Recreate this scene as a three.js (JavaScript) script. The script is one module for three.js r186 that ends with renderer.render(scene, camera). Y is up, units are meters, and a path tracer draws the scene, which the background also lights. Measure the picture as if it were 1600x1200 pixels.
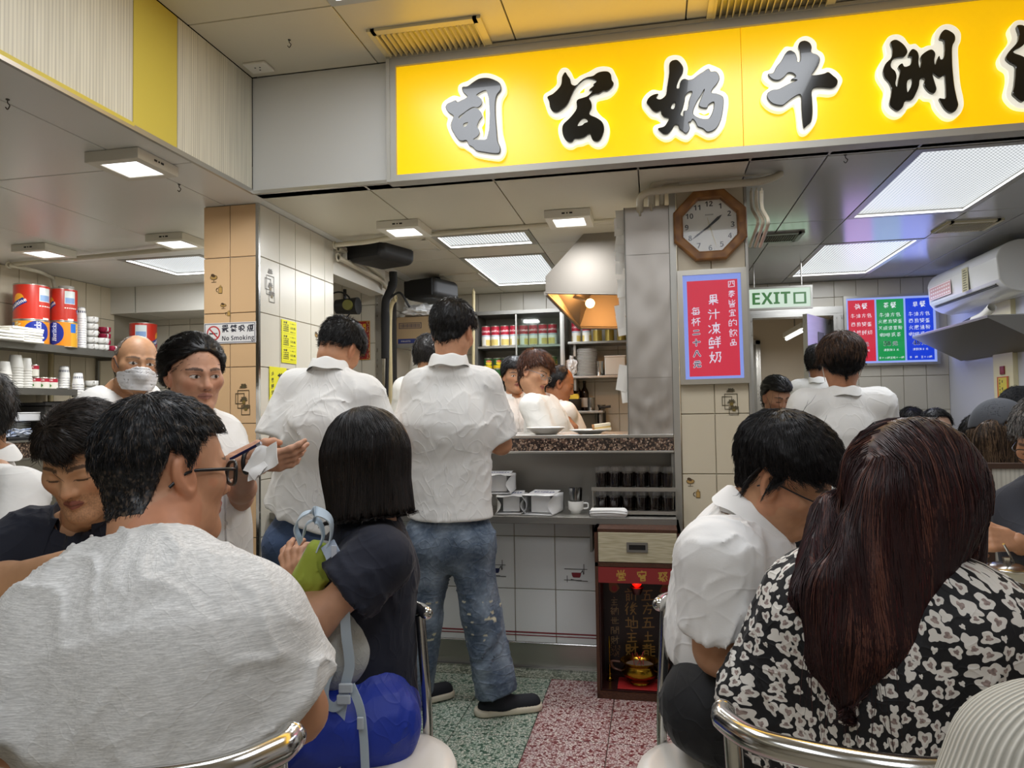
import * as THREE from 'three';
import { RoundedBoxGeometry } from 'three/addons/geometries/RoundedBoxGeometry.js';
import { mergeGeometries, mergeVertices } from 'three/addons/utils/BufferGeometryUtils.js';
import { RectAreaLightUniformsLib } from 'three/addons/lights/RectAreaLightUniformsLib.js';
import { createNoise3D } from 'simplex-noise';

// ---------------------------------------------------------------- camera, exposure, renderer
const scene = new THREE.Scene();
scene.background = new THREE.Color(0x000000);
const FOCAL = 1115, EYE = 1.25, D2R = Math.PI / 180;           // focal length in pixels of the 1600 x 1200 frame, eye height in metres
const camera = new THREE.PerspectiveCamera(2 * Math.atan(600 / FOCAL) / D2R, 4 / 3, 0.05, 60);
camera.position.set(0, EYE, 0);
camera.rotation.order = 'YXZ';
camera.rotation.set(2.1 * D2R, 11.3 * D2R, -0.86 * D2R);
camera.updateMatrixWorld(true);
scene.add(camera); camera.name = 'camera';
const renderer = new THREE.WebGLRenderer({ antialias: true });
renderer.toneMapping = THREE.LinearToneMapping;
renderer.toneMappingExposure = 1.15;
renderer.shadowMap.enabled = true;
RectAreaLightUniformsLib.init();
const LAMP = 78, PANEL = 7.4, SEAT = 6.6, SIGN = 1.15;            // radiance of the square lamps, the ceiling panels, the panels over the seats, the shop sign

// ---------------------------------------------------------------- helpers
const V = (x, y, z) => new THREE.Vector3(x, y, z);
let seed_ = 7;
const rnd = () => { seed_ = (seed_ + 0x6d2b79f5) | 0; let t = Math.imul(seed_ ^ (seed_ >>> 15), 1 | seed_); t = (t + Math.imul(t ^ (t >>> 7), 61 | t)) ^ t; return ((t ^ (t >>> 14)) >>> 0) / 4294967296; };
const rr = (a, b) => a + (b - a) * rnd();
const noise3 = createNoise3D(rnd);
const rayOf = (px, py) => V((px - 800) / FOCAL, (600 - py) / FOCAL, -1).applyQuaternion(camera.quaternion);
const W = (px, py, d) => rayOf(px, py).multiplyScalar(d).add(camera.position);                                     // at depth d along the view
const onZ = (px, py, z) => { const r = rayOf(px, py); return r.multiplyScalar(z / r.z).add(camera.position); };
const onY = (px, py, y) => { const r = rayOf(px, py); return r.multiplyScalar((y - EYE) / r.y).add(camera.position); };
const onX = (px, py, x) => { const r = rayOf(px, py); return r.multiplyScalar(x / r.x).add(camera.position); };
const taken = {};
const numbered = (n) => { taken[n] = (taken[n] ?? -1) + 1; return taken[n] ? n + '_' + String(taken[n]).padStart(3, '0') : n; };
function shade(o) { o.traverse((m) => { if (m.isMesh) { m.castShadow = true; m.receiveShadow = true; } }); return o; }
function thing(name, label, category, pos, turn = 0, group) {
  const o = new THREE.Group(); o.name = numbered(name); scene.add(o);
  if (pos) o.position.copy(Array.isArray(pos) ? V(...pos) : pos);
  o.rotation.y = turn; o.userData = { label, category };
  if (group) o.userData.group = group;
  return o;
}
function part(name, g, m, parent, pos, rot) {
  const o = new THREE.Mesh(Array.isArray(g) ? join(g) : g, m); o.name = name;
  if (pos) o.position.set(...(pos.isVector3 ? pos.toArray() : pos));
  if (rot) o.rotation.set(...rot);
  o.castShadow = o.receiveShadow = true; parent.add(o); return o;
}
function struct(name, g, m, pos, rot) { const o = part(name, g, m, scene, pos, rot); o.userData.kind = 'structure'; return o; }
function structGroup(name) { const o = new THREE.Group(); o.name = name; o.userData.kind = 'structure'; scene.add(o); return o; }
function dup(root, pos, label, turn) {
  const r = root.clone(); r.name = numbered(root.name.replace(/_\d+$/, '')); scene.add(r);
  r.userData = { ...root.userData }; if (label) r.userData.label = label;
  r.position.copy(Array.isArray(pos) ? V(...pos) : pos); if (turn !== undefined) r.rotation.y = turn; return r;
}
const clean = (g) => { g = g.index ? g.toNonIndexed() : g; for (const k of Object.keys(g.attributes)) if (!['position', 'normal', 'uv', 'color'].includes(k)) g.deleteAttribute(k); if (!g.attributes.uv) g.setAttribute('uv', new THREE.BufferAttribute(new Float32Array(g.attributes.position.count * 2), 2)); return g; };
const join = (list) => (list.length === 1 ? list[0] : mergeGeometries(list.map(clean)));
const box = (w, h, d, x = 0, y = 0, z = 0) => new THREE.BoxGeometry(w, h, d).translate(x, y, z);
const rbox = (w, h, d, r, x = 0, y = 0, z = 0, s = 2) => new RoundedBoxGeometry(w, h, d, s, Math.min(r, w / 2.01, h / 2.01, d / 2.01)).translate(x, y, z);
const cyl = (r1, r2, h, x = 0, y = 0, z = 0, n = 24) => new THREE.CylinderGeometry(r1, r2, h, n).translate(x, y, z);
const lathe = (pts, n = 32) => new THREE.LatheGeometry(pts.map(([x, y]) => new THREE.Vector2(x, y)), n);
const tube = (pts, r, n = 8, seg = 0, closed = false, tension = 0.5) => new THREE.TubeGeometry(new THREE.CatmullRomCurve3(pts.map((p) => (p.isVector3 ? p : V(...p))), closed, 'catmullrom', tension), seg || pts.length * 8, r, n, closed);
function pipe(pts, r, bend = 0.04, n = 10) {             // straight runs with rounded corners
  pts = pts.map((p) => (p.isVector3 ? p : V(...p)));
  const path = new THREE.CurvePath(); let last = pts[0];
  for (let i = 1; i < pts.length - 1; i++) {
    const a = pts[i].clone().add(last.clone().sub(pts[i]).setLength(Math.min(bend, last.distanceTo(pts[i]) / 2.2))), b = pts[i].clone().add(pts[i + 1].clone().sub(pts[i]).setLength(Math.min(bend, pts[i].distanceTo(pts[i + 1]) / 2.2)));
    path.add(new THREE.LineCurve3(last, a)); path.add(new THREE.QuadraticBezierCurve3(a, pts[i], b)); last = b;
  }
  path.add(new THREE.LineCurve3(last, pts.at(-1)));
  return new THREE.TubeGeometry(path, pts.length * 12, r, n, false);
}
const rod = (a, b, r, r2 = r, n = 12) => { const d = b.clone().sub(a), g = new THREE.CylinderGeometry(r2, r, d.length(), n); g.applyQuaternion(new THREE.Quaternion().setFromUnitVectors(V(0, 1, 0), d.clone().normalize())); return g.translate(...a.clone().add(b).multiplyScalar(0.5).toArray()); };
const M = (color, roughness = 0.6, o = {}) => new (Object.keys(o).some((k) => /clearcoat|sheen|transmission|thickness|ior|aniso|specular|attenuation/.test(k)) ? THREE.MeshPhysicalMaterial : THREE.MeshStandardMaterial)({ color, roughness, ...o });
function canvasTex(w, h, draw, opts = {}) {
  const c = document.createElement('canvas'); c.width = w; c.height = h; draw(c.getContext('2d'), w, h);
  const t = new THREE.CanvasTexture(c); if (!opts.data) t.colorSpace = THREE.SRGBColorSpace;
  t.wrapS = t.wrapT = THREE.RepeatWrapping; if (opts.repeat) t.repeat.set(...opts.repeat); return t;
}
function dataTex(w, h, f, opts = {}) {                  // f(x, y) gives [r, g, b] 0..255
  const a = new Uint8Array(w * h * 4);
  for (let y = 0, i = 0; y < h; y++) for (let x = 0; x < w; x++, i += 4) { const c = f(x, y); a[i] = c[0]; a[i + 1] = c[1]; a[i + 2] = c[2]; a[i + 3] = 255; }
  const t = new THREE.DataTexture(a, w, h); t.magFilter = THREE.LinearFilter; t.minFilter = THREE.LinearFilter; t.wrapS = t.wrapT = THREE.RepeatWrapping;
  if (!opts.data) t.colorSpace = THREE.SRGBColorSpace; if (opts.repeat) t.repeat.set(...opts.repeat); t.needsUpdate = true; return t;
}
const metreUV = (g, s = 1) => {                           // box-mapped uv in metres
  const p = g.attributes.position, n = g.attributes.normal, uv = new Float32Array(p.count * 2);
  for (let i = 0; i < p.count; i++) { const ax = Math.abs(n.getX(i)), ay = Math.abs(n.getY(i)), az = Math.abs(n.getZ(i)); const [a, b] = ax > ay && ax > az ? [p.getZ(i), p.getY(i)] : ay > az ? [p.getX(i), p.getZ(i)] : [p.getX(i), p.getY(i)]; uv[2 * i] = a * s; uv[2 * i + 1] = b * s; }
  g.setAttribute('uv', new THREE.BufferAttribute(uv, 2)); return g;
};
// strokes of the written characters on a 0..9 grid, y down; each stroke is a run of xy digit pairs
const STROKES = {
  四: '1118 118188 413526 616475 1888', 季: '6121 1282 4144 4215 4285 2565 6547 474938 1777', 皆: '1015 1232 1534 5055 8163 558584 4536 2629 267679 2777 2979', 宜: '4051 1113 118183 3338 336368 3464 3666 1888',
  的: '2011 0208 023238 0535 0838 6043 52929887 6576', 飲: '2003 2043 1333 1419 143436 1636 1939 3747 6143 529294 7459 7499', 品: '3134 316164 3464 1518 154548 1848 5558 558588 5888', 果: '2125 217175 2575 2373 1686 4149 4618 4688',
  汁: '1122 0324 1926 3494 6169', 凍: '0213 0826 3292 4346 438386 4686 6069 6639 6699', 鮮: '2002 1131 0306 034346 0646 2326 0908 1918 2928 3938 6071 9081 5292 5494 5696 7279', 奶: '201548 332609 0343 519184 84958978 616549',
  每: '3012 2181 2328 238388 0696 2888 5444 5747', 杯: '0242 2029 2306 2345 5191 7246 7379 7495', 二: '2373 1787', 十: '1484 4148', 八: '4218 526588', 元: '2272 1484 343618 54588887', 一: '1585',
  快: '2029 0405 3142 438386 3696 6066 6639 6699', 餐: '1040 2003 134205 5080 8054 5084 4415 4485 2666 2629 266668 2767 2868 2949 6889', 茶: '1181 3032 6062 4216 4286 2666 4549 3728 6778', 早: '2125 217175 2373 2575 1787 4549',
  牛: '3013 2272 0696 4049', 油: '1122 0324 1926 4248 428288 4585 4888 6068', 方: '4051 1282 4218 4575 756858', 包: '3003 217176 2363 6365 2565 23289886', 西: '1181 1318 138388 1888 413526 616484', 煎: '2031 6051 1282 2327 234347 2545 6367 8388 1829 3839 5859 7889',
  雙: '1002 1115 1141 1343 1545 6052 6165 6191 6393 6595 267619 3689', 蛋: '1181 4144 4363 3105 2485 2628 267678 2878 4549 1989', 火: '404519 4589 2315 8265', 腿: '1109 113139 1333 1535 5156 518184 5282 5484 5575 4042 4346 3999', 叉: '1181 8118 2288 4344',
  燒: '2109 2539 0314 6062 4191 5354 7374 3494 4696 5649 7679 7999', 湯: '1122 0324 1926 4144 418184 4282 4484 3696 5639 568979 6858', 意: '4041 1181 3132 6152 0292 2427 247477 2575 2777 1819 38398988 5868', 粉: '1012 4031 0343 2029 2406 2446 6144 7194 4585 857968 6548',
  通: '4181 8162 4348 438388 4585 4686 6368 1021 0323 2327 2719 3999', 咖: '0206 022226 0626 325248 404428 7278 729298 7898', 啡: '0206 022226 0626 5159 3252 3454 3656 7179 7292 7494 7696', 或: '1181 2326 234346 2646 1848 507699 8447 7081',
  加: '024248 202509 5258 528288 5888', 時: '0108 012128 0424 0828 4191 6063 3393 3595 8488 4657', 至: '1181 4134 3474 6374 2676 4649 1989', 冷: '0213 0826 6035 6095 5373 4676 7657', 熱: '1141 2025 0343 0545 5181 8176 6054 6474 1829 3839 5859 7889',
  供: '2003 1319 4393 5056 7076 3696 5839 7899', 晚: '0107 012127 0424 0727 6042 5181 4345 438385 4585 6549 7579 7999', 口: '2228 228288 2888', 嚴: '1012 104042 1242 5052 508082 5282 0494 1419 2545 2646 2747 3439 6455 7594 6479 5699', 禁: '1141 2025 2103 2142 5191 7075 7153 7194 2656 1787 4749 3829 5889',
  吸: '0206 022226 0626 317163 638385 8538 4129 4589', 煙: '2109 2539 0314 3191 4246 428286 4686 5155 7175 4787 6669 3999', 聚: '0141 1115 3116 1333 0646 5181 8155 5285 4547 2638 4649 2718 7688 6957', 寶: '4051 0103 018183 1434 1535 2337 5484 6465 4575 3639 367679 3777 3979',
  堂: '4042 1022 7062 0305 038385 2426 246466 2666 2777 4649 1989', 五: '1181 4128 2464 6468 0898', 土: '2474 4148 1888', 龍: '3031 0151 1122 4132 0353 1519 154549 1747 6062 6292 6264 6494 6469 6999 7696', 神: '2021 0343 4306 2429 2546 5258 528288 5585 5888 7079',
  前: '2031 6051 0292 1419 143439 1636 1838 5458 8489', 後: '2003 2306 1419 6044 4464 8153 5393 5646 7549 5589', 地: '0343 2127 0838 4349 6067 4494 9496 4999 9997', 主: '4051 1383 2676 4349 1989', 財: '0106 013136 0333 0434 0636 1709 2739 4393 7079 7346',
  納: '2002 0232 3205 0535 2529 1618 3748 4249 429299 7055 7266', 世: '0494 2128 4146 6166 4666 2898', 間: '0109 0131 3134 0232 0434 6164 619199 6393 6494 3538 356568 3666 3868', 開: '0109 0131 3134 0232 0434 6164 619199 6393 6494 3666 2777 4649 6669', 工: '1181 4148 0898', 大: '0393 4045 4519 4589', 吉: '1282 4044 2464 2628 267678 2878', 天: '1282 0595 4245 4519 4589', 下: '1181 4149 5475', 接: '2029 0242 0645 6061 4191 5254 7274 3494 5747 6689 3797 7549', 引: '1141 4143 1343 1316 1646 4639 7079', 進: '6042 5157 5191 5393 5595 5797 1021 0323 2327 2719 3999',
};
function han(g, ch, x, y, s, lw = 0.1, slant = 0.08) {             // one character, brush-like strokes, top left at x, y
  const st = STROKES[ch]; g.lineCap = 'round'; g.lineJoin = 'round';
  if (!st) { g.save(); g.font = `bold ${s * 0.95}px sans-serif`; g.fillText(ch, x + s * 0.12, y + s * 0.88); g.restore(); return; }
  const u = s / 10;
  for (const q of st.split(' ')) {
    g.beginPath(); g.lineWidth = s * lw;
    for (let i = 0; i < q.length; i += 2) { const a = +q[i] + 0.5, b = +q[i + 1] + 0.5; g[i ? 'lineTo' : 'moveTo'](x + a * u, y + (b + (5 - a) * slant) * u); }
    g.stroke();
  }
}
function hanRow(g, text, x, y, s, step, lw, vertical) { [...text].forEach((c, i) => han(g, c, vertical ? x : x + i * step, vertical ? y + i * step : y, s, lw)); }
const COLOR = (hex) => new THREE.Color(hex);
function rectLight(w, h, color, intensity, parent, pos, look) {
  const l = new THREE.RectAreaLight(color, intensity, w, h); l.name = 'light'; l.position.set(...pos); parent.add(l);
  const t = V(...look); parent.updateMatrixWorld(true); l.lookAt(parent.localToWorld(t)); return l;
}
// ---------------------------------------------------------------- materials of the shell
function terrazzo(base, chips, n, seed) {
  const S = 768, G = 44, cell = S / G, pts = []; let s0 = seed_; seed_ = seed;
  for (let i = 0; i < G * G; i++) pts.push([rnd(), rnd(), rnd(), rnd()]); seed_ = s0;
  return dataTex(S, S, (x, y) => {
    const gx = Math.floor(x / cell), gy = Math.floor(y / cell); let d1 = 9, d2 = 9, id = 0;
    for (let j = -1; j < 2; j++) for (let i = -1; i < 2; i++) {
      const k = ((gy + j + G) % G) * G + ((gx + i + G) % G), p = pts[k], dx = gx + i + p[0] - x / cell, dy = gy + j + p[1] - y / cell, d = Math.hypot(dx, dy) * (0.8 + 0.5 * p[2]);
      if (d < d1) { d2 = d1; d1 = d; id = k; } else if (d < d2) d2 = d;
    }
    const p = pts[id], chip = d2 - d1 > 0.13 && p[3] > 0.1;
    const w = noise3(x * 0.05, y * 0.05, seed) * 8;
    return chip ? chips[Math.floor(p[2] * chips.length)].map((c) => c + w - 12 * p[3]) : base.map((c) => c + w);
  });
}
const terGreen = terrazzo([66, 92, 76], [[190, 198, 184], [164, 178, 162], [200, 200, 186], [128, 148, 130]], 0, 11), terRed = terrazzo([112, 46, 48], [[206, 190, 186], [190, 165, 162], [214, 204, 196], [160, 120, 116]], 0, 12), terGrey = terrazzo([78, 88, 74], [[180, 184, 168], [150, 158, 140], [196, 196, 180], [128, 132, 112]], 0, 13);
const floorMat = [terGreen, terRed, terGrey].map((map) => M(0xffffff, 0.42, { map }));
const grainTex = (a, b, sx, sy, seed, n = 256) => dataTex(n, n, (x, y) => { const v = noise3(Math.cos(x / n * 6.283) * sx, Math.sin(x / n * 6.283) * sx, y * sy + seed) * 0.5 + 0.5; return a.map((c, i) => c + (b[i] - c) * v); });
const tileMats = (hex, n = 3, rough = 0.22) => Array.from({ length: n }, () => { const c = COLOR(hex); const k = rr(0.93, 1.03); return M(c.multiplyScalar(k), rough + rr(0, 0.08)); });
const creamTiles = tileMats(0xd9cdb4), peachTiles = tileMats(0xe0bb8e), paleTiles = tileMats(0xd8d3c4), whiteTiles = tileMats(0xdadcda), greyTiles = tileMats(0xbdb7a8);
const grout = M(0x9c9482, 0.9), steelRough = dataTex(256, 256, (x, y) => { const v = 92 + 14 * noise3(x * 0.01, y * 0.25, 3) + 22 * noise3(x * 0.012, y * 0.012, 9); return [v, v, v]; }, { data: true });
const steel = M(0xb4b2ac, 1.0, { metalness: 1, roughnessMap: steelRough }), steelDull = M(0x8e8c86, 0.5, { metalness: 0.9 }), chrome = M(0xc9c9c6, 0.16, { metalness: 1 }), alu = M(0xb9b7b0, 0.38, { metalness: 0.85 }), black = M(0x111111, 0.45), plasticWhite = M(0xe6e3d8, 0.45), slabGrey = M(0xb5b2ab, 0.9);
const ribTex = dataTex(256, 64, (x, y) => { const v = 236 - (x % 8 < 3 ? 20 : 0) - 10 * noise3(x * 0.09, y * 0.02, 1); return [v, v - 4, v - 16]; });
const fascia = M(0xf0efe6, 0.5, { map: ribTex }), fasciaPlain = M(0xd3d3cf, 0.5), yellowPaint = M(0xd8c552, 0.5), panelWhite = M(0xe4e4e0, 0.3), panelWarm = M(0xd2ccba, 0.36), panelGrey = M(0xa6a6a4, 0.16), panelBack = M(0xd6d3c8, 0.42);
const granite = M(0xffffff, 0.25, { map: terrazzo([52, 42, 38], [[150, 125, 105], [96, 80, 70], [60, 50, 46], [185, 160, 140], [40, 34, 32], [120, 92, 78]], 0, 15) });

// ---------------------------------------------------------------- floor of terrazzo tiles
const floor = structGroup('floor');
part('floor_slab', box(8.4, 0.1, 10.2, -0.9, -0.062, -2.4), grout, floor);
{
  const vary = [0, 1, 2].map((k) => Array.from({ length: 4 }, (_, v) => { const g = rbox(0.297, 0.02, 0.297, 0.0015, 0, -0.01, 0, 1), uv = g.attributes.uv, p = g.attributes.position; for (let i = 0; i < uv.count; i++) uv.setXY(i, p.getX(i) / 0.44 + v * 0.27, p.getZ(i) / 0.44 + v * 0.61); return g; }));
  for (let i = -5; i < 5; i++) for (let j = 0; j < 8; j++) {
    const x = -0.5 + 0.3 * i + 0.15, z = -3.33 + 0.3 * j + 0.15, k = i === 0 || i === 1 ? 1 : i > 1 || i >= -2 ? ((i * 7 + j * 3) % 5 === 0 ? 2 : 0) : 2;
    part('tile', vary[k][(i * 3 + j * 5 + 40) % 4], floorMat[k], floor, [x, rr(-0.0006, 0.0006), z]);
  }
  part('tile_strip', metreUV(box(1.9, 0.02, 0.29, -0.6, -0.01, -3.48), 2.2), floorMat[2], floor);
}
// ---------------------------------------------------------------- ceilings
function panels(parent, x0, x1, z0, z1, xs, zs, y, m, skip = []) {
  const X = [x0, ...xs.filter((v) => v > x0 && v < x1), x1], Z = [z0, ...zs.filter((v) => v > z0 && v < z1), z1];
  for (let i = 0; i + 1 < X.length; i++) for (let j = 0; j + 1 < Z.length; j++) {
    const cx = (X[i] + X[i + 1]) / 2, cz = (Z[j] + Z[j + 1]) / 2;
    if (skip.some(([a, b, c, d]) => cx > a && cx < b && cz > c && cz < d)) continue;
    part('ceiling_panel', rbox(X[i + 1] - X[i] - 0.006, 0.02, Z[j + 1] - Z[j] - 0.006, 0.002, 0, 0.01, 0, 1), Array.isArray(m) ? m[(i + j) % m.length] : m, parent, [cx, y, cz]);
  }
}
const LOW = 2.3, HIGH = 2.86, SZ = -3.06, FX = -1.86;
const ceiling = structGroup('ceiling');
part('ceiling_slab', [box(4.6, 0.12, 6, 0.44, HIGH + 0.082, SZ + 2.9), box(2.6, 0.12, 8.4, -3.18, LOW + 0.082, -1.6), box(4.4, 0.12, 3.6, 0.3, LOW + 0.082, -4.93)], slabGrey, ceiling);
panels(ceiling, FX, 2.5, SZ, 2.5, [-1.22, -0.56, 0.16, 0.82, 1.48, 2.14], [-2.58, -1.4, -0.2, 1, 2.2], HIGH, [panelWarm], [[-1.22, -0.56, -2.58, -1.4], [0.16, 0.82, -2.58, -1.4], [-1.22, -0.56, -0.2, 1], [0.16, 0.82, -0.2, 1]]);
const ceilingLeft = structGroup('ceiling_left');
panels(ceilingLeft, -4.4, FX, -5.5, 2.5, [-3.52, -2.9, -2.1], [-4.75, -4.15, -2.62, -1.4, -0.2, 1], LOW, [panelWhite], [[-3.52, -2.9, -4.75, -4.15]]);
const ceilingBack = structGroup('ceiling_kitchen');
panels(ceilingBack, FX, 0.42, -6.5, SZ - 0.02, [-1.3, -0.7, -0.05], [-5.87, -4.7, -4.43, -4.07], LOW, [panelWarm], [[-1.3, -0.7, -5.87, -4.7], [-1.3, -0.7, -4.43, -4.07]]);
const ceilingRight = structGroup('ceiling_right');
panels(ceilingRight, 0.42, 2.45, -6.6, SZ - 0.02, [0.736, 1.08, 1.7, 2.03], [-6.12, -4.92, -4.29, -3.18], LOW, [panelGrey], [[1.08, 1.7, -6.12, -4.92], [1.08, 1.7, -4.29, -3.18]]);

// prismatic light panel set into a ceiling opening
const lensTex = (fn) => dataTex(128, 128, (x, y) => { const v = fn(x, y); return [v * 0.97, v * 0.99, v]; });
const lensDots = lensTex((x, y) => 175 + 40 * Math.sin(x / 8 * 3.1416) * Math.sin(y / 8 * 3.1416) + 40 * ((x >> 3) & 1)), lensRibs = lensTex((x) => 190 + 62 * Math.sin(x / 8 * 3.1416));
function lightPanel(x0, x1, z0, z1, y, tex, rep, k, label, lightK = 1) {
  const o = thing('ceiling_light_panel', label, 'ceiling light', [(x0 + x1) / 2, y, (z0 + z1) / 2], 0), w = x1 - x0, d = z1 - z0, f = 0.035;
  part('frame', [box(w, 0.03, f, 0, 0.012, d / 2 - f / 2), box(w, 0.03, f, 0, 0.012, -d / 2 + f / 2), box(f, 0.03, d - 2 * f, w / 2 - f / 2, 0.012, 0), box(f, 0.03, d - 2 * f, -w / 2 + f / 2, 0.012, 0)], alu, o);
  const t = tex.clone(); t.repeat.set(...rep);
  part('lens', box(w - 2 * f, 0.012, d - 2 * f, 0, 0.022, 0), M(0x8a8f92, 0.35, { emissive: 0xffffff, emissiveMap: t, emissiveIntensity: k }), o);
  part('housing', box(w - 0.01, 0.004, d - 0.01, 0, 0.03, 0), M(0xdddddd, 0.7), o);
  rectLight(w - 2 * f, d - 2 * f, 0xf4f8ff, PANEL * lightK, o, [0, 0.008, 0], [0, -1, 0]);
  return o;
}
lightPanel(-1.3, -0.7, -5.87, -4.7, LOW, lensRibs, [3.5, 1], 1.15, 'large ribbed ceiling light panel deep in the kitchen beside the exhaust hood', 1.15);
lightPanel(-1.3, -0.7, -4.43, -4.07, LOW, lensRibs, [3.5, 1], 1.0, 'short ribbed ceiling light panel behind the square lamp over the counter', 1.1);
lightPanel(1.08, 1.7, -4.29, -3.18, LOW, lensDots, [4, 6], 1.05, 'large prismatic ceiling light panel just behind the yellow sign', 0.8);
lightPanel(1.08, 1.7, -6.12, -4.92, LOW, lensRibs, [3.5, 1], 1.05, 'prismatic ceiling light panel in front of the menu board', 0.8);
lightPanel(-3.52, -2.9, -4.75, -4.15, LOW, lensDots, [4, 4], 0.95, 'prismatic ceiling light panel beside the tiled pillar over the drinks station', 1.9);
for (const [a, b, c, d] of [[-1.22, -0.56, -2.58, -1.4], [0.16, 0.82, -2.58, -1.4], [-1.22, -0.56, -0.2, 1], [0.16, 0.82, -0.2, 1]]) { const o = lightPanel(a, b, c, d, HIGH, lensDots, [4, 8], 1.1, 'prismatic light panel in the high ceiling over the dining tables', SEAT / PANEL); o.userData.group = 'light panels over the dining tables'; }

// square surface lamps
const lampFace = M(0xffffff, 0.4, { emissive: 0xffffff, emissiveIntensity: 2.2 }), lampBody = M(0xdcd8cc, 0.5);
function squareLamp(x, z, label, turn = 0) {
  const o = thing('square_lamp', label, 'ceiling lamp', [x, LOW, z], turn), s = 0.235, f = 0.17;
  const sh = new THREE.Shape([[-s / 2, -s / 2], [s / 2, -s / 2], [s / 2, s / 2], [-s / 2, s / 2]].map((p) => new THREE.Vector2(...p)));
  sh.holes.push(new THREE.Path([[-f / 2, -f / 2], [-f / 2, f / 2], [f / 2, f / 2], [f / 2, -f / 2]].map((p) => new THREE.Vector2(...p))));
  part('housing', [new THREE.ExtrudeGeometry(sh, { depth: 0.038, bevelEnabled: true, bevelSize: 0.003, bevelThickness: 0.003, bevelSegments: 2 }).rotateX(Math.PI / 2).translate(0, -0.004, 0), box(s - 0.01, 0.004, s - 0.01, 0, -0.004, 0)], lampBody, o);
  part('diffuser', box(f - 0.002, 0.006, f - 0.002, 0, -0.037, 0), lampFace, o);
  for (const dx of [-0.02, 0.02]) part('vent_slot', box(0.016, 0.008, 0.003, dx, -0.022, s / 2 + 0.003), black, o);
  part('switch_dot', cyl(0.004, 0.004, 0.004, 0, 0, 0, 12).rotateX(Math.PI / 2).translate(0, -0.022, s / 2 + 0.003), black, o);
  rectLight(f - 0.01, f - 0.01, 0xffffff, LAMP, o, [0, -0.046, 0], [0, -2, 0]);
  return o;
}
squareLamp(-2.075, -2.53, 'square white surface lamp right under the yellow and white fascia', Math.PI / 2);
squareLamp(-3.69, -3.74, 'square white surface lamp over the shelf of red tins');
squareLamp(-2.75, -3.72, 'square white surface lamp beside the No Smoking pillar');
squareLamp(-1.36, -3.79, 'square white surface lamp over the waiters, beside the short ribbed panel');
squareLamp(-0.43, -3.81, 'square white surface lamp next to the exhaust hood');

// ---------------------------------------------------------------- walls
function tileGrid(parent, at, us, vs, m, gap = 0.004, thick = 0.008) {       // at(u, v) gives the position, u along the wall, v up
  const cache = {};
  for (let i = 0; i + 1 < us.length; i++) for (let j = 0; j + 1 < vs.length; j++) {
    const w = Math.abs(us[i + 1] - us[i]) - gap, h = Math.abs(vs[j + 1] - vs[j]) - gap, key = w.toFixed(3) + h.toFixed(3);
    const g = (cache[key] ??= rbox(w, h, thick, 0.002, 0, 0, 0, 1)), [p, ry] = at((us[i] + us[i + 1]) / 2, (vs[j] + vs[j + 1]) / 2);
    const t = part('tile', g, m[Math.floor(rnd() * m.length)], parent, p, [0, ry, 0]);
    t.rotation.x = rr(-0.002, 0.002); t.rotation.y += rr(-0.002, 0.002);
  }
}
const steps = (a, b, s) => { const o = [a]; const n = Math.max(1, Math.round(Math.abs(b - a) / s)); for (let i = 1; i <= n; i++) o.push(a + ((b - a) * i) / n); return o; };
const ROWS = [0, 0.084, 0.364, 0.644, 0.924, 1.204, 1.484, 1.755, 2.035, 2.298];
const stain = (pos, ry, parent, tex, w, h, name = 'tile_print') => { const o = part(name, new THREE.PlaneGeometry(w, h), M(0xffffff, 0.35, { map: tex, transparent: true, alphaTest: 0.02, polygonOffset: true, polygonOffsetFactor: -1 }), parent, pos); o.rotation.y = ry; return o; };
// printed kitchen motifs on the tiles
const motif = (fn) => canvasTex(128, 160, (g) => { g.clearRect(0, 0, 128, 160); fn(g); });
const plantPrint = motif((g) => { g.strokeStyle = '#5b5138'; g.fillStyle = '#7d6a35'; g.lineWidth = 2; g.strokeRect(30, 50, 60, 70); g.strokeRect(18, 62, 46, 40); g.strokeRect(50, 110, 44, 36); for (const [x, y] of [[60, 40], [62, 92], [72, 122]]) for (let k = 0; k < 16; k++) { const a = -Math.PI * (k / 15), l = 12 + (k * 7) % 12; g.beginPath(); g.moveTo(x, y); g.quadraticCurveTo(x + Math.cos(a) * l * 0.6, y + Math.sin(a) * l, x + Math.cos(a) * l, y + Math.sin(a) * l * 0.7); g.stroke(); } g.fillRect(54, 90, 16, 14); g.fillRect(66, 120, 14, 10); });
const birdPrint = motif((g) => { g.strokeStyle = '#6a5736'; g.lineWidth = 2; g.fillStyle = '#b38f52'; g.beginPath(); g.ellipse(44, 40, 22, 11, 0, 0, 7); g.fill(); g.stroke(); g.fillStyle = '#54402a'; g.beginPath(); g.ellipse(40, 30, 14, 8, 0.4, 0, 7); g.fill(); g.beginPath(); g.moveTo(44, 50); g.lineTo(44, 64); g.moveTo(30, 65); g.lineTo(60, 65); g.stroke(); g.fillStyle = '#c09a58'; g.fillRect(76, 94, 22, 32); g.strokeRect(76, 94, 22, 32); g.beginPath(); g.arc(70, 108, 10, 1.6, 4.7); g.stroke(); g.beginPath(); g.arc(87, 88, 5, 0, 7); g.fill(); });
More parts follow.
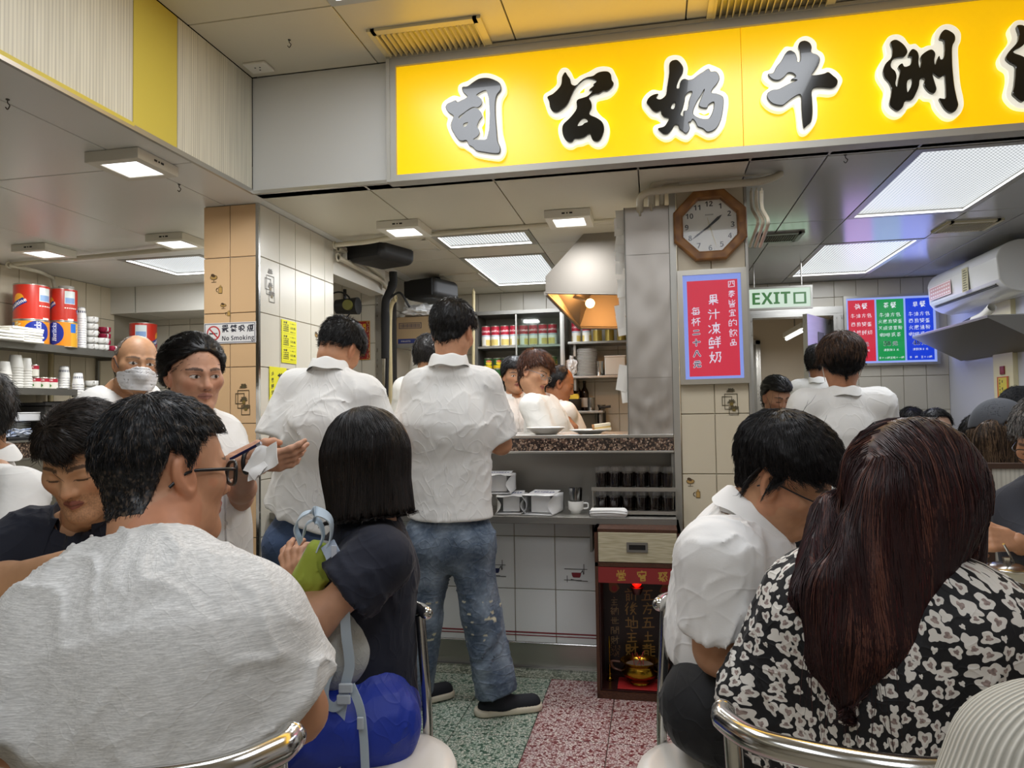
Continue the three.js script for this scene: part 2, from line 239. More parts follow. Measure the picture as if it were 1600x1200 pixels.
const panPrint = (col) => motif((g) => { g.strokeStyle = '#555'; g.lineWidth = 2; g.beginPath(); g.moveTo(10, 56); g.lineTo(118, 56); g.moveTo(102, 30); g.lineTo(102, 80); g.moveTo(8, 112); g.lineTo(90, 112); g.moveTo(22, 90); g.lineTo(22, 124); g.stroke(); g.fillStyle = col; g.beginPath(); g.moveTo(44, 74); g.lineTo(88, 74); g.quadraticCurveTo(86, 98, 78, 98); g.lineTo(54, 98); g.quadraticCurveTo(46, 96, 44, 74); g.fill(); g.beginPath(); g.moveTo(86, 78); g.lineTo(96, 62); g.lineTo(100, 82); g.stroke(); g.beginPath(); g.moveTo(40, 108); g.lineTo(70, 114); g.lineTo(120, 116); g.stroke(); });
const panRed = panPrint('#7c1f2b'), panBlue = panPrint('#1d2350');

// left pillar
{
  const o = structGroup('wall_pillar_left'); const x0 = -2.215, x1 = -1.91, z0 = -3.2, z1 = -4.04;
  part('core', box(x1 - x0 - 0.012, LOW, z0 - z1 - 0.012, (x0 + x1) / 2, LOW / 2, (z0 + z1) / 2), grout, o);
  tileGrid(o, (u, v) => [[u, v, z0 - 0.004], 0], [x0, -2.068, -1.925], ROWS, peachTiles);
  tileGrid(o, (u, v) => [[x1 - 0.004, v, u], Math.PI / 2], [z0 - 0.012, -3.4, -3.568, -3.745, -3.921, z1], ROWS, paleTiles);
  tileGrid(o, (u, v) => [[x0 + 0.004, v, u], -Math.PI / 2], [z0, -3.4, -3.6, -3.8, z1], ROWS, creamTiles);
  part('corner_trim', box(0.016, LOW, 0.016, x1 - 0.008, LOW / 2, z0 - 0.006), chrome, o);
  stain([-2.14, 1.9, z0 + 0.001], 0, o, birdPrint, 0.11, 0.15); stain([-2.09, 1.77, z0 + 0.001], 0, o, birdPrint, 0.09, 0.1);
  stain([-1.99, 1.33, z0 + 0.001], 0, o, plantPrint, 0.13, 0.2); stain([-1.99, 0.8, z0 + 0.001], 0, o, plantPrint, 0.13, 0.2);
  stain([x1 + 0.001, 1.91, -3.31], Math.PI / 2, o, plantPrint, 0.15, 0.22); stain([x1 + 0.001, 1.66, -3.83], Math.PI / 2, o, birdPrint, 0.12, 0.16);
}
// right pillar
{
  const o = structGroup('wall_pillar_right'), x0 = 0.118, x1 = 0.44, z0 = -3.45;
  part('core', box(x1 - x0 - 0.012, LOW, 2.95, (x0 + x1) / 2, LOW / 2, z0 - 0.006 - 1.48), M(0xd4cbb0, 0.5), o);
  tileGrid(o, (u, v) => [[u, v, z0 - 0.004], 0], [x0, 0.273, x1 - 0.012], ROWS.map((v) => (v > 0 && v < 2.2 ? v + 0.015 : v)), creamTiles);
  tileGrid(o, (u, v) => [[x1 - 0.004, v, u], Math.PI / 2], [z0, -3.8, -4.1, -4.4], ROWS, creamTiles);
  part('corner_trim', [box(0.012, LOW, 0.012, x1 - 0.006, LOW / 2, z0 - 0.004), box(0.03, LOW, 0.02, x0 - 0.018, LOW / 2, z0 + 0.002)], alu, o);
  stain([0.35, 1.28, z0 + 0.002], 0, o, plantPrint, 0.12, 0.16); stain([0.17, 0.87, z0 + 0.002], 0, o, birdPrint, 0.1, 0.14);
}
// wall above with the shop sign, and the fascia boards on the left
{
  const o = structGroup('wall_sign_side');
  part('board', box(0.71, HIGH - LOW, 0.08, -1.505, (HIGH + LOW) / 2, SZ - 0.045), fasciaPlain, o);
  part('backing', box(3.7, HIGH - LOW, 0.06, 0.7, (HIGH + LOW) / 2, SZ - 0.07), alu, o);
  part('bottom_trim', box(0.71, 0.016, 0.014, -1.505, LOW + 0.003, SZ + 0.002), alu, o);
  const f = structGroup('wall_fascia');
  const seg = (z0, z1, m) => { const g = box(0.06, HIGH - LOW - 0.012, Math.abs(z1 - z0) - 0.003), uv = g.attributes.uv; for (let i = 0; i < uv.count; i++) uv.setX(i, uv.getX(i) * Math.abs(z1 - z0) * 2.2); part('fascia_board', g, m, f, [FX - 0.03, (HIGH + LOW) / 2 + 0.004, (z0 + z1) / 2]); };
  const zy0 = onX(277, 130, FX).z, zy1 = onX(208, 100, FX).z;
  seg(SZ, zy0, fascia); seg(zy0, zy1, yellowPaint); seg(zy1, zy1 + 1.2, fascia); seg(zy1 + 1.2, zy1 + 1.5, yellowPaint); seg(zy1 + 1.5, 2.4, fascia);
  part('bottom_trim', [box(0.014, 0.014, 5.4, FX + 0.002, LOW + 0.004, -0.36), box(0.016, 0.01, 5.4, FX - 0.004, LOW + 0.016, -0.36)], alu, f);
  part('yellow_edge', box(0.006, 0.016, zy1 * -1 + 2, FX + 0.004, LOW + 0.018, (zy1 + 2) / 2), yellowPaint, f);
}
// outer walls
{
  const wl = structGroup('wall_left');
  part('plaster', box(0.1, 3, 9, -4.408, 1.4, -2), grout, wl);
  tileGrid(wl, (u, v) => [[-4.354, v, u], Math.PI / 2], steps(-5.1, -3.0, 0.15), ROWS.slice(3), creamTiles);
  const wb = structGroup('wall_left_back');
  part('plaster', box(2.4, 2.4, 0.1, -3.2, 1.15, -5.56), grout, wb);
  tileGrid(wb, (u, v) => [[u, v, -5.504], 0], steps(-4.35, -2.3, 0.2), ROWS.slice(4), paleTiles);
  part('bulkhead', box(0.228, 0.215, 0.45, -4.24, LOW - 0.108, -5.28), panelBack, wb); part('bulkhead', box(2.16, 0.215, 0.45, -3.034, LOW - 0.108, -5.28), panelBack, wb);
  const wk = structGroup('wall_kitchen_back');
  part('plaster', box(2.4, 2.4, 0.1, -0.95, 1.15, -6.264), grout, wk);
  tileGrid(wk, (u, v) => [[u, v, -6.21], 0], steps(-1.95, 0.11, 0.2), ROWS.slice(4).map((v) => v), greyTiles);
  const wr = structGroup('wall_right_back');
  part('plaster', [box(0.96, 2.4, 0.1, 1.985, 1.15, -6.46), box(0.42, 2.4, 0.1, 0.63, 1.15, -6.46), box(0.7, 0.3, 0.1, 1.16, 2.18, -6.46)], grout, wr);
  tileGrid(wr, (u, v) => [[u, v, -6.406], 0], steps(1.5, 2.36, 0.172), [0.924, 1.204, 1.484, 1.755, 2.035, 2.16, 2.298].slice(0), greyTiles);
  tileGrid(wr, (u, v) => [[u, v, -6.406], 0], steps(0.44, 1.5, 0.177), [2.035, 2.16, 2.298], greyTiles);
  const wR = structGroup('wall_right');
  part('plaster', box(0.1, 3, 9, 2.41, 1.4, -2), M(0xc9cad0, 0.35), wR);
  const pil = part('pilaster', box(0.03, LOW, 0.28, 2.345, LOW / 2, -5.42), M(0xe3d9b0, 0.5), wR);
  part('plate', box(0.006, 0.055, 0.06, -0.02, 0, 0), M(0xa32832, 0.4, { map: canvasTex(64, 64, (g) => { g.fillStyle = '#c33'; g.fillRect(0, 0, 64, 64); g.fillStyle = '#fff'; g.font = 'bold 50px sans-serif'; g.fillText('6', 18, 50); }) }), pil, [2.345, onX(1544, 581, 2.33).y, -5.42]);
  struct('wall_front', box(7.2, 3, 0.1, -0.95, 1.45, 2.5), M(0xcfcabd, 0.7));
  const back = structGroup('wall_back_corridor');
  part('plaster', [box(2.4, 2.5, 0.1, 1.2, 1.2, -8.6), box(0.1, 2.5, 2.1, 0.4, 1.2, -7.55), box(0.1, 2.5, 2.1, 2.0, 1.2, -7.55), box(2.4, 0.1, 2.2, 1.2, 2.5, -7.5)], M(0xcfc4b2, 0.6), back);
  const c = structGroup('floor_corridor'); part('slab', box(2.4, 0.1, 2.2, 1.2, -0.055, -7.6), grout, c);
}
// passage between pillar and kitchen: lintel and the narrow tiled wall
{
  const o = structGroup('wall_passage');
  part('lintel', box(0.12, 0.2, 0.86, -1.972, LOW - 0.1, -4.47), panelBack, o);
  const fz = -4.9; part('core', box(0.4, LOW, 1.4, -2.15, LOW / 2, fz - 0.708), grout, o);
  tileGrid(o, (u, v) => [[u, v, fz - 0.004], 0], [-2.36, -2.25, -2.1, -1.96], ROWS.slice(2), paleTiles);
  tileGrid(o, (u, v) => [[-1.952, v, u], Math.PI / 2], [fz, -5.2, -5.5, -5.8, -6.2], ROWS.slice(3), paleTiles);
  part('corner_trim', box(0.05, LOW - 0.05, 0.05, -1.955, LOW / 2, fz + 0.002), steel, o);
  const ps = structGroup('wall_passage_back'); part('plaster', box(0.1, LOW, 1.6, -2.62, LOW / 2, -4.7), M(0xd0cabb, 0.7), ps);
}
// ---------------------------------------------------------------- the shop sign
{
  const sg = thing('shop_sign', 'long yellow backlit shop sign with black brush characters', 'sign', [0.65, (HIGH + LOW) / 2, SZ]);
  const x0 = -1.155, x1 = 2.36, y0 = 2.278, y1 = 2.852, f = 0.045, dz = 0.05, cx = 0.65, cy = (HIGH + LOW) / 2;
  const fr = (a, b, c, d, dep = dz + 0.012) => box(b - a, d - c, dep, (a + b) / 2 - cx, (c + d) / 2 - cy, dep / 2);
  part('frame', [fr(x0, x1, y1 - f, y1), fr(x0 + 0.042, x1, y0 + 0.002, y0 + 0.032), fr(x0 + 0.002, x0 + 0.042, y0 + 0.002, y1 - 0.045), fr(x0, x0 + 0.016, y0 + 0.0105, y1 - 0.013, dz + 0.02), fr(x0, x1, y1 - 0.012, y1 + 0.001, dz + 0.02), fr(x0, x1, y0, y0 + 0.01, dz + 0.022)], M(0xb4b2aa, 0.45, { metalness: 0.25 }), sg);
  const yel = M(0xf2c200, 0.28, { emissive: COLOR(0xffc808), emissiveIntensity: 0.52 });
  const seam = onZ(1160, 150, SZ + dz).x;
  for (const [a, b] of [[x0 + 0.042, seam - 0.0015], [seam + 0.0015, x1]]) part('face_panel', box(b - a, y1 - y0 - 0.07, 0.012, (a + b) / 2 - cx, (y1 + y0) / 2 - 0.006 - cy, dz - 0.008), yel, sg);
  const white = M(0xf4f2e6, 0.3, { emissive: 0xfffbe8, emissiveIntensity: 0.42 }), rim = M(0xffffff, 0.3, { emissive: 0xfff6d0, emissiveIntensity: 0.58 }), ink = M(0x141512, 0.16, { clearcoat: 0.4 });
  const G = [
    ['680 100 7.5', '300,215 370,190 440,145 520,105 620,98 720,130 790,175 825,250 825,320 785,390 770,450 772,600 785,800 815,920 822,990 800,1060 750,1110 640,1105 520,1085 440,1060 395,1015 345,985 320,965 270,955 210,890 150,780 128,700 140,625 90,575 65,500 85,440 140,395 210,360 270,370 290,375 262,310 265,250', '548,350 574,340 574,860 550,860 545,770 528,720 560,650 545,540 570,480',
      '310,260 370,250 440,200 510,160 600,150 690,175 755,220 765,290 720,350 703,420 700,560 715,760 730,900 760,975 745,1035 690,1042 560,1025 470,1005 430,965 385,940 360,890 310,895 270,885 215,810 180,740 178,690 195,640 205,600 150,560 115,500 130,460 180,435 235,415 250,435 310,410 370,375 320,320', '470,355 520,315 600,295 605,870 530,885 430,875 490,830 510,780 480,725 505,650 540,600 520,550 470,512 440,515 350,565 275,640 262,612 330,555 410,500 450,488 490,492 530,460 535,410 500,380', '320,690 385,670 370,715 325,735'],
    ['840 90 7.5', '280,115 340,110 390,160 435,240 500,200 600,155 690,105 790,92 870,115 910,180 945,270 930,340 880,410 820,450 760,465 690,490 690,600 740,670 810,730 842,810 835,900 800,990 740,1040 680,1042 620,1010 590,985 520,1010 455,1020 400,1050 340,1045 280,990 245,900 240,800 270,740 370,640 410,560 330,650 240,695 180,690 120,640 90,560 62,470 75,420 150,370 220,300 225,200', '470,415 490,370 560,310 625,285 625,310 560,355 550,405',
      '320,158 350,200 378,240 395,300 440,315 520,250 570,220 650,200 700,165 770,148 830,155 858,190 868,250 890,290 870,335 810,380 770,378 720,408 660,418 600,458 625,510 632,570 605,650 690,695 755,745 778,820 765,890 735,950 700,972 650,962 625,920 615,888 590,890 550,920 480,940 430,942 405,975 365,982 325,955 292,890 285,820 300,770 380,690 455,585 458,490 540,455 580,440 640,378 600,370 675,300 650,305 688,265 620,235 560,235 500,275 440,345 400,420 350,530 290,590 220,628 175,620 145,580 130,500 112,450 180,410 270,310 285,210', '460,795 500,720 540,698 580,715 590,748 550,765 520,790'],
    ['995 75 8', '345,165 390,100 480,75 560,95 615,160 640,250 630,320 680,335 740,290 820,225 900,190 950,205 1000,225 1060,260 1095,340 1085,430 1040,510 1100,540 1140,590 1150,680 1130,830 1105,950 1050,1040 980,1100 890,1115 810,1080 735,1045 700,1090 640,1140 580,1135 520,1105 485,1085 430,1130 360,1145 280,1110 220,1050 200,1000 220,960 310,920 255,870 180,850 110,780 65,710 65,640 120,560 200,510 310,520 330,440 345,300', '755,790 800,775 850,795 915,770 905,835 830,845 755,810',
      '410,180 440,145 500,135 540,165 580,230 575,300 530,380 500,490 530,490 540,430 560,390 600,372 640,385 700,375 760,330 830,285 900,245 925,280 990,280 1025,320 1038,370 1010,430 960,490 935,545 1010,560 1080,600 1088,680 1075,800 1050,900 1000,990 940,1030 880,1040 830,1000 760,970 735,920 700,880 680,910 650,920 665,985 650,1030 615,1057 570,1030 530,1000 515,955 480,950 440,1010 390,1060 340,1065 290,1030 265,995 340,970 380,920 400,870 340,850 305,810 300,770 250,790 200,770 150,710 122,670 150,610 210,570 270,562 245,610 290,630 360,580 380,470 405,300', '690,535 650,540 610,590 600,650 575,750 548,820 580,840 585,775 630,765 655,640', '848,505 800,590 760,650 705,805 740,845 830,875 900,870 935,820 965,720 962,665 900,700 885,735 840,740 775,712 800,630', '475,670 445,690 430,745 460,750 480,700'],
    ['1180 50 7.06', '440,110 490,55 560,32 630,55 680,110 690,180 750,220 775,290 750,370 740,395 800,382 870,400 940,460 970,520 945,590 900,660 830,685 690,685 692,800 690,930 665,1010 620,1070 560,1120 510,1118 480,1070 465,960 450,850 430,795 370,830 300,868 210,862 120,810 72,740 85,670 150,610 170,585 110,545 78,490 95,430 160,405 220,310 290,200 340,150 420,150', '',
      '480,150 500,100 550,82 605,105 628,150 625,210 690,240 720,280 700,360 660,420 630,462 700,460 770,445 810,430 860,465 915,520 905,575 860,605 740,600 660,605 630,640 635,740 638,900 620,985 580,1020 545,1050 525,960 515,830 500,680 430,710 350,770 310,798 240,795 180,770 135,710 140,665 190,630 260,620 330,585 400,550 465,520 400,512 450,480 420,445 370,440 330,480 270,520 210,518 165,490 145,452 200,440 240,370 290,310 350,210 390,190 440,215 465,270 470,315 495,315 498,200'],
    ['1365 30 7.06', '125,260 180,175 270,155 340,185 405,265 470,260 530,305 600,280 660,270 665,200 690,120 760,55 840,42 920,75 970,140 970,230 945,290 950,500 970,720 1000,860 1003,950 960,1040 890,1090 810,1090 740,1040 680,960 650,880 580,870 530,840 470,920 390,965 340,1040 260,1075 180,1050 120,970 115,880 130,780 90,710 45,630 45,540 90,450 135,380', '',
      '195,240 250,212 310,240 360,290 382,345 350,400 280,410 225,430 200,480 205,520 245,560 262,620 250,700 265,735 285,640 300,560 280,510 325,475 350,510 400,500 420,480 425,400 395,400 400,360 440,315 490,340 508,390 505,470 520,525 535,460 530,400 580,350 650,320 690,360 680,440 690,490 715,420 735,390 750,430 780,420 783,220 740,205 755,140 800,100 860,120 905,160 910,220 882,280 878,420 885,560 905,740 930,860 945,940 910,1005 860,1020 800,980 755,910 735,860 800,865 808,780 800,650 795,605 740,632 690,600 662,575 665,620 690,700 703,760 680,805 640,800 590,755 565,700 575,650 545,640 520,655 510,720 480,800 430,880 360,892 330,960 280,1000 230,980 185,930 200,830 205,760 180,690 130,630 112,560 140,480 205,410 215,320', '375,670 430,640 430,720 380,805'],
    ['1540 20 6.667', '330,70 400,65 490,110 620,70 800,80 950,170 980,420 950,540 1020,650 1000,900 860,1010 700,970 600,1010 480,1000 330,980 250,920 212,850 240,700 230,600 165,550 145,480 180,400 270,270 252,170 290,100', '',
      '340,120 400,115 450,160 440,260 400,330 300,395 400,440 440,480 430,620 420,760 450,860 400,915 330,870 295,830 310,760 325,600 320,540 270,510 225,460 250,400 345,290 360,220|520,250 560,190 640,150 760,160 860,200 900,260 890,520 830,540 820,290 740,240 620,260 590,300 600,540 540,520|680,280 740,280 730,360 790,380 780,430 730,420 740,560 680,560 690,430 630,450 620,400 690,370|480,640 700,600 940,590 960,650 760,680 800,780 920,880 900,940 780,900 710,800 640,900 520,950 500,900 620,800 660,690 500,700'],
  ];
  const poly = (head, s, z) => { const [ox, oy, k] = head.split(' ').map(Number); return s.split(' ').map((q) => { const [a, b] = q.split(',').map(Number), p = onZ(ox + a / k, oy + b / k, z); return new THREE.Vector2(p.x - cx, p.y - cy); }); };
  const smooth = (pts) => new THREE.CatmullRomCurve3(pts.map((p) => V(p.x, p.y, 0)), true, 'centripetal').getPoints(pts.length * 4).map((p) => new THREE.Vector2(p.x, p.y));
  for (const [head, out, hole, ink0, ...holes] of G) {
    const z1 = SZ + dz + 0.03, z2 = SZ + dz + 0.045, s1 = new THREE.Shape(smooth(poly(head, out, z1))), s2 = ink0.split('|').map((q) => new THREE.Shape(smooth(poly(head, q, z2))));
    if (hole) s1.holes.push(new THREE.Path(smooth(poly(head, hole, z1))));
    for (const h of holes) s2[0].holes.push(new THREE.Path(smooth(poly(head, h, z2))));
    const b = part('letter_border', new THREE.ExtrudeGeometry(s1, { depth: 0.022, bevelEnabled: true, bevelSize: 0.003, bevelOffset: -0.003, bevelThickness: 0.004, bevelSegments: 2, curveSegments: 4 }), [white, rim], sg, [0, 0, dz - 0.002]);
    part('letter_face', new THREE.ExtrudeGeometry(s2, { depth: 0.014, bevelEnabled: true, bevelSize: 0.002, bevelOffset: -0.002, bevelThickness: 0.002, bevelSegments: 1 }), ink, b, [0, 0, 0.024]);
  }
  rectLight(x1 - x0 - 0.1, 0.48, 0xffc21a, SIGN, sg, [0, 0, dz + 0.06], [0, 0, 3]);
}
// ---------------------------------------------------------------- vents, hooks, alarms on the ceilings
function vent(name, label, x, y, z, w, d, mFrame, mBack) {
  const o = thing(name, label, 'air vent', [x, y, z]), f = 0.035, n = 18;
  part('frame', [box(w, 0.012, f, 0, -0.006, d / 2), box(w, 0.012, f, 0, -0.006, -d / 2), box(f, 0.012, d + f, w / 2, -0.006, 0), box(f, 0.012, d + f, -w / 2, -0.006, 0)], mFrame, o);
  part('backing', box(w, 0.003, d, 0, -0.0015, 0), mBack, o);
  for (let i = 0; i < n; i++) part('slat', box(0.003, 0.02, d - f, 0, 0, 0), mFrame, o, [-w / 2 + (w * (i + 0.5)) / n, -0.008, 0], [0, 0, -0.5]);
  return o;
}
const ventCream = M(0xcfc6a4, 0.5);
vent('air_vent', 'slatted air vent in the high ceiling at the left end of the yellow sign', -0.91, HIGH, -2.9, 0.46, 0.22, ventCream, steelDull);
vent('air_vent', 'slatted air vent in the high ceiling above the middle of the yellow sign', 0.49, HIGH, -2.9, 0.46, 0.22, ventCream, steelDull);
vent('air_vent', 'small grey slatted vent in the ceiling behind the octagonal clock', ...(() => { const p = onY(1215, 370, LOW); return [p.x, LOW, p.z]; })(), 0.24, 0.2, steelDull, steelDull);
vent('air_vent', 'cream vent in the grey ceiling near the air conditioner', ...(() => { const p = onY(1510, 352, LOW); return [p.x, LOW, p.z]; })(), 0.26, 0.22, ventCream, steelDull);
for (const [px, py, label] of [[640, 382, 'square access hatch in the kitchen ceiling nearer the dining room'], [725, 433, 'square access hatch in the kitchen ceiling nearer the back wall']]) {
  const p = onY(px, py, LOW), o = thing('ceiling_hatch', label, 'hatch', [p.x, LOW, p.z]); part('frame', [box(0.3, 0.01, 0.03, 0, -0.005, 0.14), box(0.3, 0.01, 0.03, 0, -0.005, -0.14), box(0.03, 0.01, 0.3, 0.14, -0.005, 0), box(0.03, 0.01, 0.3, -0.14, -0.005, 0)], panelWarm, o); part('door', box(0.25, 0.006, 0.25, 0, -0.003, 0), panelWarm, o);
}
const hookMat = M(0x55504a, 0.4, { metalness: 0.8 });
for (const [px, py, y, label] of [[452, 62, HIGH, 'small wire hook in the high ceiling panel'], [12, 155, LOW, 'wire hook under the fascia'], [280, 288, LOW, 'wire hook in the low ceiling past the square lamp'], [1321, 242, LOW, 'wire hook hanging under the yellow sign']]) {
  const p = onY(px, py, y), o = thing('ceiling_hook', label, 'hook', [p.x, y, p.z]); part('wire', tube([[0, 0, 0], [0, -0.012, 0], [0.008, -0.022, 0], [0, -0.034, 0], [-0.008, -0.026, 0]], 0.0018, 6), hookMat, o); part('base', cyl(0.006, 0.006, 0.003, 0, -0.0015, 0, 12), hookMat, o);
}
{
  const o = thing('ceiling_socket', 'square white socket plate in the corner of the high ceiling', 'socket', [-1.765, HIGH, -2.96]); part('plate', rbox(0.11, 0.012, 0.09, 0.004, 0, -0.006, 0), plasticWhite, o);
  for (const [x, z] of [[-0.012, 0.01], [0.012, 0.01], [0, -0.012]]) part('hole', box(0.006, 0.002, 0.006, x, -0.0125, z), black, o);
}
// ---------------------------------------------------------------- clock on the right pillar
{
  const c = onZ(1109, 352, -3.42), o = thing('wall_clock', 'octagonal wooden wall clock showing twenty to two', 'clock', [c.x, c.y, -3.448]);
  o.rotation.z = 0.012; const wood = M(0xb8874e, 0.45, { map: grainTex([235, 225, 215], [165, 150, 140], 3, 0.06, 5) });
  const oct = (r) => Array.from({ length: 8 }, (_, i) => new THREE.Vector2(Math.cos((i + 0.5) * Math.PI / 4) * r, Math.sin((i + 0.5) * Math.PI / 4) * r));
  const sh = new THREE.Shape(oct(0.176)); sh.holes.push(new THREE.Path(oct(0.134)));
  part('frame', new THREE.ExtrudeGeometry(sh, { depth: 0.028, bevelEnabled: true, bevelSize: 0.008, bevelThickness: 0.01, bevelSegments: 2, bevelOffset: -0.006 }).translate(0, 0, 0.01), wood, o);
  const dial = canvasTex(512, 512, (g) => {
    g.fillStyle = '#dcdcd6'; g.fillRect(0, 0, 512, 512); g.fillStyle = '#3a3c3e'; g.font = 'bold 64px sans-serif'; g.textAlign = 'center'; g.textBaseline = 'middle';
    for (let h = 1; h <= 12; h++) { const a = h * Math.PI / 6; g.fillText(String(h), 256 + Math.sin(a) * 196, 256 - Math.cos(a) * 196); }
    for (let k = 0; k < 60; k++) { const a = k * Math.PI / 30; g.fillRect(256 + Math.sin(a) * 238 - 2, 256 - Math.cos(a) * 238 - 2, k % 5 ? 2 : 5, k % 5 ? 2 : 5); }
    g.fillStyle = '#8a8a88'; for (let k = 0; k < 6; k++) g.fillRect(222 + k * 12, 150, 8, 12);
  });
  const fg = new THREE.ShapeGeometry(new THREE.Shape(oct(0.14))), uv = fg.attributes.uv, p = fg.attributes.position; for (let i = 0; i < uv.count; i++) uv.setXY(i, p.getX(i) / 0.272 + 0.5, p.getY(i) / 0.272 + 0.5);
  part('dial', fg, M(0xffffff, 0.4, { map: dial }), o, [0, 0, 0.016]); part('back', cyl(0.15, 0.15, 0.014, 0, 0, 0, 8).rotateX(Math.PI / 2).translate(0, 0, 0.008), wood, o);
  const hand = (len, w, a, z, m, tail = 0.02) => { const s = new THREE.Shape([[-w / 2, -tail], [w / 2, -tail], [w, len * 0.7], [0, len], [-w, len * 0.7]].map((q) => new THREE.Vector2(...q))); const h = part('hand', new THREE.ExtrudeGeometry(s, { depth: 0.0012, bevelEnabled: false }), m, o, [0, 0, z]); h.rotation.z = -a; };
  const hm = M(0x2f3335, 0.4); hand(0.075, 0.007, (1.66 / 12) * 6.283, 0.019, hm); hand(0.105, 0.0045, (39 / 60) * 6.283, 0.021, hm); hand(0.11, 0.0012, (27.5 / 60) * 6.283, 0.023, M(0xb9a96a, 0.4), 0.04);
  part('axle', cyl(0.005, 0.005, 0.012, 0, 0, 0, 16).rotateX(Math.PI / 2).translate(0, 0, 0.022), hm, o);
  part('glass', new THREE.ExtrudeGeometry(new THREE.Shape(oct(0.135)), { depth: 0.002, bevelEnabled: false }).translate(0, 0, 0.03), M(0xffffff, 0.02, { transmission: 1, thickness: 0, specularIntensity: 0.2 }), o);
}
// framed lightbox on the pillar
function frameRect(w, h, f, d) { return [box(w, f, d, 0, h / 2 - f / 2, d / 2), box(w, f, d, 0, -h / 2 + f / 2, d / 2), box(f, h - 2 * f, d, w / 2 - f / 2, 0, d / 2), box(f, h - 2 * f, d, -w / 2 + f / 2, 0, d / 2)]; }
const glassCover = M(0xffffff, 0.03, { transmission: 1, thickness: 0, specularIntensity: 0.35 });
{
  const o = thing('lightbox_poster', 'red backlit poster for iced fruit milk in a silver frame on the pillar', 'lightbox', [0.272, 1.625, -3.448]); o.rotation.z = 0.008;
  const w = 0.31, h = 0.535; part('frame', frameRect(w, h, 0.024, 0.032), M(0xc9c5bb, 0.3, { metalness: 0.8 }), o);
  const tex = canvasTex(512, 940, (g) => {
    g.fillStyle = '#8fa4f5'; g.fillRect(0, 0, 512, 940); g.fillStyle = '#dd2143'; g.fillRect(44, 58, 432, 850); g.strokeStyle = '#eceafc'; g.fillStyle = '#eceafc';
    hanRow(g, '四季皆宜的飲品', 390, 66, 70, 86, 0.085, true); hanRow(g, '果汁凍鮮奶', 216, 176, 104, 128, 0.09, true);
    g.strokeStyle = '#e7e2f4'; hanRow(g, '每杯', 74, 290, 78, 92, 0.1, true); for (const [lw, c] of [[0.2, '#f0eefc'], [0.1, '#1c1630']]) { g.strokeStyle = c; hanRow(g, '二十八元', 74, 474, 78, 94, lw, true); }
  });
  part('poster', box(w - 0.04, h - 0.04, 0.006, 0, 0, 0.016), M(0x303030, 0.35, { emissive: 0xffffff, emissiveMap: tex, emissiveIntensity: 0.68 }), o);
  part('cover', box(w - 0.046, h - 0.046, 0.002, 0, 0, 0.024), glassCover, o); part('back', box(w - 0.02, h - 0.02, 0.01, 0, 0, 0.006), steelDull, o);
  rectLight(w - 0.06, h - 0.06, 0xff8090, 0.5, o, [0, 0, 0.036], [0, 0, 3]);
}
// menu board on the back wall
{
  const o = thing('menu_board', 'backlit menu board with red, green and blue columns on the tiled back wall', 'menu board', [1.925, 1.867, -6.398]), w = 0.72, h = 0.585;
  part('frame', frameRect(w, h, 0.02, 0.03), alu, o);
  const tex = canvasTex(1024, 820, (g) => {
    g.fillStyle = '#9db2ff'; g.fillRect(0, 0, 1024, 820);
    const cols = [['#d8243f', '快餐', ['牛油方包', '西煎雙蛋', '冷熱鮮奶'], '58元', '凍飲加2元', '全日供應'], ['#0b9a4e', '茶餐', ['牛油方包', '火腿煎雙蛋', '叉燒湯意粉', '咖啡或茶'], '58元', '凍飲加2元', '早十二時至晚十一時'], ['#0a3ee0', '早餐', ['牛油方包', '西煎雙蛋', '火腿通粉', '咖啡或茶'], '48元', '凍飲加2元', '早七時半至十二時']];
    cols.forEach(([c, t, rows, price, add, foot], i) => {
      const x = 26 + i * 330, cw = 308; g.fillStyle = c; g.fillRect(x, 30, cw, 760); g.strokeStyle = '#f4f6ff'; g.fillStyle = '#f4f6ff'; hanRow(g, t, x + 76, 70, 70, 84, 0.1);
      rows.forEach((r, k) => { const s = r.length > 4 ? 50 : 56, st = s * 1.12; hanRow(g, r, x + (cw - st * [...r].length) / 2, 196 + k * (rows.length > 3 ? 82 : 104), s, st, 0.08); });
      g.font = 'bold 78px serif'; g.fillStyle = '#fff'; g.fillText(price.slice(0, 2), x + 66, 605); g.fillStyle = '#171226'; g.font = 'bold 74px serif'; g.fillText(price.slice(0, 2), x + 69, 603); g.strokeStyle = '#fff'; han(g, '元', x + 164, 540, 72, 0.14); g.strokeStyle = '#171226'; han(g, '元', x + 164, 540, 72, 0.08);
      g.strokeStyle = '#f4f6ff'; g.fillStyle = '#f4f6ff'; hanRow(g, add, x + 66, 640, 32, 36, 0.1); hanRow(g, foot, x + (cw - [...foot].length * 32) / 2, 738, 30, 32, 0.1);
    });
  });
  part('menu_print', box(w - 0.034, h - 0.034, 0.006, 0, 0, 0.014), M(0x202020, 0.3, { emissive: 0xffffff, emissiveMap: tex, emissiveIntensity: 0.74 }), o);
  part('cover', box(w - 0.04, h - 0.04, 0.002, 0, 0, 0.024), glassCover, o); part('back', box(w - 0.01, h - 0.01, 0.01, 0, 0, 0.006), steelDull, o);
  rectLight(w - 0.05, h - 0.05, 0xa8b4ff, 1.6, o, [0, 0, 0.036], [0, 0, 3]);
}
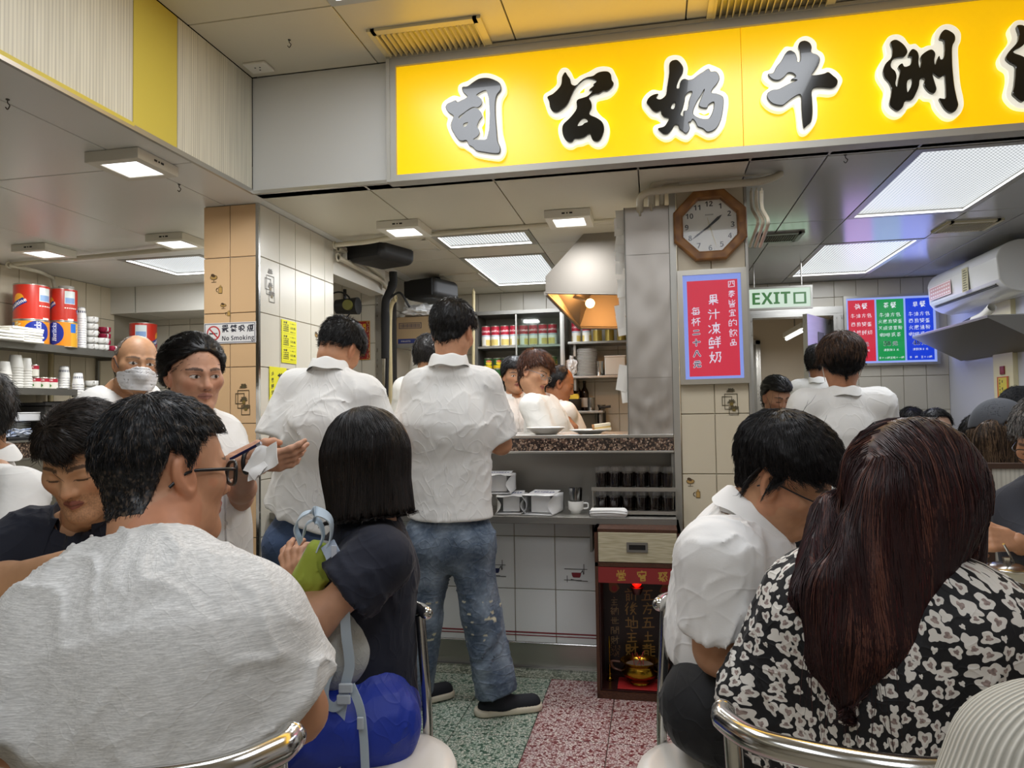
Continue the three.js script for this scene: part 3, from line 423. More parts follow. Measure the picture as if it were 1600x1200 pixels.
// exit sign hung from the ceiling
{
  const a = onZ(1162, 449, -5.5), b = onZ(1268, 446, -5.5), c = onZ(1268, 482, -5.5), w = b.x - a.x, h = b.y - c.y, o = thing('exit_sign', 'green and white exit sign in a silver case under the grey ceiling', 'exit sign', [(a.x + b.x) / 2, (b.y + c.y) / 2, -5.5]);
  part('case', [...frameRect(w, h, 0.014, 0.03), box(w - 0.01, h - 0.01, 0.006, 0, 0, 0.005)], alu, o);
  const tex = canvasTex(1024, 380, (g) => { g.fillStyle = '#c9dccb'; g.fillRect(0, 0, 1024, 380); g.fillStyle = '#2f6b2f'; g.font = 'bold 330px sans-serif'; g.save(); g.scale(0.92, 1); g.fillText('EXIT', 76, 306); g.restore(); g.strokeStyle = '#2f6b2f'; g.lineWidth = 34; g.strokeRect(772, 106, 170, 196); });
  part('face', box(w - 0.028, h - 0.028, 0.006, 0, 0, 0.016), M(0x404040, 0.35, { emissive: 0xffffff, emissiveMap: tex, emissiveIntensity: 0.85 }), o);
  for (const s of [-0.35, 0.35]) part('hanger', rod(V(w * s, h / 2, 0.01), V(w * s, LOW - o.position.y, 0.01), 0.005), alu, o);
  rectLight(w - 0.03, h - 0.03, 0xc8ffd0, 0.5, o, [0, 0, 0.034], [0, 0, 3]);
}
// No Smoking plate, yellow price notes, red new year strip
{
  const plate = (name, label, cat, pos, w, h, ry, tex, grp) => { const o = part(name, rbox(w, h, 0.004, 0.0015), M(0xffffff, 0.4, { map: tex }), scene, pos); o.name = numbered(name); o.rotation.y = ry; o.userData = { label, category: cat }; if (grp) o.userData.group = grp; return o; };
  const facing = (g) => g;
  plate('no_smoking_sign', 'white No Smoking plate on the peach tiles of the pillar', 'sign', [-2.066, 1.655, -3.196], 0.285, 0.105, 0, canvasTex(640, 236, (g) => {
    g.fillStyle = '#e9e8e6'; g.fillRect(0, 0, 640, 236); g.strokeStyle = '#4a4a55'; g.lineWidth = 8; g.strokeRect(12, 12, 616, 212); g.strokeStyle = '#c33b3b'; g.lineWidth = 16; g.beginPath(); g.arc(118, 116, 76, 0, 7); g.stroke(); g.fillStyle = '#333'; g.fillRect(66, 112, 80, 16); g.fillRect(152, 112, 14, 16); g.beginPath(); g.moveTo(64, 62); g.lineTo(172, 170); g.stroke();
    g.strokeStyle = '#33333c'; hanRow(g, '嚴禁吸煙', 222, 26, 82, 104, 0.13); g.fillStyle = '#33333c'; g.font = 'bold 70px sans-serif'; g.fillText('No Smoking', 218, 202);
  }));
  const rows = (g, w, n, x, lw, seedk) => { for (let i = 0; i < n; i++) { g.fillRect(x, 0, lw, 3); } };
  const note = canvasTex(200, 520, (g) => { g.fillStyle = '#e9e42c'; g.fillRect(0, 0, 200, 520); g.fillStyle = g.strokeStyle = '#2e3323'; [['早餐', '48元'], ['茶餐', '58元'], ['快餐', '68元']].forEach(([t, p], k) => { const y = 18 + k * 168; hanRow(g, t, 22, y, 24, 27, 0.16); ['牛油方包', '火腿通粉', '西煎雙蛋', '咖啡或茶'].forEach((r, i) => hanRow(g, r, 20, y + 32 + i * 24, 18, 18, 0.15)); hanRow(g, '十一時至十二', 108, y + 10, 13, 13, 0.14); g.font = 'bold 36px serif'; g.fillText(p.slice(0, 2), 112, y + 82); han(g, '元', 152, y + 52, 34, 0.16); hanRow(g, '凍飲加2元', 112, y + 112, 14, 14, 0.14); g.fillRect(18, y + 142, 164, 2); }); });
  plate('price_note', 'upright yellow price note on the pale side tiles of the pillar', 'notice', [-1.907, 1.631, -3.49], 0.158, 0.228, Math.PI / 2, note);
  plate('price_note', 'yellow notice partly hidden behind the leaning waiter', 'notice', [-1.907, 1.39, -3.375], 0.17, 0.2, Math.PI / 2, canvasTex(160, 190, (g) => { g.fillStyle = '#e9e42c'; g.fillRect(0, 0, 160, 190); g.strokeStyle = '#2e3323'; han(g, '茶', 70, 30, 60, 0.16); hanRow(g, '冷熱鮮奶品', 16, 24, 22, 30, 0.14, true); hanRow(g, '早晚', 70, 100, 46, 46, 0.16); }));
  const fai = onZ(567, 532, -4.9); plate('new_year_strip', 'red and gold New Year strip on the narrow tiled wall', 'paper strip', [fai.x, fai.y, -4.893], 0.118, 0.285, 0, canvasTex(200, 480, (g) => { g.fillStyle = '#8c1a1c'; g.fillRect(0, 0, 200, 480); for (let i = 0; i < 260; i++) { g.fillStyle = ['#c8a04a', '#a63a5a', '#3d5a4a', '#d8cfa8'][i % 4]; const e = rnd(); g.fillRect(e < 0.5 ? rr(6, 44) : rr(156, 192), rr(6, 470), 7, 7); } g.fillStyle = '#9c1416'; g.fillRect(48, 14, 104, 452); g.strokeStyle = '#e0b62c'; hanRow(g, '開工大吉', 54, 30, 92, 106, 0.13, true); g.lineWidth = 5; g.strokeRect(4, 4, 192, 472); }));
  const pz = onX(1549, 620, 2.328); plate('wall_price_list', 'small yellow and orange price list on the cream strip of the right wall', 'notice', [2.326, pz.y, -5.42], 0.16, 0.27, -Math.PI / 2, canvasTex(160, 330, (g) => { g.fillStyle = '#c8562a'; g.fillRect(0, 0, 160, 330); g.fillStyle = '#dccb4a'; g.fillRect(20, 8, 120, 314); g.strokeStyle = '#3a3420'; hanRow(g, '早餐牛油方包', 30, 20, 20, 26, 0.14, true); hanRow(g, '茶餐咖啡', 66, 30, 22, 60, 0.14, true); hanRow(g, '48元58元', 104, 30, 24, 44, 0.14, true); }));
  const rz = onX(1538, 655, 2.328); plate('red_paper_charm', 'small red paper charm under the price list on the right wall', 'paper charm', [2.327, rz.y, -5.5], 0.14, 0.09, -Math.PI / 2, canvasTex(96, 64, (g) => { g.fillStyle = '#b3261e'; g.fillRect(0, 0, 96, 64); g.strokeStyle = '#e2a93a'; han(g, '大', 8, 8, 44, 0.12); han(g, '吉', 50, 8, 44, 0.12); }));
}
// ---------------------------------------------------------------- serving counter
const CZ = -3.45;
{
  const o = thing('serving_counter', 'tiled serving counter with steel ledge and speckled granite top', 'counter', [-0.9, 0, CZ]);
  const x0 = -1.9, x1 = 0.084, C = (x0 + x1) / 2, w = x1 - x0;
  part('core', box(w, 0.62, 0.6, C + 0.9, 0.43, -0.306), grout, o);
  const xs = []; for (let x = -1.89; x < 0.05; x += 0.2) xs.push(x); xs.push(0.084);
  tileGrid(o, (u, v) => [[u + 0.9, v, -0.004], 0], xs, [0.124, 0.38, 0.635, 0.735], whiteTiles);
  part('kick_plate', box(w, 0.12, 0.02, C + 0.9, 0.06, -0.012), steel, o);
  part('kick_trim', [box(w, 0.008, 0.03, C + 0.9, 0.004, 0.004), cyl(0.005, 0.005, w, 0, 0, 0, 10).rotateZ(Math.PI / 2).translate(C + 0.9, 0.122, 0.004)], chrome, o);
  part('ledge', [rbox(w, 0.022, 0.36, 0.004, C + 0.9, 0.746, -0.01)], steel, o);
  part('ledge_lip', rbox(w, 0.034, 0.012, 0.003, C + 0.9, 0.74, 0.17), steelDull, o);
  part('back_panel', box(w, 0.3, 0.02, C + 0.9, 0.9, -0.19), M(0x8f8d88, 0.42, { metalness: 0.8 }), o);
  part('granite_top', metreUV(rbox(w, 0.07, 0.5, 0.004, C + 0.9, 1.082, -0.25), 3), granite, o);
  part('top_lip', [rbox(w, 0.018, 0.03, 0.004, C + 0.9, 1.118, -0.012), rbox(w, 0.012, 0.02, 0.003, C + 0.9, 1.043, -0.006), box(w, 0.01, 0.44, C + 0.9, 1.12, -0.28)], steel, o);
  part('support', [box(0.02, 0.3, 0.3, -0.98, 0.9, -0.04), box(0.03, 0.28, 0.02, 0.985, 0.9, -0.02)], steelDull, o);
  const red = M(0x7d1c28, 0.4);
  for (const yy of [0.158, 0.172]) part('red_line', box(w, yy > 0.16 ? 0.006 : 0.004, 0.001, C + 0.9, yy, 0.0012), red, o);
  stain([-0.79 + 0.9, 0.47, 0.0015], 0, o, panBlue, 0.13, 0.15, 'tile_print'); stain([-0.39 + 0.9, 0.46, 0.0015], 0, o, panRed, 0.13, 0.15, 'tile_print'); stain([-1.17 + 0.9, 0.47, 0.0015], 0, o, panBlue, 0.13, 0.15, 'tile_print');
  part('bracket', box(0.012, 0.14, 0.1, -0.305 + 0.9, 0.655, 0.05), steelDull, o);
}
// steel column at the end of the counter
{
  const o = thing('steel_column', 'tall brushed steel column on the counter beside the pillar', 'column', [-0.02, 1.125, CZ - 0.1]);
  const g = new THREE.BoxGeometry(0.212, 1.09, 0.2, 24, 60, 2).translate(0, 0.545, 0), p = g.attributes.position;
  for (let i = 0; i < p.count; i++) { const x = p.getX(i), y = p.getY(i), z = p.getZ(i); if (z > 0.09 && Math.abs(x) < 0.1) p.setZ(i, z + 0.0022 * noise3(x * 9, y * 5, 2) + 0.0035 * noise3(x * 14, y * 9, 5) * Math.max(0, 1 - y * 2.4)); }
  g.computeVertexNormals(); part('sheet', g, M(0xbdb7b0, 0.4, { metalness: 1 }), o); part('seam', [box(0.213, 0.001, 0.003, 0, 0.86, 0.101), box(0.213, 0.001, 0.003, 0, 0.27, 0.101), box(0.006, 1.09, 0.006, -0.105, 0.545, 0.1), box(0.006, 1.09, 0.006, 0.105, 0.545, 0.1)], steelDull, o);
}
// slips of paper clipped along the column
{
  const paper = M(0xecebe6, 0.8);
  for (let k = 0; k < 14; k++) { const y = k < 7 ? 2.19 - k * 0.035 : k < 12 ? 1.86 - (k - 7) * 0.045 : 1.42 - (k - 12) * 0.07, g = new THREE.BoxGeometry(rr(0.03, 0.06), rr(0.08, 0.13), 0.0015, 4, 4, 1), p = g.attributes.position, s = rr(0, 9); for (let i = 0; i < p.count; i++) p.setZ(i, p.getZ(i) + 0.006 * noise3(p.getX(i) * 18, p.getY(i) * 14, s)); g.computeVertexNormals(); const o = part('order_slip', g, paper, scene, [-0.145 + rr(-0.012, 0.006), y - 0.02, CZ - 0.03 - 0.006 * k], [rr(-0.1, 0.1), rr(-0.5, 0.1), rr(-0.2, 0.2)]); o.name = numbered('order_slip'); o.userData = { label: 'white order slip hanging at the edge of the steel column', category: 'paper slip', group: 'order slips clipped to the steel column' }; }
}
// exhaust hood
{
  const zf = -4.25, zb = -5.4, o = thing('exhaust_hood', 'large slanted steel exhaust hood with a lit bulb inside over the stove', 'exhaust hood', [-0.3, 0, zf]), L = (v) => [v.x + 0.3, v.y, v.z - zf];
  const hs = M(0x96918a, 0.5, { metalness: 0.85 }), pt = (px, py, z) => L(onZ(px, py, z)), xr = 0.4, tl = pt(912, 352, zf), l1 = pt(853, 432, zf), l2 = pt(853, 458, zf), rb = [xr, l2[1] - 0.045, 0], bl = pt(905, 512, zb), yt = LOW;
  const sheet = (pts) => { const c = V(0, 0, 0), P = pts.map((p) => V(...p)); const n = P[1].clone().sub(P[0]).cross(P[2].clone().sub(P[0])).setLength(0.003), pos = [], idx = [], N = P.length; P.forEach((p) => pos.push(...p.clone().add(n).toArray())); P.forEach((p) => pos.push(...p.clone().sub(n).toArray())); for (let i = 1; i + 1 < N; i++) idx.push(0, i, i + 1, N, N + i + 1, N + i); for (let i = 0; i < N; i++) { const k = (i + 1) % N; idx.push(i, N + i, k, k, N + i, N + k); } const g = new THREE.BufferGeometry(); g.setAttribute('position', new THREE.Float32BufferAttribute(pos, 3)); g.setIndex(idx); const q = g.toNonIndexed(); q.computeVertexNormals(); return q; };
  part('front_sheet', sheet([l2, rb, [xr, yt, 0], [tl[0], yt, 0], l1]), hs, o);
  part('side_sheet', sheet([bl, l2, l1, [tl[0], yt, 0], [tl[0], yt, bl[2]]]), hs, o);
  part('back_sheet', sheet([bl, [xr, bl[1] - 0.03, bl[2]], [xr, yt, bl[2]], [tl[0], yt, bl[2]]]), hs, o);
  part('gutter', [rod(V(...l2), V(...bl), 0.014), rod(V(...l2), V(...rb), 0.006), rod(V(...bl), V(xr, bl[1] - 0.03, bl[2]), 0.012)], hs, o);
  const bulb = pt(922, 474, -4.85); part('bulb', new THREE.SphereGeometry(0.032, 20, 14).translate(...bulb), M(0xffffff, 0.3, { emissive: 0xffdca0, emissiveIntensity: 6 }), o); part('bulb_socket', rod(V(bulb[0] - 0.02, bulb[1] + 0.02, bulb[2]), V(bulb[0] - 0.16, bulb[1] + 0.07, bulb[2]), 0.012), steelDull, o);
  const pl = new THREE.PointLight(0xffb060, 0.6); pl.name = 'light'; pl.position.set(...bulb); pl.shadow.radius = 1.3; pl.castShadow = true; o.add(pl);
  part('duct', box(0.5, 0.24, 0.3, -0.1, 2.17, zb - zf - 0.3), steelDull, o);
}
// ---------------------------------------------------------------- shrine cabinet
{
  const x0 = -0.272, x1 = 0.095, z1 = -3.14, z0 = -3.44, w = x1 - x0, d = z1 - z0, o = thing('shrine_cabinet', 'small wooden cabinet with a cream drawer above an earth-god shrine', 'cabinet', [(x0 + x1) / 2, 0, (z0 + z1) / 2]);
  const wood = M(0x5d3c28, 0.5, { map: grainTex([255, 245, 235], [150, 130, 120], 4, 0.05, 8) }), dark = M(0x2a0f0d, 0.3), redp = M(0x8e2a28, 0.4);
  part('body', [box(0.014, 0.728, d, -w / 2 + 0.007, 0.364, 0), box(0.014, 0.728, d, w / 2 - 0.007, 0.364, 0), box(w, 0.014, d, 0, 0.721, 0), box(w, 0.018, d, 0, 0.575, 0), box(w, 0.03, d, 0, 0.015, 0)], wood, o);
  const dr = part('drawer', rbox(w - 0.032, 0.128, 0.02, 0.003, 0, 0.65, d / 2 - 0.008), M(0xcfc9b2, 0.5, { map: grainTex([255, 252, 245], [205, 198, 180], 0.6, 0.12, 31) }), o); part('handle', [...frameRect(0.09, 0.042, 0.01, 0.006)].map((g) => g.translate(0, 0.652, d / 2 + 0.002)), steelDull, dr); part('handle_recess', box(0.072, 0.024, 0.002, 0, 0.652, d / 2 + 0.003), black, dr);
  const hd = part('header', box(w - 0.028, 0.068, 0.012, 0, 0.53, d / 2 - 0.006), redp, o);
  const gold = canvasTex(512, 96, (g) => { g.fillStyle = '#8a2a2a'; g.fillRect(0, 0, 512, 96); g.strokeStyle = '#b08d3e'; [['堂', 118], ['寶', 252], ['聚', 386]].forEach(([c, x]) => han(g, c, x, 14, 66, 0.12)); });
  part('header_print', new THREE.PlaneGeometry(w - 0.03, 0.066), M(0xffffff, 0.45, { map: gold }), hd, [0, 0.53, d / 2 + 0.0012]);
  part('lining', [box(w - 0.03, 0.55, 0.006, 0, 0.29, -d / 2 + 0.1), box(0.006, 0.54, d - 0.1, -w / 2 + 0.018, 0.29, 0.04), box(0.006, 0.54, d - 0.1, w / 2 - 0.018, 0.29, 0.04), box(w - 0.03, 0.006, d - 0.02, 0, 0.034, 0), box(w - 0.03, 0.006, d - 0.02, 0, 0.563, 0)], dark, o);
  const board = canvasTex(640, 960, (g) => {
    g.fillStyle = '#0c0908'; g.fillRect(0, 0, 640, 960); g.strokeStyle = '#8a6a34'; hanRow(g, '五方五土龍神', 336, 250, 112, 118, 0.1, true); hanRow(g, '前後地主財神', 190, 250, 112, 118, 0.1, true); g.strokeStyle = '#7d6a48'; hanRow(g, '主納世間財', 60, 330, 74, 84, 0.09, true); hanRow(g, '天下金元寶'.replace('金', '大'), 500, 330, 74, 84, 0.09, true);
    for (const x of [100, 540]) { g.fillStyle = '#7a5528'; g.beginPath(); g.moveTo(x + (x < 300 ? -60 : 60), 60); g.lineTo(x + 46, 250); g.quadraticCurveTo(x, 330, x - 46, 270); g.fill(); g.fillStyle = '#8e1c1c'; g.beginPath(); g.arc(x, 258, 26, 0, 7); g.fill(); }
    g.fillStyle = '#6a5030'; for (let i = 0; i < 90; i++) { const a = rr(0, 6.28), r = rr(20, 70); g.beginPath(); g.arc(320 + Math.cos(a) * r * 1.2, 170 + Math.sin(a) * r * 0.6, 5, 0, 7); g.fill(); g.beginPath(); g.arc((i % 2 ? 90 : 560) + rr(-50, 50), 800 + rr(-50, 50), 5, 0, 7); g.fill(); }
  });
  part('inscription', box(w - 0.04, 0.5, 0.006, 0, 0.31, -d / 2 + 0.108), M(0xffffff, 0.3, { map: board }), o);
  const px = onZ(995, 909, -3.2), lamp = part('lamp', new THREE.SphereGeometry(0.022, 20, 14, 0, 6.283, 1.35, 1.8).translate(px.x - o.position.x, 0.492, d / 2 - 0.05), M(0xff2020, 0.3, { emissive: 0xff1408, emissiveIntensity: 1.3 }), o);
  part('lamp_base', cyl(0.03, 0.018, 0.03, px.x - o.position.x, 0.455, d / 2 - 0.05), dark, o);
  const pl = new THREE.PointLight(0xff3018, 0.02); pl.name = 'light'; pl.position.set(px.x - o.position.x, 0.48, d / 2 - 0.02); pl.castShadow = true; o.add(pl);
  // things standing in it
  const brass = M(0xb08a2c, 0.22, { metalness: 1 }), pot = onZ(1000, 1060, -3.24);
  const mat = part('red_mat', rbox(0.19, 0.005, 0.13, 0.002, 0, 0.0025, 0), M(0xa01a1a, 0.7), scene, [pot.x, 0.037, -3.225]); mat.name = numbered('red_mat'); mat.userData = { label: 'small red mat under the brass incense pot', category: 'mat' };
  const t = thing('incense_pot', 'round brass incense pot with two handles in the shrine', 'pot', [pot.x, 0.042, -3.225]); t.scale.set(1.35, 0.9, 1.2);
  part('bowl', lathe([[0.03, 0], [0.034, 0.008], [0.024, 0.02], [0.05, 0.04], [0.06, 0.062], [0.05, 0.085], [0.048, 0.095], [0.064, 0.112], [0.06, 0.114], [0.044, 0.097], [0.046, 0.085], [0.05, 0.07]]), brass, t);
  for (const s of [-1, 1]) part('handle', tube([[0.052 * s, 0.055, 0], [0.085 * s, 0.07, 0], [0.09 * s, 0.1, 0], [0.062 * s, 0.1, 0]], 0.006), M(0x4a2a18, 0.5), t);
  part('ash', cyl(0.046, 0.046, 0.006, 0, 0.09, 0), M(0x6a5a4a, 0.95), t); for (let k = 0; k < 5; k++) part('incense_stick', rod(V(rr(-0.02, 0.02), 0.09, rr(-0.02, 0.02)), V(rr(-0.035, 0.035), 0.15, rr(-0.02, 0.02)), 0.0012), redp, t);
  const cs = onZ(953, 1060, -3.26), c = thing('candle_holder', 'slender brass candle stick beside the incense pot', 'candle stick', [cs.x, 0.037, -3.26]); part('base', lathe([[0, 0], [0.016, 0], [0.012, 0.012], [0.005, 0.02], [0.008, 0.03], [0.003, 0.04]], 16), brass, c); part('stem', cyl(0.003, 0.004, 0.11, 0, 0.09, 0, 10), brass, c); part('tip', cyl(0.001, 0.006, 0.05, 0, 0.17, 0, 10), brass, c);
}
// ---------------------------------------------------------------- goods on the counter ledge
const ceramic = M(0xe9e8e3, 0.2), LEDGE = 0.757;
{
  const tray = thing('glass_rack', 'two-tier steel rack for the coffee glasses', 'rack', [-0.105, LEDGE, -3.43]);
  part('shelf', [box(0.39, 0.004, 0.2, 0, 0.012, 0), box(0.39, 0.016, 0.006, 0, 0.016, 0.1), box(0.006, 0.02, 0.2, -0.195, 0.014, 0)], steel, tray); part('shelf', [box(0.39, 0.004, 0.16, 0, 0.118, -0.02), box(0.39, 0.018, 0.006, 0, 0.118, 0.062)], steel, tray);
  for (const [x, z] of [[-0.19, -0.09], [0.19, -0.09], [0.19, 0.055], [-0.19, 0.055]]) part('post', cyl(0.004, 0.004, 0.12, x, 0.06, z, 10), steel, tray);
  const gl = M(0xffffff, 0.03, { transmission: 1, thickness: 0 }), cof = M(0x120a07, 0.15);
  const proto = (() => { const o = thing('coffee_glass', 'glass of black iced coffee on the upper tier of the steel rack', 'glass', [0, 0, 0], 0, 'coffee glasses on the upper tier'); part('glass_wall', lathe([[0.024, 0], [0.0245, 0.003], [0.029, 0.095], [0.0278, 0.0955], [0.0268, 0.07]], 24), gl, o); part('coffee', cyl(0.0252, 0.0225, 0.066, 0, 0.036, 0), cof, o); return o; })();
  for (let tier = 1; tier >= 0; tier--) for (let r = 0; r < 2; r++) for (let i = 0; i < 6; i++) {
    const p = [-0.26 + i * 0.062 + r * 0.012, LEDGE + (tier ? 0.12 : 0.015), -3.425 - r * 0.058 + (tier ? 0 : 0.02)];
    if (tier && !r && !i) proto.position.set(...p); else { const o = dup(proto, p); if (!tier) { o.userData.label = 'glass of black iced coffee on the lower tier of the steel rack'; o.userData.group = 'coffee glasses on the lower tier'; o.scale.y = 0.9; } }
  }
  const tw = onZ(951, 806, -3.29), t = thing('folded_towel', 'rolled white cloth with a thin dark stripe on the ledge', 'towel', [tw.x, LEDGE + 0.001, -3.3]);
  const g = new RoundedBoxGeometry(0.17, 0.036, 0.06, 6, 0.016), p = g.attributes.position; for (let i = 0; i < p.count; i++) p.setY(i, p.getY(i) + 0.004 * noise3(p.getX(i) * 30, p.getZ(i) * 60, 4) + 0.018); g.computeVertexNormals(); part('cloth', g, M(0xe8e8e6, 0.95), t); part('fold', [tube([[-0.085, 0.018, 0.03], [0, 0.022, 0.0315], [0.085, 0.016, 0.03]], 0.003), tube([[-0.085, 0.028, 0.027], [0.02, 0.031, 0.027], [0.085, 0.026, 0.026]], 0.003)], M(0xdcdcda, 0.95), t); part('stripe', tube([[-0.084, 0.004, 0.029], [-0.086, 0.02, 0.031], [-0.082, 0.034, 0.02]], 0.0015), M(0x444a55, 0.9), t);
  const cp = onZ(900, 798, -3.4), c = thing('stacking_cup', 'white stacking cup with a handle beside the coffee rack', 'cup', [cp.x, LEDGE, -3.4]);
  part('body', lathe([[0, 0.002], [0.024, 0], [0.026, 0.012], [0.036, 0.02], [0.037, 0.058], [0.034, 0.058], [0.033, 0.022], [0, 0.01]]), ceramic, c); part('handle', tube([[0.036, 0.048, 0], [0.056, 0.046, 0], [0.056, 0.026, 0], [0.036, 0.022, 0]], 0.004), ceramic, c);
  const tb = thing('steel_tumbler', 'steel tumbler standing in the white cup', 'tumbler', [cp.x, LEDGE + 0.025, -3.4]); part('body', lathe([[0, 0.001], [0.027, 0], [0.032, 0.095], [0.031, 0.095], [0.026, 0.004], [0, 0.004]]), M(0x8a8a88, 0.2, { metalness: 1 }), tb);
}
// paper bags lying on the ledge
{
  const pr = canvasTex(256, 160, (g) => { g.fillStyle = '#f1f1f1'; g.fillRect(0, 0, 256, 160); g.fillStyle = '#3a3f46'; for (let r = 0; r < 3; r++) for (let i = 0; i < 9; i++) g.fillRect(40 + i * 18, 14 + r * 9, 12, 4); g.strokeStyle = g.fillStyle = '#27337a'; hanRow(g, '茶牛方奶茶品早', 30, 56, 28, 29, 0.18); g.fillRect(50, 96, 160, 4); });
  const paper = M(0xe9e9e8, 0.75), print = M(0xffffff, 0.75, { map: pr });
  const bag = (px, py, y, z, w, h, d, turn, label) => {
    const p = onZ(px, py, z), o = thing('paper_bag', label, 'paper bag', [p.x, y, z], turn, undefined), n = 14, m = 8, pos = [], idx = [];
    const ring = (t) => { const r = [], pinch = 0.03 * Math.max(0, t - 0.35) / 0.65; for (let k = 0; k < 28; k++) { const a = k / 28; let x, yy; if (a < 0.3) { x = -w / 2 + (w * a) / 0.3; yy = 0.0015; } else if (a < 0.5) { const q = (a - 0.3) / 0.2; x = w / 2 - pinch * Math.sin(q * Math.PI); yy = h * q; } else if (a < 0.8) { const q = (a - 0.5) / 0.3; x = w / 2 - w * q; yy = h + 0.004 * noise3(q * 2, t * 2, w * 99); } else { const q = (a - 0.8) / 0.2; x = -w / 2 + pinch * Math.sin(q * Math.PI); yy = h * (1 - q); } r.push([x, yy, -d / 2 + d * t]); } return r; };
    const R = Array.from({ length: m + 1 }, (_, i) => ring(i / m)); R.forEach((r) => r.forEach((q) => pos.push(...q)));
    for (let i = 0; i < m; i++) for (let k = 0; k < 28; k++) { const a = i * 28 + k, b = i * 28 + (k + 1) % 28; idx.push(a, b, a + 28, b, b + 28, a + 28); }
    const c0 = pos.length / 3; pos.push(0, h / 2, -d / 2); for (let k = 0; k < 28; k++) idx.push(c0, (k + 1) % 28, k);
    const g = new THREE.BufferGeometry(); g.setAttribute('position', new THREE.Float32BufferAttribute(pos, 3)); g.setIndex(idx); g.computeVertexNormals(); part('sleeve', g, Object.assign(paper, { side: THREE.DoubleSide }), o);
    part('print', new THREE.PlaneGeometry(w * 0.8, d * 0.8).rotateX(-Math.PI / 2), print, o, [0, h + 0.004, -0.02], [0.07, 0, 0]);
    part('inside', box(w - 0.07, h - 0.012, 0.002, 0, h / 2, d / 2 - 0.06), paper, o); return o;
  };
  bag(800, 802, LEDGE, -3.41, 0.15, 0.085, 0.17, 0.12, 'white paper bag with blue print lying under the other bags');
  bag(848, 802, LEDGE, -3.39, 0.165, 0.092, 0.17, -0.16, 'white paper bag with blue print lying next to the cup');
  bag(780, 775, LEDGE + 0.092, -3.43, 0.15, 0.09, 0.15, 0.06, 'white paper bag with blue print lying on top of the others');
}
// plates and sandwich on the granite top
{
  const plate = (px, py, z, r, h, label) => { const p = onZ(px, py, z), o = thing('plate', label, 'plate', [p.x, 1.127, z]); part('rim', lathe([[0, 0.003], [r * 0.5, 0.002], [r * 0.52, 0], [r * 0.6, 0.004], [r * 0.98, h - 0.002], [r, h], [r * 0.96, h + 0.002], [r * 0.55, 0.01], [0, 0.008]], 48), ceramic, o); return o; };
  plate(853, 676, -3.55, 0.1, 0.034, 'deep white plate on the granite counter top'); plate(921, 676, -3.58, 0.1, 0.02, 'flat white plate carrying the toast sandwich');
  const p = onZ(941, 665, -3.58), o = thing('sandwich', 'toasted white bread sandwich on the flat plate', 'sandwich', [p.x, 1.137, -3.58], 0.25); const bread = M(0xe9dcc0, 0.9), crust = M(0xb5793c, 0.85);
  part('slice', rbox(0.085, 0.016, 0.05, 0.004, 0, 0.01, 0), bread, o, null, [0, 0, 0.08]); part('slice', rbox(0.085, 0.016, 0.05, 0.004, 0, 0.032, 0), bread, o, null, [0, 0, 0.12]); part('filling', rbox(0.08, 0.008, 0.047, 0.002, 0, 0.021, 0), M(0xd8b56a, 0.7), o, null, [0, 0, 0.1]); part('crust', [box(0.003, 0.016, 0.05, -0.043, 0.01, 0), box(0.003, 0.016, 0.05, -0.043, 0.032, 0)], crust, o, null, [0, 0, 0.1]);
}
// ---------------------------------------------------------------- drinks station on the left
const shelfMat = M(0x77756f, 0.4, { metalness: 0.7 });
{
  const o = thing('wall_shelf', 'upper grey metal shelf along the left wall carrying tins and cups', 'shelf', [-4.17, 1.71, -4.1]); part('board', rbox(0.36, 0.02, 2.1, 0.003, 0, 0.01, 0.0), shelfMat, o); part('lip', box(0.006, 0.05, 2.1, 0.18, 0.005, 0), shelfMat, o); for (const z of [-0.8, 0.35]) part('bracket', [box(0.3, 0.02, 0.02, 0, -0.012, z), box(0.02, 0.25, 0.02, -0.16, -0.12, z)], shelfMat, o);
  const p = thing('wall_shelf', 'lower grey metal shelf along the left wall carrying paper cups', 'shelf', [-4.17, 1.415, -3.7]); part('board', rbox(0.36, 0.02, 1.4, 0.003, 0, 0.01, 0), shelfMat, p); part('lip', box(0.006, 0.045, 1.4, 0.18, 0.005, 0), shelfMat, p); part('bracket', box(0.02, 0.3, 0.02, -0.16, -0.15, -0.4), shelfMat, p);
  const c = thing('left_counter', 'granite edged counter along the left wall under the trays', 'counter', [-4.1, 0, -4.0]); part('granite_top', metreUV(rbox(0.44, 0.1, 2.4, 0.005, 0, 1.045, 0), 3), granite, c); part('steel_edge', [box(0.46, 0.012, 2.42, 0, 1.101, 0), box(0.008, 0.012, 2.42, 0.228, 0.99, 0)], steelDull, c); part('cabinet_front', box(0.02, 0.98, 2.4, 0.18, 0.49, 0), steel, c);
  const pipe1 = thing('shelf_pipe', 'cream vertical pipe on the left wall between the shelves', 'pipe', [-4.3, 1.0, -4.42]); part('tube', cyl(0.018, 0.018, 0.75, 0, 0.37, 0, 14), M(0xb5a57a, 0.5), pipe1);
}
const tinTex = (fn) => canvasTex(512, 256, fn);
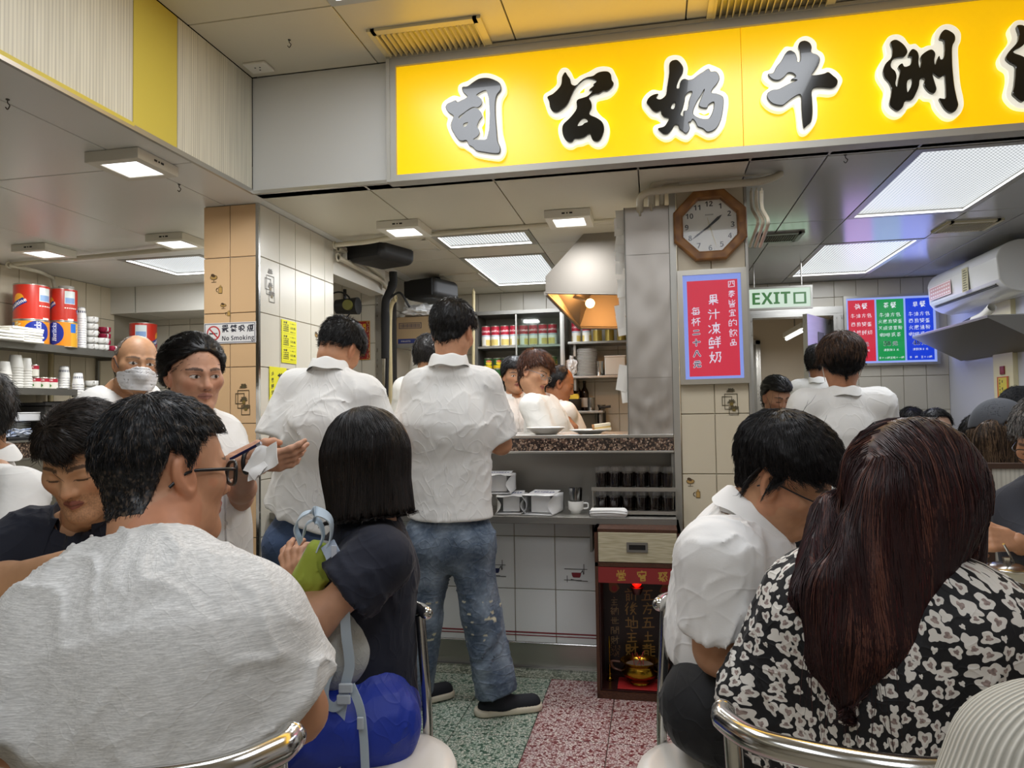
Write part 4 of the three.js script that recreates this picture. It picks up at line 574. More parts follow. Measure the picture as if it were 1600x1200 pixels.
const redTin = tinTex((g) => { g.fillStyle = '#b62c1c'; g.fillRect(0, 0, 512, 256); for (const x of [20, 276]) { g.fillStyle = '#cfd6d2'; g.fillRect(x + 30, 22, 70, 100); g.fillStyle = '#7f9cc4'; g.fillRect(x + 34, 74, 62, 44); g.fillStyle = '#f0e6d8'; for (let i = 0; i < 6; i++) g.fillRect(x + 30 + i * 14, 150, 9, 8); g.fillStyle = '#d9931f'; g.beginPath(); g.ellipse(x + 190, 110, 28, 40, 0, 0, 7); g.fill(); g.save(); g.translate(x + 140, 190); g.rotate(-0.6); g.fillStyle = '#22347c'; g.fillRect(-10, -34, 120, 40); g.fillStyle = '#f4efe4'; g.font = 'bold italic 30px sans-serif'; g.fillText('Ovaltine', -8, -4); g.restore(); g.fillStyle = '#e9e4da'; g.fillRect(x + 50, 236, 40, 16); } });
const orangeTin = tinTex((g) => { g.fillStyle = '#e08a1c'; g.fillRect(0, 0, 512, 256); for (const x of [0, 256]) { g.fillStyle = '#d9a02a'; g.fillRect(x + 10, 0, 60, 256); g.fillStyle = '#d8c690'; for (let i = 0; i < 9; i++) { g.beginPath(); g.ellipse(x + 62 + (i % 2) * 16, 30 + i * 15, 7, 12, 0.5, 0, 7); g.fill(); } g.fillStyle = '#1c2f8c'; g.beginPath(); g.ellipse(x + 160, 120, 62, 112, 0, 0, 7); g.fill(); g.save(); g.translate(x + 178, 190); g.rotate(-Math.PI / 2); g.fillStyle = '#eef0f6'; g.font = 'bold italic 42px serif'; g.fillText('Horlicks', -10, 0); g.restore(); g.fillStyle = '#2a6cc0'; g.fillRect(x + 6, 20, 40, 90); } });
const tinEnd = M(0xb9b4a8, 0.3, { metalness: 0.9 });
function tin(name, label, pos, r, h, tex, turn, group) { const o = thing(name, label, 'tin', pos, turn, group); part('wrapper', new THREE.CylinderGeometry(r, r, h, 36, 1, true).translate(0, h / 2, 0), M(0xffffff, 0.3, { map: tex }), o); part('lid', lathe([[0, h - 0.004], [r * 0.9, h - 0.004], [r * 0.92, h], [r * 1.015, h + 0.001], [r * 1.015, h - 0.006], [r, h - 0.006]], 36), tinEnd, o); part('base', lathe([[0, 0.002], [r * 0.98, 0], [r * 1.015, 0.001], [r * 1.015, 0.006], [r, 0.006]], 36), tinEnd, o); return o; }
const SX = -4.11, US = 1.731;
{
  const z = (px) => onX(px, 500, SX).z;
  tin('malt_tin', 'orange and blue drink tin under the wider red tin stack', [SX, US, z(49)], 0.105, 0.165, orangeTin, 2.3); tin('malt_tin', 'orange and blue drink tin with a large blue oval, right of its twin', [SX + 0.06, US, z(88)], 0.085, 0.18, orangeTin, 1.2);
  tin('drink_tin', 'big red drink tin stacked on the wider orange tin', [SX, US + 0.166, z(49)], 0.105, 0.24, redTin, 0.6); tin('drink_tin', 'big red drink tin stacked on the slimmer orange tin', [SX + 0.06, US + 0.181, z(88)], 0.083, 0.23, redTin, 0.2);
  tin('drink_tin', 'single red drink tin with a blue diagonal band above the masked man', [-4.0, 1.735, -5.0], 0.1, 0.25, redTin, -0.55);
  tin('drink_tin', 'small red tin behind the No Smoking pillar', [-2.45, 1.72, -5.3], 0.09, 0.2, redTin, 0.3);
  const rl = thing('foil_roll', 'tall upright white roll beside the tins', 'roll', [SX - 0.05, US, z(109) - 0.02]); part('roll', cyl(0.05, 0.05, 0.46, 0, 0.23, 0), M(0xcfcdc6, 0.5), rl); part('core', cyl(0.02, 0.02, 0.462, 0, 0.231, 0), grout, rl);
  // stacks of cups
  const cupW = M(0xe6e4dc, 0.45);
  const dot = canvasTex(256, 128, (g) => { g.fillStyle = '#e8e6e0'; g.fillRect(0, 0, 256, 128); g.fillStyle = '#3a3f55'; for (let i = 0; i < 16; i++) for (let j = 0; j < 3; j++) g.fillRect(i * 16 + 3, 14 + j * 14, 9, 6); g.strokeStyle = '#2a3a8c'; hanRow(g, '牛茶奶茶方牛茶奶', 4, 70, 28, 31, 0.16); });
  const cupP = M(0xffffff, 0.5, { map: dot });
  const paperStack = (px, py, x, y, n, r, label, printed) => { const p = onX(px, py, x), step = 0.017, h = 0.085; for (let k = 0; k < n; k++) { const o = thing('paper_cup', label, 'paper cup', [x, y + k * step, p.z], k * 0.7, label.replace('paper cup', 'paper cups')); part('wall', lathe([[r, 0], [r * 1.03, 0.002], [r, 0.004], [r * 0.72, h], [0, h]], 24), printed ? cupP : cupW, o); } };
  paperStack(126, 530, SX + 0.06, US, 14, 0.038, 'white paper cup in the tall upside-down stack beside the roll', true);
  paperStack(24, 600, SX + 0.03, 1.436, 9, 0.045, 'big paper cup in the tallest upside-down stack on the lower shelf', false); paperStack(41, 600, SX + 0.05, 1.436, 8, 0.036, 'slim paper cup in the stack beside the red boxes on the lower shelf', false);
  paperStack(100, 598, SX + 0.02, 1.436, 6, 0.038, 'printed paper cup in the stack right of the red milk tins', true); paperStack(122, 612, SX + 0.1, 1.39, 6, 0.038, 'printed paper cup in the end stack at the shelf edge', true);
  paperStack(4, 600, SX + 0.06, 1.436, 6, 0.05, 'blue tinted plastic cup at the frame end of the lower shelf', false);
  // red and white milk tins
  const milk = canvasTex(256, 128, (g) => { g.fillStyle = '#e9e5d8'; g.fillRect(0, 0, 256, 128); g.fillStyle = '#b3203a'; g.fillRect(0, 0, 256, 46); g.fillStyle = '#f4f0e8'; g.font = 'bold italic 26px serif'; g.fillText('Milk', 30, 34); g.fillText('Milk', 158, 34); g.fillStyle = '#4a7a3a'; g.beginPath(); g.arc(60, 84, 18, 0, 7); g.arc(190, 84, 18, 0, 7); g.fill(); g.fillStyle = '#c04a3a'; g.fillRect(100, 66, 30, 40); });
  for (const [px, k, lab] of [[54, 0, 'red and white milk tin at the end of the row on the lower shelf'], [68, 0, 'red and white milk tin in the middle of the row on the lower shelf'], [81, 0, 'red and white milk tin nearest the saucer on the lower shelf'], [51, 1, 'red and white milk tin stacked on top of the row']]) tin('milk_tin', lab, [SX + 0.06, 1.436 + k * 0.082, onX(px, 595, SX + 0.06).z], 0.036, 0.08, milk, 1.9);
  // stacked mugs
  const mugRed = canvasTex(128, 64, (g) => { g.fillStyle = '#eee'; g.fillRect(0, 0, 128, 64); g.fillStyle = '#a62744'; g.fillRect(0, 12, 128, 40); });
  const mug = (x, y, z, label, red, group) => { const o = thing('mug', label, 'mug', [x, y, z], -0.5, group); part('body', lathe([[0, 0.003], [0.028, 0], [0.032, 0.01], [0.044, 0.018], [0.045, 0.048], [0.042, 0.048], [0.04, 0.02], [0, 0.01]], 28), red ? M(0xffffff, 0.25, { map: mugRed }) : ceramic, o); part('handle', tube([[0.043, 0.042, 0], [0.066, 0.04, 0], [0.066, 0.018, 0], [0.043, 0.014, 0]], 0.0045), ceramic, o); return o; };
  for (let k = 0; k < 5; k++) mug(-4.05, US + k * 0.05, onX(143, 520, -4.05).z, 'plain white mug in the tall stack on the upper shelf', false, 'white mugs in the tall stack'); for (let k = 0; k < 4; k++) mug(-4.12, US + k * 0.05, onX(163, 520, -4.12).z, 'red and white mug in the stack behind the white mugs', true, 'red and white mugs'); for (let k = 0; k < 2; k++) mug(-4.02, US + k * 0.05, onX(160, 530, -4.02).z, 'plain white mug in the short stack of two', false, 'short stack of mugs'); mug(-4.02, US, onX(176, 530, -4.02).z, 'single red and white mug at the end of the mug row', true);
  for (let k = 0; k < 3; k++) mug(-4.0, 1.36 + k * 0.05, onX(143, 602, -4.0).z, 'white mug in the stack next to the masked man', false, 'white mugs next to the masked man');
  const ms = thing('mug_ledge', 'short dark metal ledge holding the white mugs by the masked man', 'ledge', [-4.08, 1.335, onX(135, 612, -4.0).z]); part('board', rbox(0.24, 0.024, 0.34, 0.003, 0, 0.012, 0), M(0x45433f, 0.5, { metalness: 0.5 }), ms); part('bracket', box(0.03, 0.2, 0.03, -0.08, -0.1, 0), M(0x2c2a28, 0.6), ms);
  const sc = thing('saucer', 'white saucer lying at the end of the lower shelf', 'saucer', [SX + 0.06, 1.436, onX(91, 600, SX + 0.06).z]); part('dish', lathe([[0, 0.003], [0.03, 0], [0.065, 0.012], [0.064, 0.014], [0.03, 0.005], [0, 0.005]]), ceramic, sc);
  // napkins / folded cloths on the upper shelf
  for (let k = 0; k < 6; k++) { const o = thing('napkin_pack', 'folded white napkin pack in the pile at the front of the upper shelf', 'napkins', [SX + 0.1, US + 0.001 + k * 0.016, onX(28, 520, SX + 0.1).z + rr(-0.01, 0.01)], rr(-0.06, 0.06), 'white napkin packs on the upper shelf'); part('pack', rbox(0.15, 0.015, 0.24, 0.005), M(0xe9e6dc, 0.9), o, [0, 0.008, 0]); }
  for (let k = 0; k < 3; k++) { const o = thing('napkin_pack', 'loose white napkin pack wrapped in film at the frame end of the upper shelf', 'napkins', [SX + 0.12, US + 0.001 + k * 0.02, onX(2, 525, SX + 0.12).z], rr(-0.1, 0.1), 'wrapped napkin packs'); part('pack', rbox(0.14, 0.019, 0.2, 0.008), M(0xdedcd4, 0.6), o, [0, 0.01, 0]); }
  // saucers in racks and tray of sachets on the counter
  for (const [px, lab] of [[22, 'saucer in the larger stack on the left counter'], [50, 'saucer in the boxed stack on the left counter']]) for (let k = 0; k < 9; k++) { const o = thing('saucer', 'white ' + lab, 'saucer', [-4.12, 1.108 + k * 0.012, onX(px, 670, -4.12).z], 0, 'white saucers of the ' + (px < 30 ? 'larger' : 'boxed') + ' stack'); part('dish', lathe([[0, 0.003], [0.04, 0], [0.075, 0.012], [0.074, 0.014], [0.04, 0.005], [0, 0.005]], 28), ceramic, o); }
  const bx = thing('plastic_box', 'clear plastic box of white cutlery on the stack of saucers', 'box', [-4.1, 1.225, onX(35, 655, -4.1).z]); part('box', rbox(0.2, 0.05, 0.34, 0.008, 0, 0.026, 0), M(0xd8d9da, 0.3), bx); part('lid', rbox(0.205, 0.008, 0.345, 0.003, 0, 0.055, 0), M(0xe6e6e6, 0.3), bx);
  const tr = thing('black_tray', 'black tray of blue and white sachets on the left counter', 'tray', [-3.97, 1.108, onX(25, 685, -3.97).z]); part('tray', rbox(0.16, 0.02, 0.26, 0.006, 0, 0.01, 0), M(0x17181a, 0.5), tr);
  for (let k = 0; k < 26; k++) { const o = thing('sachet', 'blue and white paper sachet in the black tray', 'sachet', [-3.97 + rr(-0.05, 0.05), 1.132 + k * 0.0016, tr.position.z + rr(-0.09, 0.09)], rr(0, 3), 'sachets in the black tray'); part('sachet', rbox(0.075, 0.004, 0.03, 0.0015), k % 3 ? M(0xd9dfea, 0.6) : M(0xa9b9d8, 0.6), o); o.rotation.x = rr(-0.3, 0.3); o.rotation.z = rr(-0.3, 0.3); }
  const sw = thing('wall_switch', 'cream switch box on the tiles under the lower shelf', 'switch', [-4.33, 1.24, onX(60, 625, -4.33).z]); part('box', rbox(0.04, 0.15, 0.13, 0.005), M(0xb9ad90, 0.6), sw); part('button', rbox(0.01, 0.05, 0.03, 0.003, 0.022, 0, 0), plasticWhite, sw);
  const mc = thing('drink_machine', 'dark drinks machine with buttons on the left counter', 'machine', [-4.08, 1.108, onX(88, 640, -4.0).z]); part('body', rbox(0.24, 0.22, 0.26, 0.01, 0, 0.11, 0), M(0x33312e, 0.5, { metalness: 0.3 }), mc); for (let k = 0; k < 4; k++) part('button', cyl(0.008, 0.008, 0.006, 0, 0, 0, 12).rotateZ(Math.PI / 2).translate(0.122, 0.06 + k * 0.035, 0.06), steelDull, mc); part('tray_top', box(0.26, 0.02, 0.28, 0, 0.23, 0), M(0x201e1c, 0.6), mc);
  const bw = thing('glass_lid_pot', 'steel steamer pot with a domed lid on the shelf behind the masked man', 'pot', [-3.3, 1.55, -5.2]); part('pot', cyl(0.17, 0.17, 0.14, 0, 0.07, 0, 36), M(0x9a9892, 0.3, { metalness: 0.9 }), bw); part('lid', lathe([[0, 0.22], [0.06, 0.215], [0.13, 0.19], [0.175, 0.15], [0.175, 0.14], [0, 0.14]], 36), M(0xa8a6a0, 0.25, { metalness: 0.9 }), bw); part('knob', cyl(0.02, 0.015, 0.03, 0, 0.235, 0, 16), black, bw);
  const sh = thing('back_shelf', 'steel shelf on the wall behind the masked man', 'shelf', [-3.1, 1.525, -5.3]); part('board', rbox(1.4, 0.024, 0.38, 0.003, 0, 0.012, 0), shelfMat, sh); part('leg', [box(0.03, 1.52, 0.03, -0.65, -0.76, 0), box(0.03, 1.52, 0.03, 0.65, -0.76, 0)], shelfMat, sh);
}
// ---------------------------------------------------------------- kitchen: cabinet, shelves, goods
{
  const o = thing('can_cabinet', 'steel cabinet with sliding glass doors full of cans at the back of the kitchen', 'cabinet', [-1.11, 0.9, -6.03]), w = 0.77, h = 1.175, d = 0.33;
  part('body', [box(w, 0.03, d, 0, h, 0), box(0.03, h, d, -w / 2 + 0.015, h / 2, 0), box(0.035, h, d, w / 2 - 0.017, h / 2, 0), box(w, h, 0.01, 0, h / 2, -d / 2), box(w, 0.02, d, 0, 0.01, 0)], steelDull, o);
  for (const y of [0.885, 0.6, 0.3]) part('shelf', box(w - 0.06, 0.018, d - 0.03, 0, y, 0), steel, o);
  part('door', [box(w * 0.52, h - 0.05, 0.004, w * 0.22, h / 2, d / 2 - 0.006)], M(0xe8efec, 0.05, { transmission: 1, thickness: 0 }), o); part('door_frame', [box(0.012, h - 0.04, 0.014, -0.02, h / 2, d / 2 - 0.006), box(0.02, h - 0.04, 0.014, w * 0.47, h / 2, d / 2 - 0.006)], alu, o);
  part('leg', [box(0.04, 0.9, 0.04, -0.34, -0.45, 0.1), box(0.04, 0.9, 0.04, 0.34, -0.45, 0.1)], steelDull, o);
  const soup = canvasTex(256, 256, (g) => { for (const x of [0, 128]) { g.fillStyle = '#a81f33'; g.fillRect(x, 0, 128, 112); g.fillStyle = '#e9e6da'; g.fillRect(x, 112, 128, 144); g.fillStyle = '#f2eee6'; g.font = 'bold italic 32px serif'; g.fillText('Campbell’s', x + 2, 74, 124); g.fillStyle = '#d8c070'; g.fillRect(x + 44, 170, 84, 74); g.fillStyle = '#9db4c8'; g.fillRect(x, 118, 128, 12); } });
  const corn = canvasTex(256, 128, (g) => { for (const x of [0, 128]) { g.fillStyle = '#27562a'; g.fillRect(x, 0, 128, 128); g.fillStyle = '#d8b81f'; g.fillRect(x, 84, 128, 44); g.fillStyle = '#e0c030'; g.beginPath(); g.ellipse(x + 64, 60, 34, 22, 0, 0, 7); g.fill(); g.fillStyle = '#b02a1c'; g.beginPath(); g.ellipse(x + 64, 34, 30, 14, 0, 0, 7); g.fill(); g.fillStyle = '#f6e9a8'; g.font = 'bold 15px sans-serif'; g.fillText('Del Monte', x + 30, 40, 70); } });
  const can = (name, label, x, y, z, r, hh, tex, group) => { const c = thing(name, label, 'can', [x, y, z], rr(0, 6), group); part('wrapper', new THREE.CylinderGeometry(r, r, hh, 20, 1, true).translate(0, hh / 2, 0), tex, c); part('lid', cyl(r * 1.01, r * 1.01, 0.006, 0, hh, 0, 20), tinEnd, c); part('base', cyl(r * 1.01, r * 1.01, 0.005, 0, 0.003, 0, 20), tinEnd, c); };
  const ms = M(0xffffff, 0.35, { map: soup }), mc = M(0xffffff, 0.35, { map: corn }), gold = M(0xb8a050, 0.3, { metalness: 0.5 });
  for (let k = 0; k < 8; k++) can('soup_can', 'tall red and white soup can on the top shelf of the glass cabinet', -1.405 + k * 0.082, 1.795, -5.93, 0.038, 0.17, ms, 'soup cans in the glass cabinet');
  for (let j = 0; j < 2; j++) for (let k = 0; k < 8; k++) can('corn_can', 'green and yellow corn can ' + (j ? 'in the upper' : 'in the lower') + ' layer inside the glass cabinet', -1.39 + k * 0.08, 1.51 + j * 0.092, -5.93, 0.036, 0.09, mc, (j ? 'upper' : 'lower') + ' layer of corn cans');
  // shelves to the right of it
  for (const [y, x0, x1, lab] of [[1.79, -0.7, -0.05, 'top'], [1.505, -0.7, -0.05, 'middle'], [1.215, -0.72, -0.42, 'low']]) { const s = thing('kitchen_shelf', lab + ' steel shelf right of the glass cabinet', 'shelf', [(x0 + x1) / 2, y, -6.04]); part('board', rbox(x1 - x0, 0.02, 0.3, 0.003, 0, 0.01, 0), steel, s); for (const e of [-1, 1]) part('bracket', box(0.02, 0.1, 0.24, e * (x1 - x0) * 0.42, -0.05, 0), steelDull, s); }
  for (let k = 0; k < 2; k++) can('soup_can', 'tall red and white soup can on the shelf beside the hood', -0.64 + k * 0.09, 1.811, -6.0, 0.038, 0.17, ms, 'soup cans beside the hood'); for (let k = 0; k < 3; k++) can('gold_can', 'short gold can on the shelf behind the hood', -0.46 + k * 0.1, 1.811, -6.0, 0.038, 0.1, gold, 'gold cans behind the hood');
  const mp = onZ(916, 584, -6.0); for (let k = 0; k < 18; k++) { const s = thing('stacked_plate', 'white plate in the tall stack on the kitchen shelf', 'plate', [mp.x + rr(-0.003, 0.003), 1.526 + k * 0.0125, -6.0], 0, 'stacked plates on the kitchen shelf'); part('dish', lathe([[0, 0.002], [0.05, 0], [0.095, 0.01], [0.094, 0.013], [0.05, 0.004], [0, 0.004]], 28), ceramic, s); }
  const jg = onZ(937, 584, -5.98), j = thing('steel_jug', 'steel jug beside the stacked plates', 'jug', [jg.x, 1.526, -5.98]); part('body', lathe([[0, 0.001], [0.032, 0], [0.03, 0.08], [0.036, 0.12], [0.034, 0.12], [0.028, 0.08], [0.03, 0.004], [0, 0.004]]), M(0xb5b3ae, 0.15, { metalness: 1 }), j); part('handle', tube([[-0.03, 0.1, 0], [-0.06, 0.09, 0], [-0.058, 0.04, 0], [-0.03, 0.02, 0]], 0.004), steel, j);
  const bg = onZ(892, 582, -5.95), b = thing('plastic_bag', 'crumpled clear plastic bag on the kitchen shelf', 'plastic bag', [bg.x, 1.526, -5.95]); { const g = new THREE.IcosahedronGeometry(0.06, 5), p = g.attributes.position; for (let i = 0; i < p.count; i++) { const v = V(p.getX(i), p.getY(i), p.getZ(i)), k = 1 + 0.3 * noise3(v.x * 22, v.y * 22, v.z * 22) + 0.12 * noise3(v.x * 60, v.y * 60, v.z * 60); v.multiplyScalar(k); p.setXYZ(i, v.x * 0.9, v.y * 1.2 + 0.078, v.z * 0.8); } g.computeVertexNormals(); part('film', g, M(0xd5d6d4, 0.3), b); part('knot', rod(V(0, 0.13, 0), V(0.01, 0.17, 0), 0.012, 0.02), M(0xd5d6d4, 0.3), b); }
  const gb = onZ(962, 582, -5.97), gbx = thing('clear_box', 'frosted clear storage box at the end of the kitchen shelf', 'box', [gb.x, 1.526, -5.97]); part('box', rbox(0.17, 0.15, 0.14, 0.01, 0, 0.076, 0), M(0xb9b6ac, 0.4), gbx); part('lid', rbox(0.176, 0.012, 0.146, 0.004, 0, 0.154, 0), M(0xc9c7c0, 0.4), gbx);
  const pt = onZ(896, 640, -5.98), pot = thing('sauce_pot', 'round dark steel pot holding a yellow block on the low shelf', 'pot', [pt.x, 1.236, -5.98]); part('body', lathe([[0, 0.002], [0.066, 0], [0.07, 0.1], [0.068, 0.1], [0.064, 0.005], [0, 0.005]]), M(0x4c4a46, 0.35, { metalness: 0.8 }), pot); part('food', cyl(0.066, 0.066, 0.01, 0, 0.09, 0, 28), M(0x9a8a5a, 0.8), pot); const yb = thing('butter_block', 'yellow block of butter resting in the pot', 'butter', [pt.x, 1.331, -5.98]); part('block', rbox(0.1, 0.035, 0.06, 0.004, 0, 0.018, 0), M(0xe0c23a, 0.6), yb); part('slab', rbox(0.07, 0.012, 0.05, 0.003, 0.01, 0.041, 0), M(0xe6cc4a, 0.6), yb);
  for (const [px, dz, lab] of [[903, 0, 'dark sauce bottle behind the cook, with a black cap'], [914, 0.01, 'dark sauce bottle with a pale label beside the steel cup'], [893, -0.04, 'dark sauce bottle half hidden by the cook']]) { const q = onZ(px, 640, -6.1 + dz), bt = thing('sauce_bottle', lab, 'bottle', [q.x, 1.236, -6.1 + dz]); part('glass_body', lathe([[0, 0.001], [0.034, 0], [0.035, 0.005], [0.035, 0.15], [0.028, 0.175], [0.014, 0.2], [0.013, 0.24], [0, 0.24]], 20), M(0x1d0f08, 0.12), bt); part('cap', cyl(0.015, 0.015, 0.022, 0, 0.245, 0, 16), black, bt); part('paper_label', new THREE.CylinderGeometry(0.0355, 0.0355, 0.08, 20, 1, true).translate(0, 0.07, 0), M(0xc9c4ba, 0.6), bt); }
  const cu = onZ(924, 640, -5.98), cup = thing('steel_cup', 'straight steel cup on the low kitchen shelf', 'cup', [cu.x, 1.236, -5.98]); part('body', lathe([[0, 0.001], [0.028, 0], [0.031, 0.11], [0.029, 0.11], [0.026, 0.004], [0, 0.004]]), M(0x8f8d88, 0.25, { metalness: 0.9 }), cup);
  const gr = onZ(940, 640, -6.15), hg = thing('hand_grinder', 'dark hand cranked grinder on the tiled kitchen wall', 'grinder', [gr.x, 1.1, -6.15]); part('body', rbox(0.07, 0.14, 0.08, 0.02, 0, 0.07, 0), M(0x2b2926, 0.5), hg); part('crank', rod(V(-0.02, 0.16, 0.03), V(0.08, 0.17, 0.03), 0.01), M(0x2b2926, 0.5), hg); part('hopper', cyl(0.035, 0.02, 0.05, 0, 0.16, 0, 20), steelDull, hg);
}
// shelf rack with carton in the kitchen's left corner
{
  const z = -5.2, A = (px, py) => onZ(px, py, z), s1 = A(650, 539), s2 = A(650, 652);
  for (const [p, lab] of [[s1, 'upper steel shelf under the carton'], [s2, 'lower steel shelf with pots in the kitchen corner']]) { const s = thing('corner_shelf', lab, 'shelf', [-1.72, p.y - 0.02, z - 0.15]); part('board', rbox(0.42, 0.02, 0.42, 0.003, 0, 0.01, 0), steel, s); part('lip', box(0.42, 0.03, 0.006, 0, 0.01, 0.21), steelDull, s); }
  const pst = thing('shelf_post', 'dark upright post of the corner shelves', 'post', [-1.93, 0, z + 0.08]); part('upright', box(0.03, 2.1, 0.03, 0, 1.05, 0), M(0x2a2826, 0.6), pst); part('foot', box(0.05, 0.01, 0.05, 0, 0.005, 0), black, pst);
  const c = A(636, 536), o = thing('cardboard_box', 'brown cardboard carton with a printed panel on the kitchen shelf', 'carton', [c.x + 0.06, s1.y + 0.001, z - 0.1]);
  const ct = canvasTex(256, 256, (g) => { g.fillStyle = '#9c8462'; g.fillRect(0, 0, 256, 256); g.strokeStyle = '#2d2a3a'; g.lineWidth = 5; g.strokeRect(30, 52, 150, 50); g.fillStyle = '#3a3540'; for (let i = 0; i < 15; i++) g.fillRect(38 + i * 9, 60, 4 + (i % 3), 34); g.fillStyle = '#252f66'; g.fillRect(20, 200, 130, 44); g.fillStyle = '#b8b0a0'; g.font = 'bold 20px sans-serif'; g.fillText('FRUITS', 40, 230); });
  part('box', rbox(0.3, 0.21, 0.24, 0.003, 0, 0.105, 0), M(0xffffff, 0.85, { map: ct }), o); part('flap', [box(0.3, 0.003, 0.1, 0, 0.215, 0.06), box(0.3, 0.003, 0.1, 0, 0.218, -0.07)], M(0x9a8260, 0.9), o, null, [0.02, 0, 0]);
  const bg = thing('white_plastic_bag', 'crumpled white plastic bag lying on the carton', 'plastic bag', [c.x + 0.08, s1.y + 0.225, z - 0.08]); const g = new THREE.IcosahedronGeometry(0.1, 6), p = g.attributes.position; for (let i = 0; i < p.count; i++) { const v = V(p.getX(i), p.getY(i), p.getZ(i)), k = 1 + 0.28 * noise3(v.x * 16, v.y * 16, v.z * 16) + 0.1 * noise3(v.x * 50, v.y * 50, v.z * 50); p.setXYZ(i, v.x * k * 1.4, Math.max(0.002, v.y * k * 0.55 + 0.04), v.z * k); } g.computeVertexNormals(); part('film', g, M(0xe2e3e2, 0.45), bg); part('handle_loop', tube([[-0.08, 0.06, 0.03], [-0.11, 0.11, 0.03], [-0.06, 0.08, 0.04]], 0.008), M(0xe2e3e2, 0.45), bg);
  const A2 = (px) => onZ(px, 640, z - 0.1); for (const [px, r, h, lab] of [[628, 0.035, 0.13, 'narrow steel canister on the lower corner shelf'], [645, 0.07, 0.1, 'wide steel pan on the lower corner shelf']]) { const t = thing('steel_canister', lab, 'canister', [A2(px).x + 0.06, s2.y + 0.001, z - 0.1]); part('body', lathe([[0, 0.001], [r, 0], [r, h], [r * 0.95, h], [r * 0.94, 0.005], [0, 0.005]]), M(0x8a8884, 0.3, { metalness: 0.9 }), t); part('rim', new THREE.TorusGeometry(r, 0.003, 6, 28).rotateX(Math.PI / 2).translate(0, h, 0), steel, t); }
  const nb = thing('paper_pad', 'white pad of paper standing on the pan', 'paper pad', [A2(650).x + 0.06, s2.y + 0.104, z - 0.1]); part('pad', rbox(0.11, 0.075, 0.03, 0.002, 0, 0.038, 0), M(0xdad9d6, 0.8), nb); part('board', box(0.12, 0.006, 0.05, 0, 0.002, 0), steelDull, nb);
  const wd = thing('white_dish', 'shallow white dish on the lower corner shelf', 'dish', [A2(618).x + 0.09, s2.y + 0.001, z + 0.0]); part('dish', lathe([[0, 0.002], [0.05, 0], [0.08, 0.028], [0.077, 0.028], [0.048, 0.006], [0, 0.006]]), ceramic, wd);
}
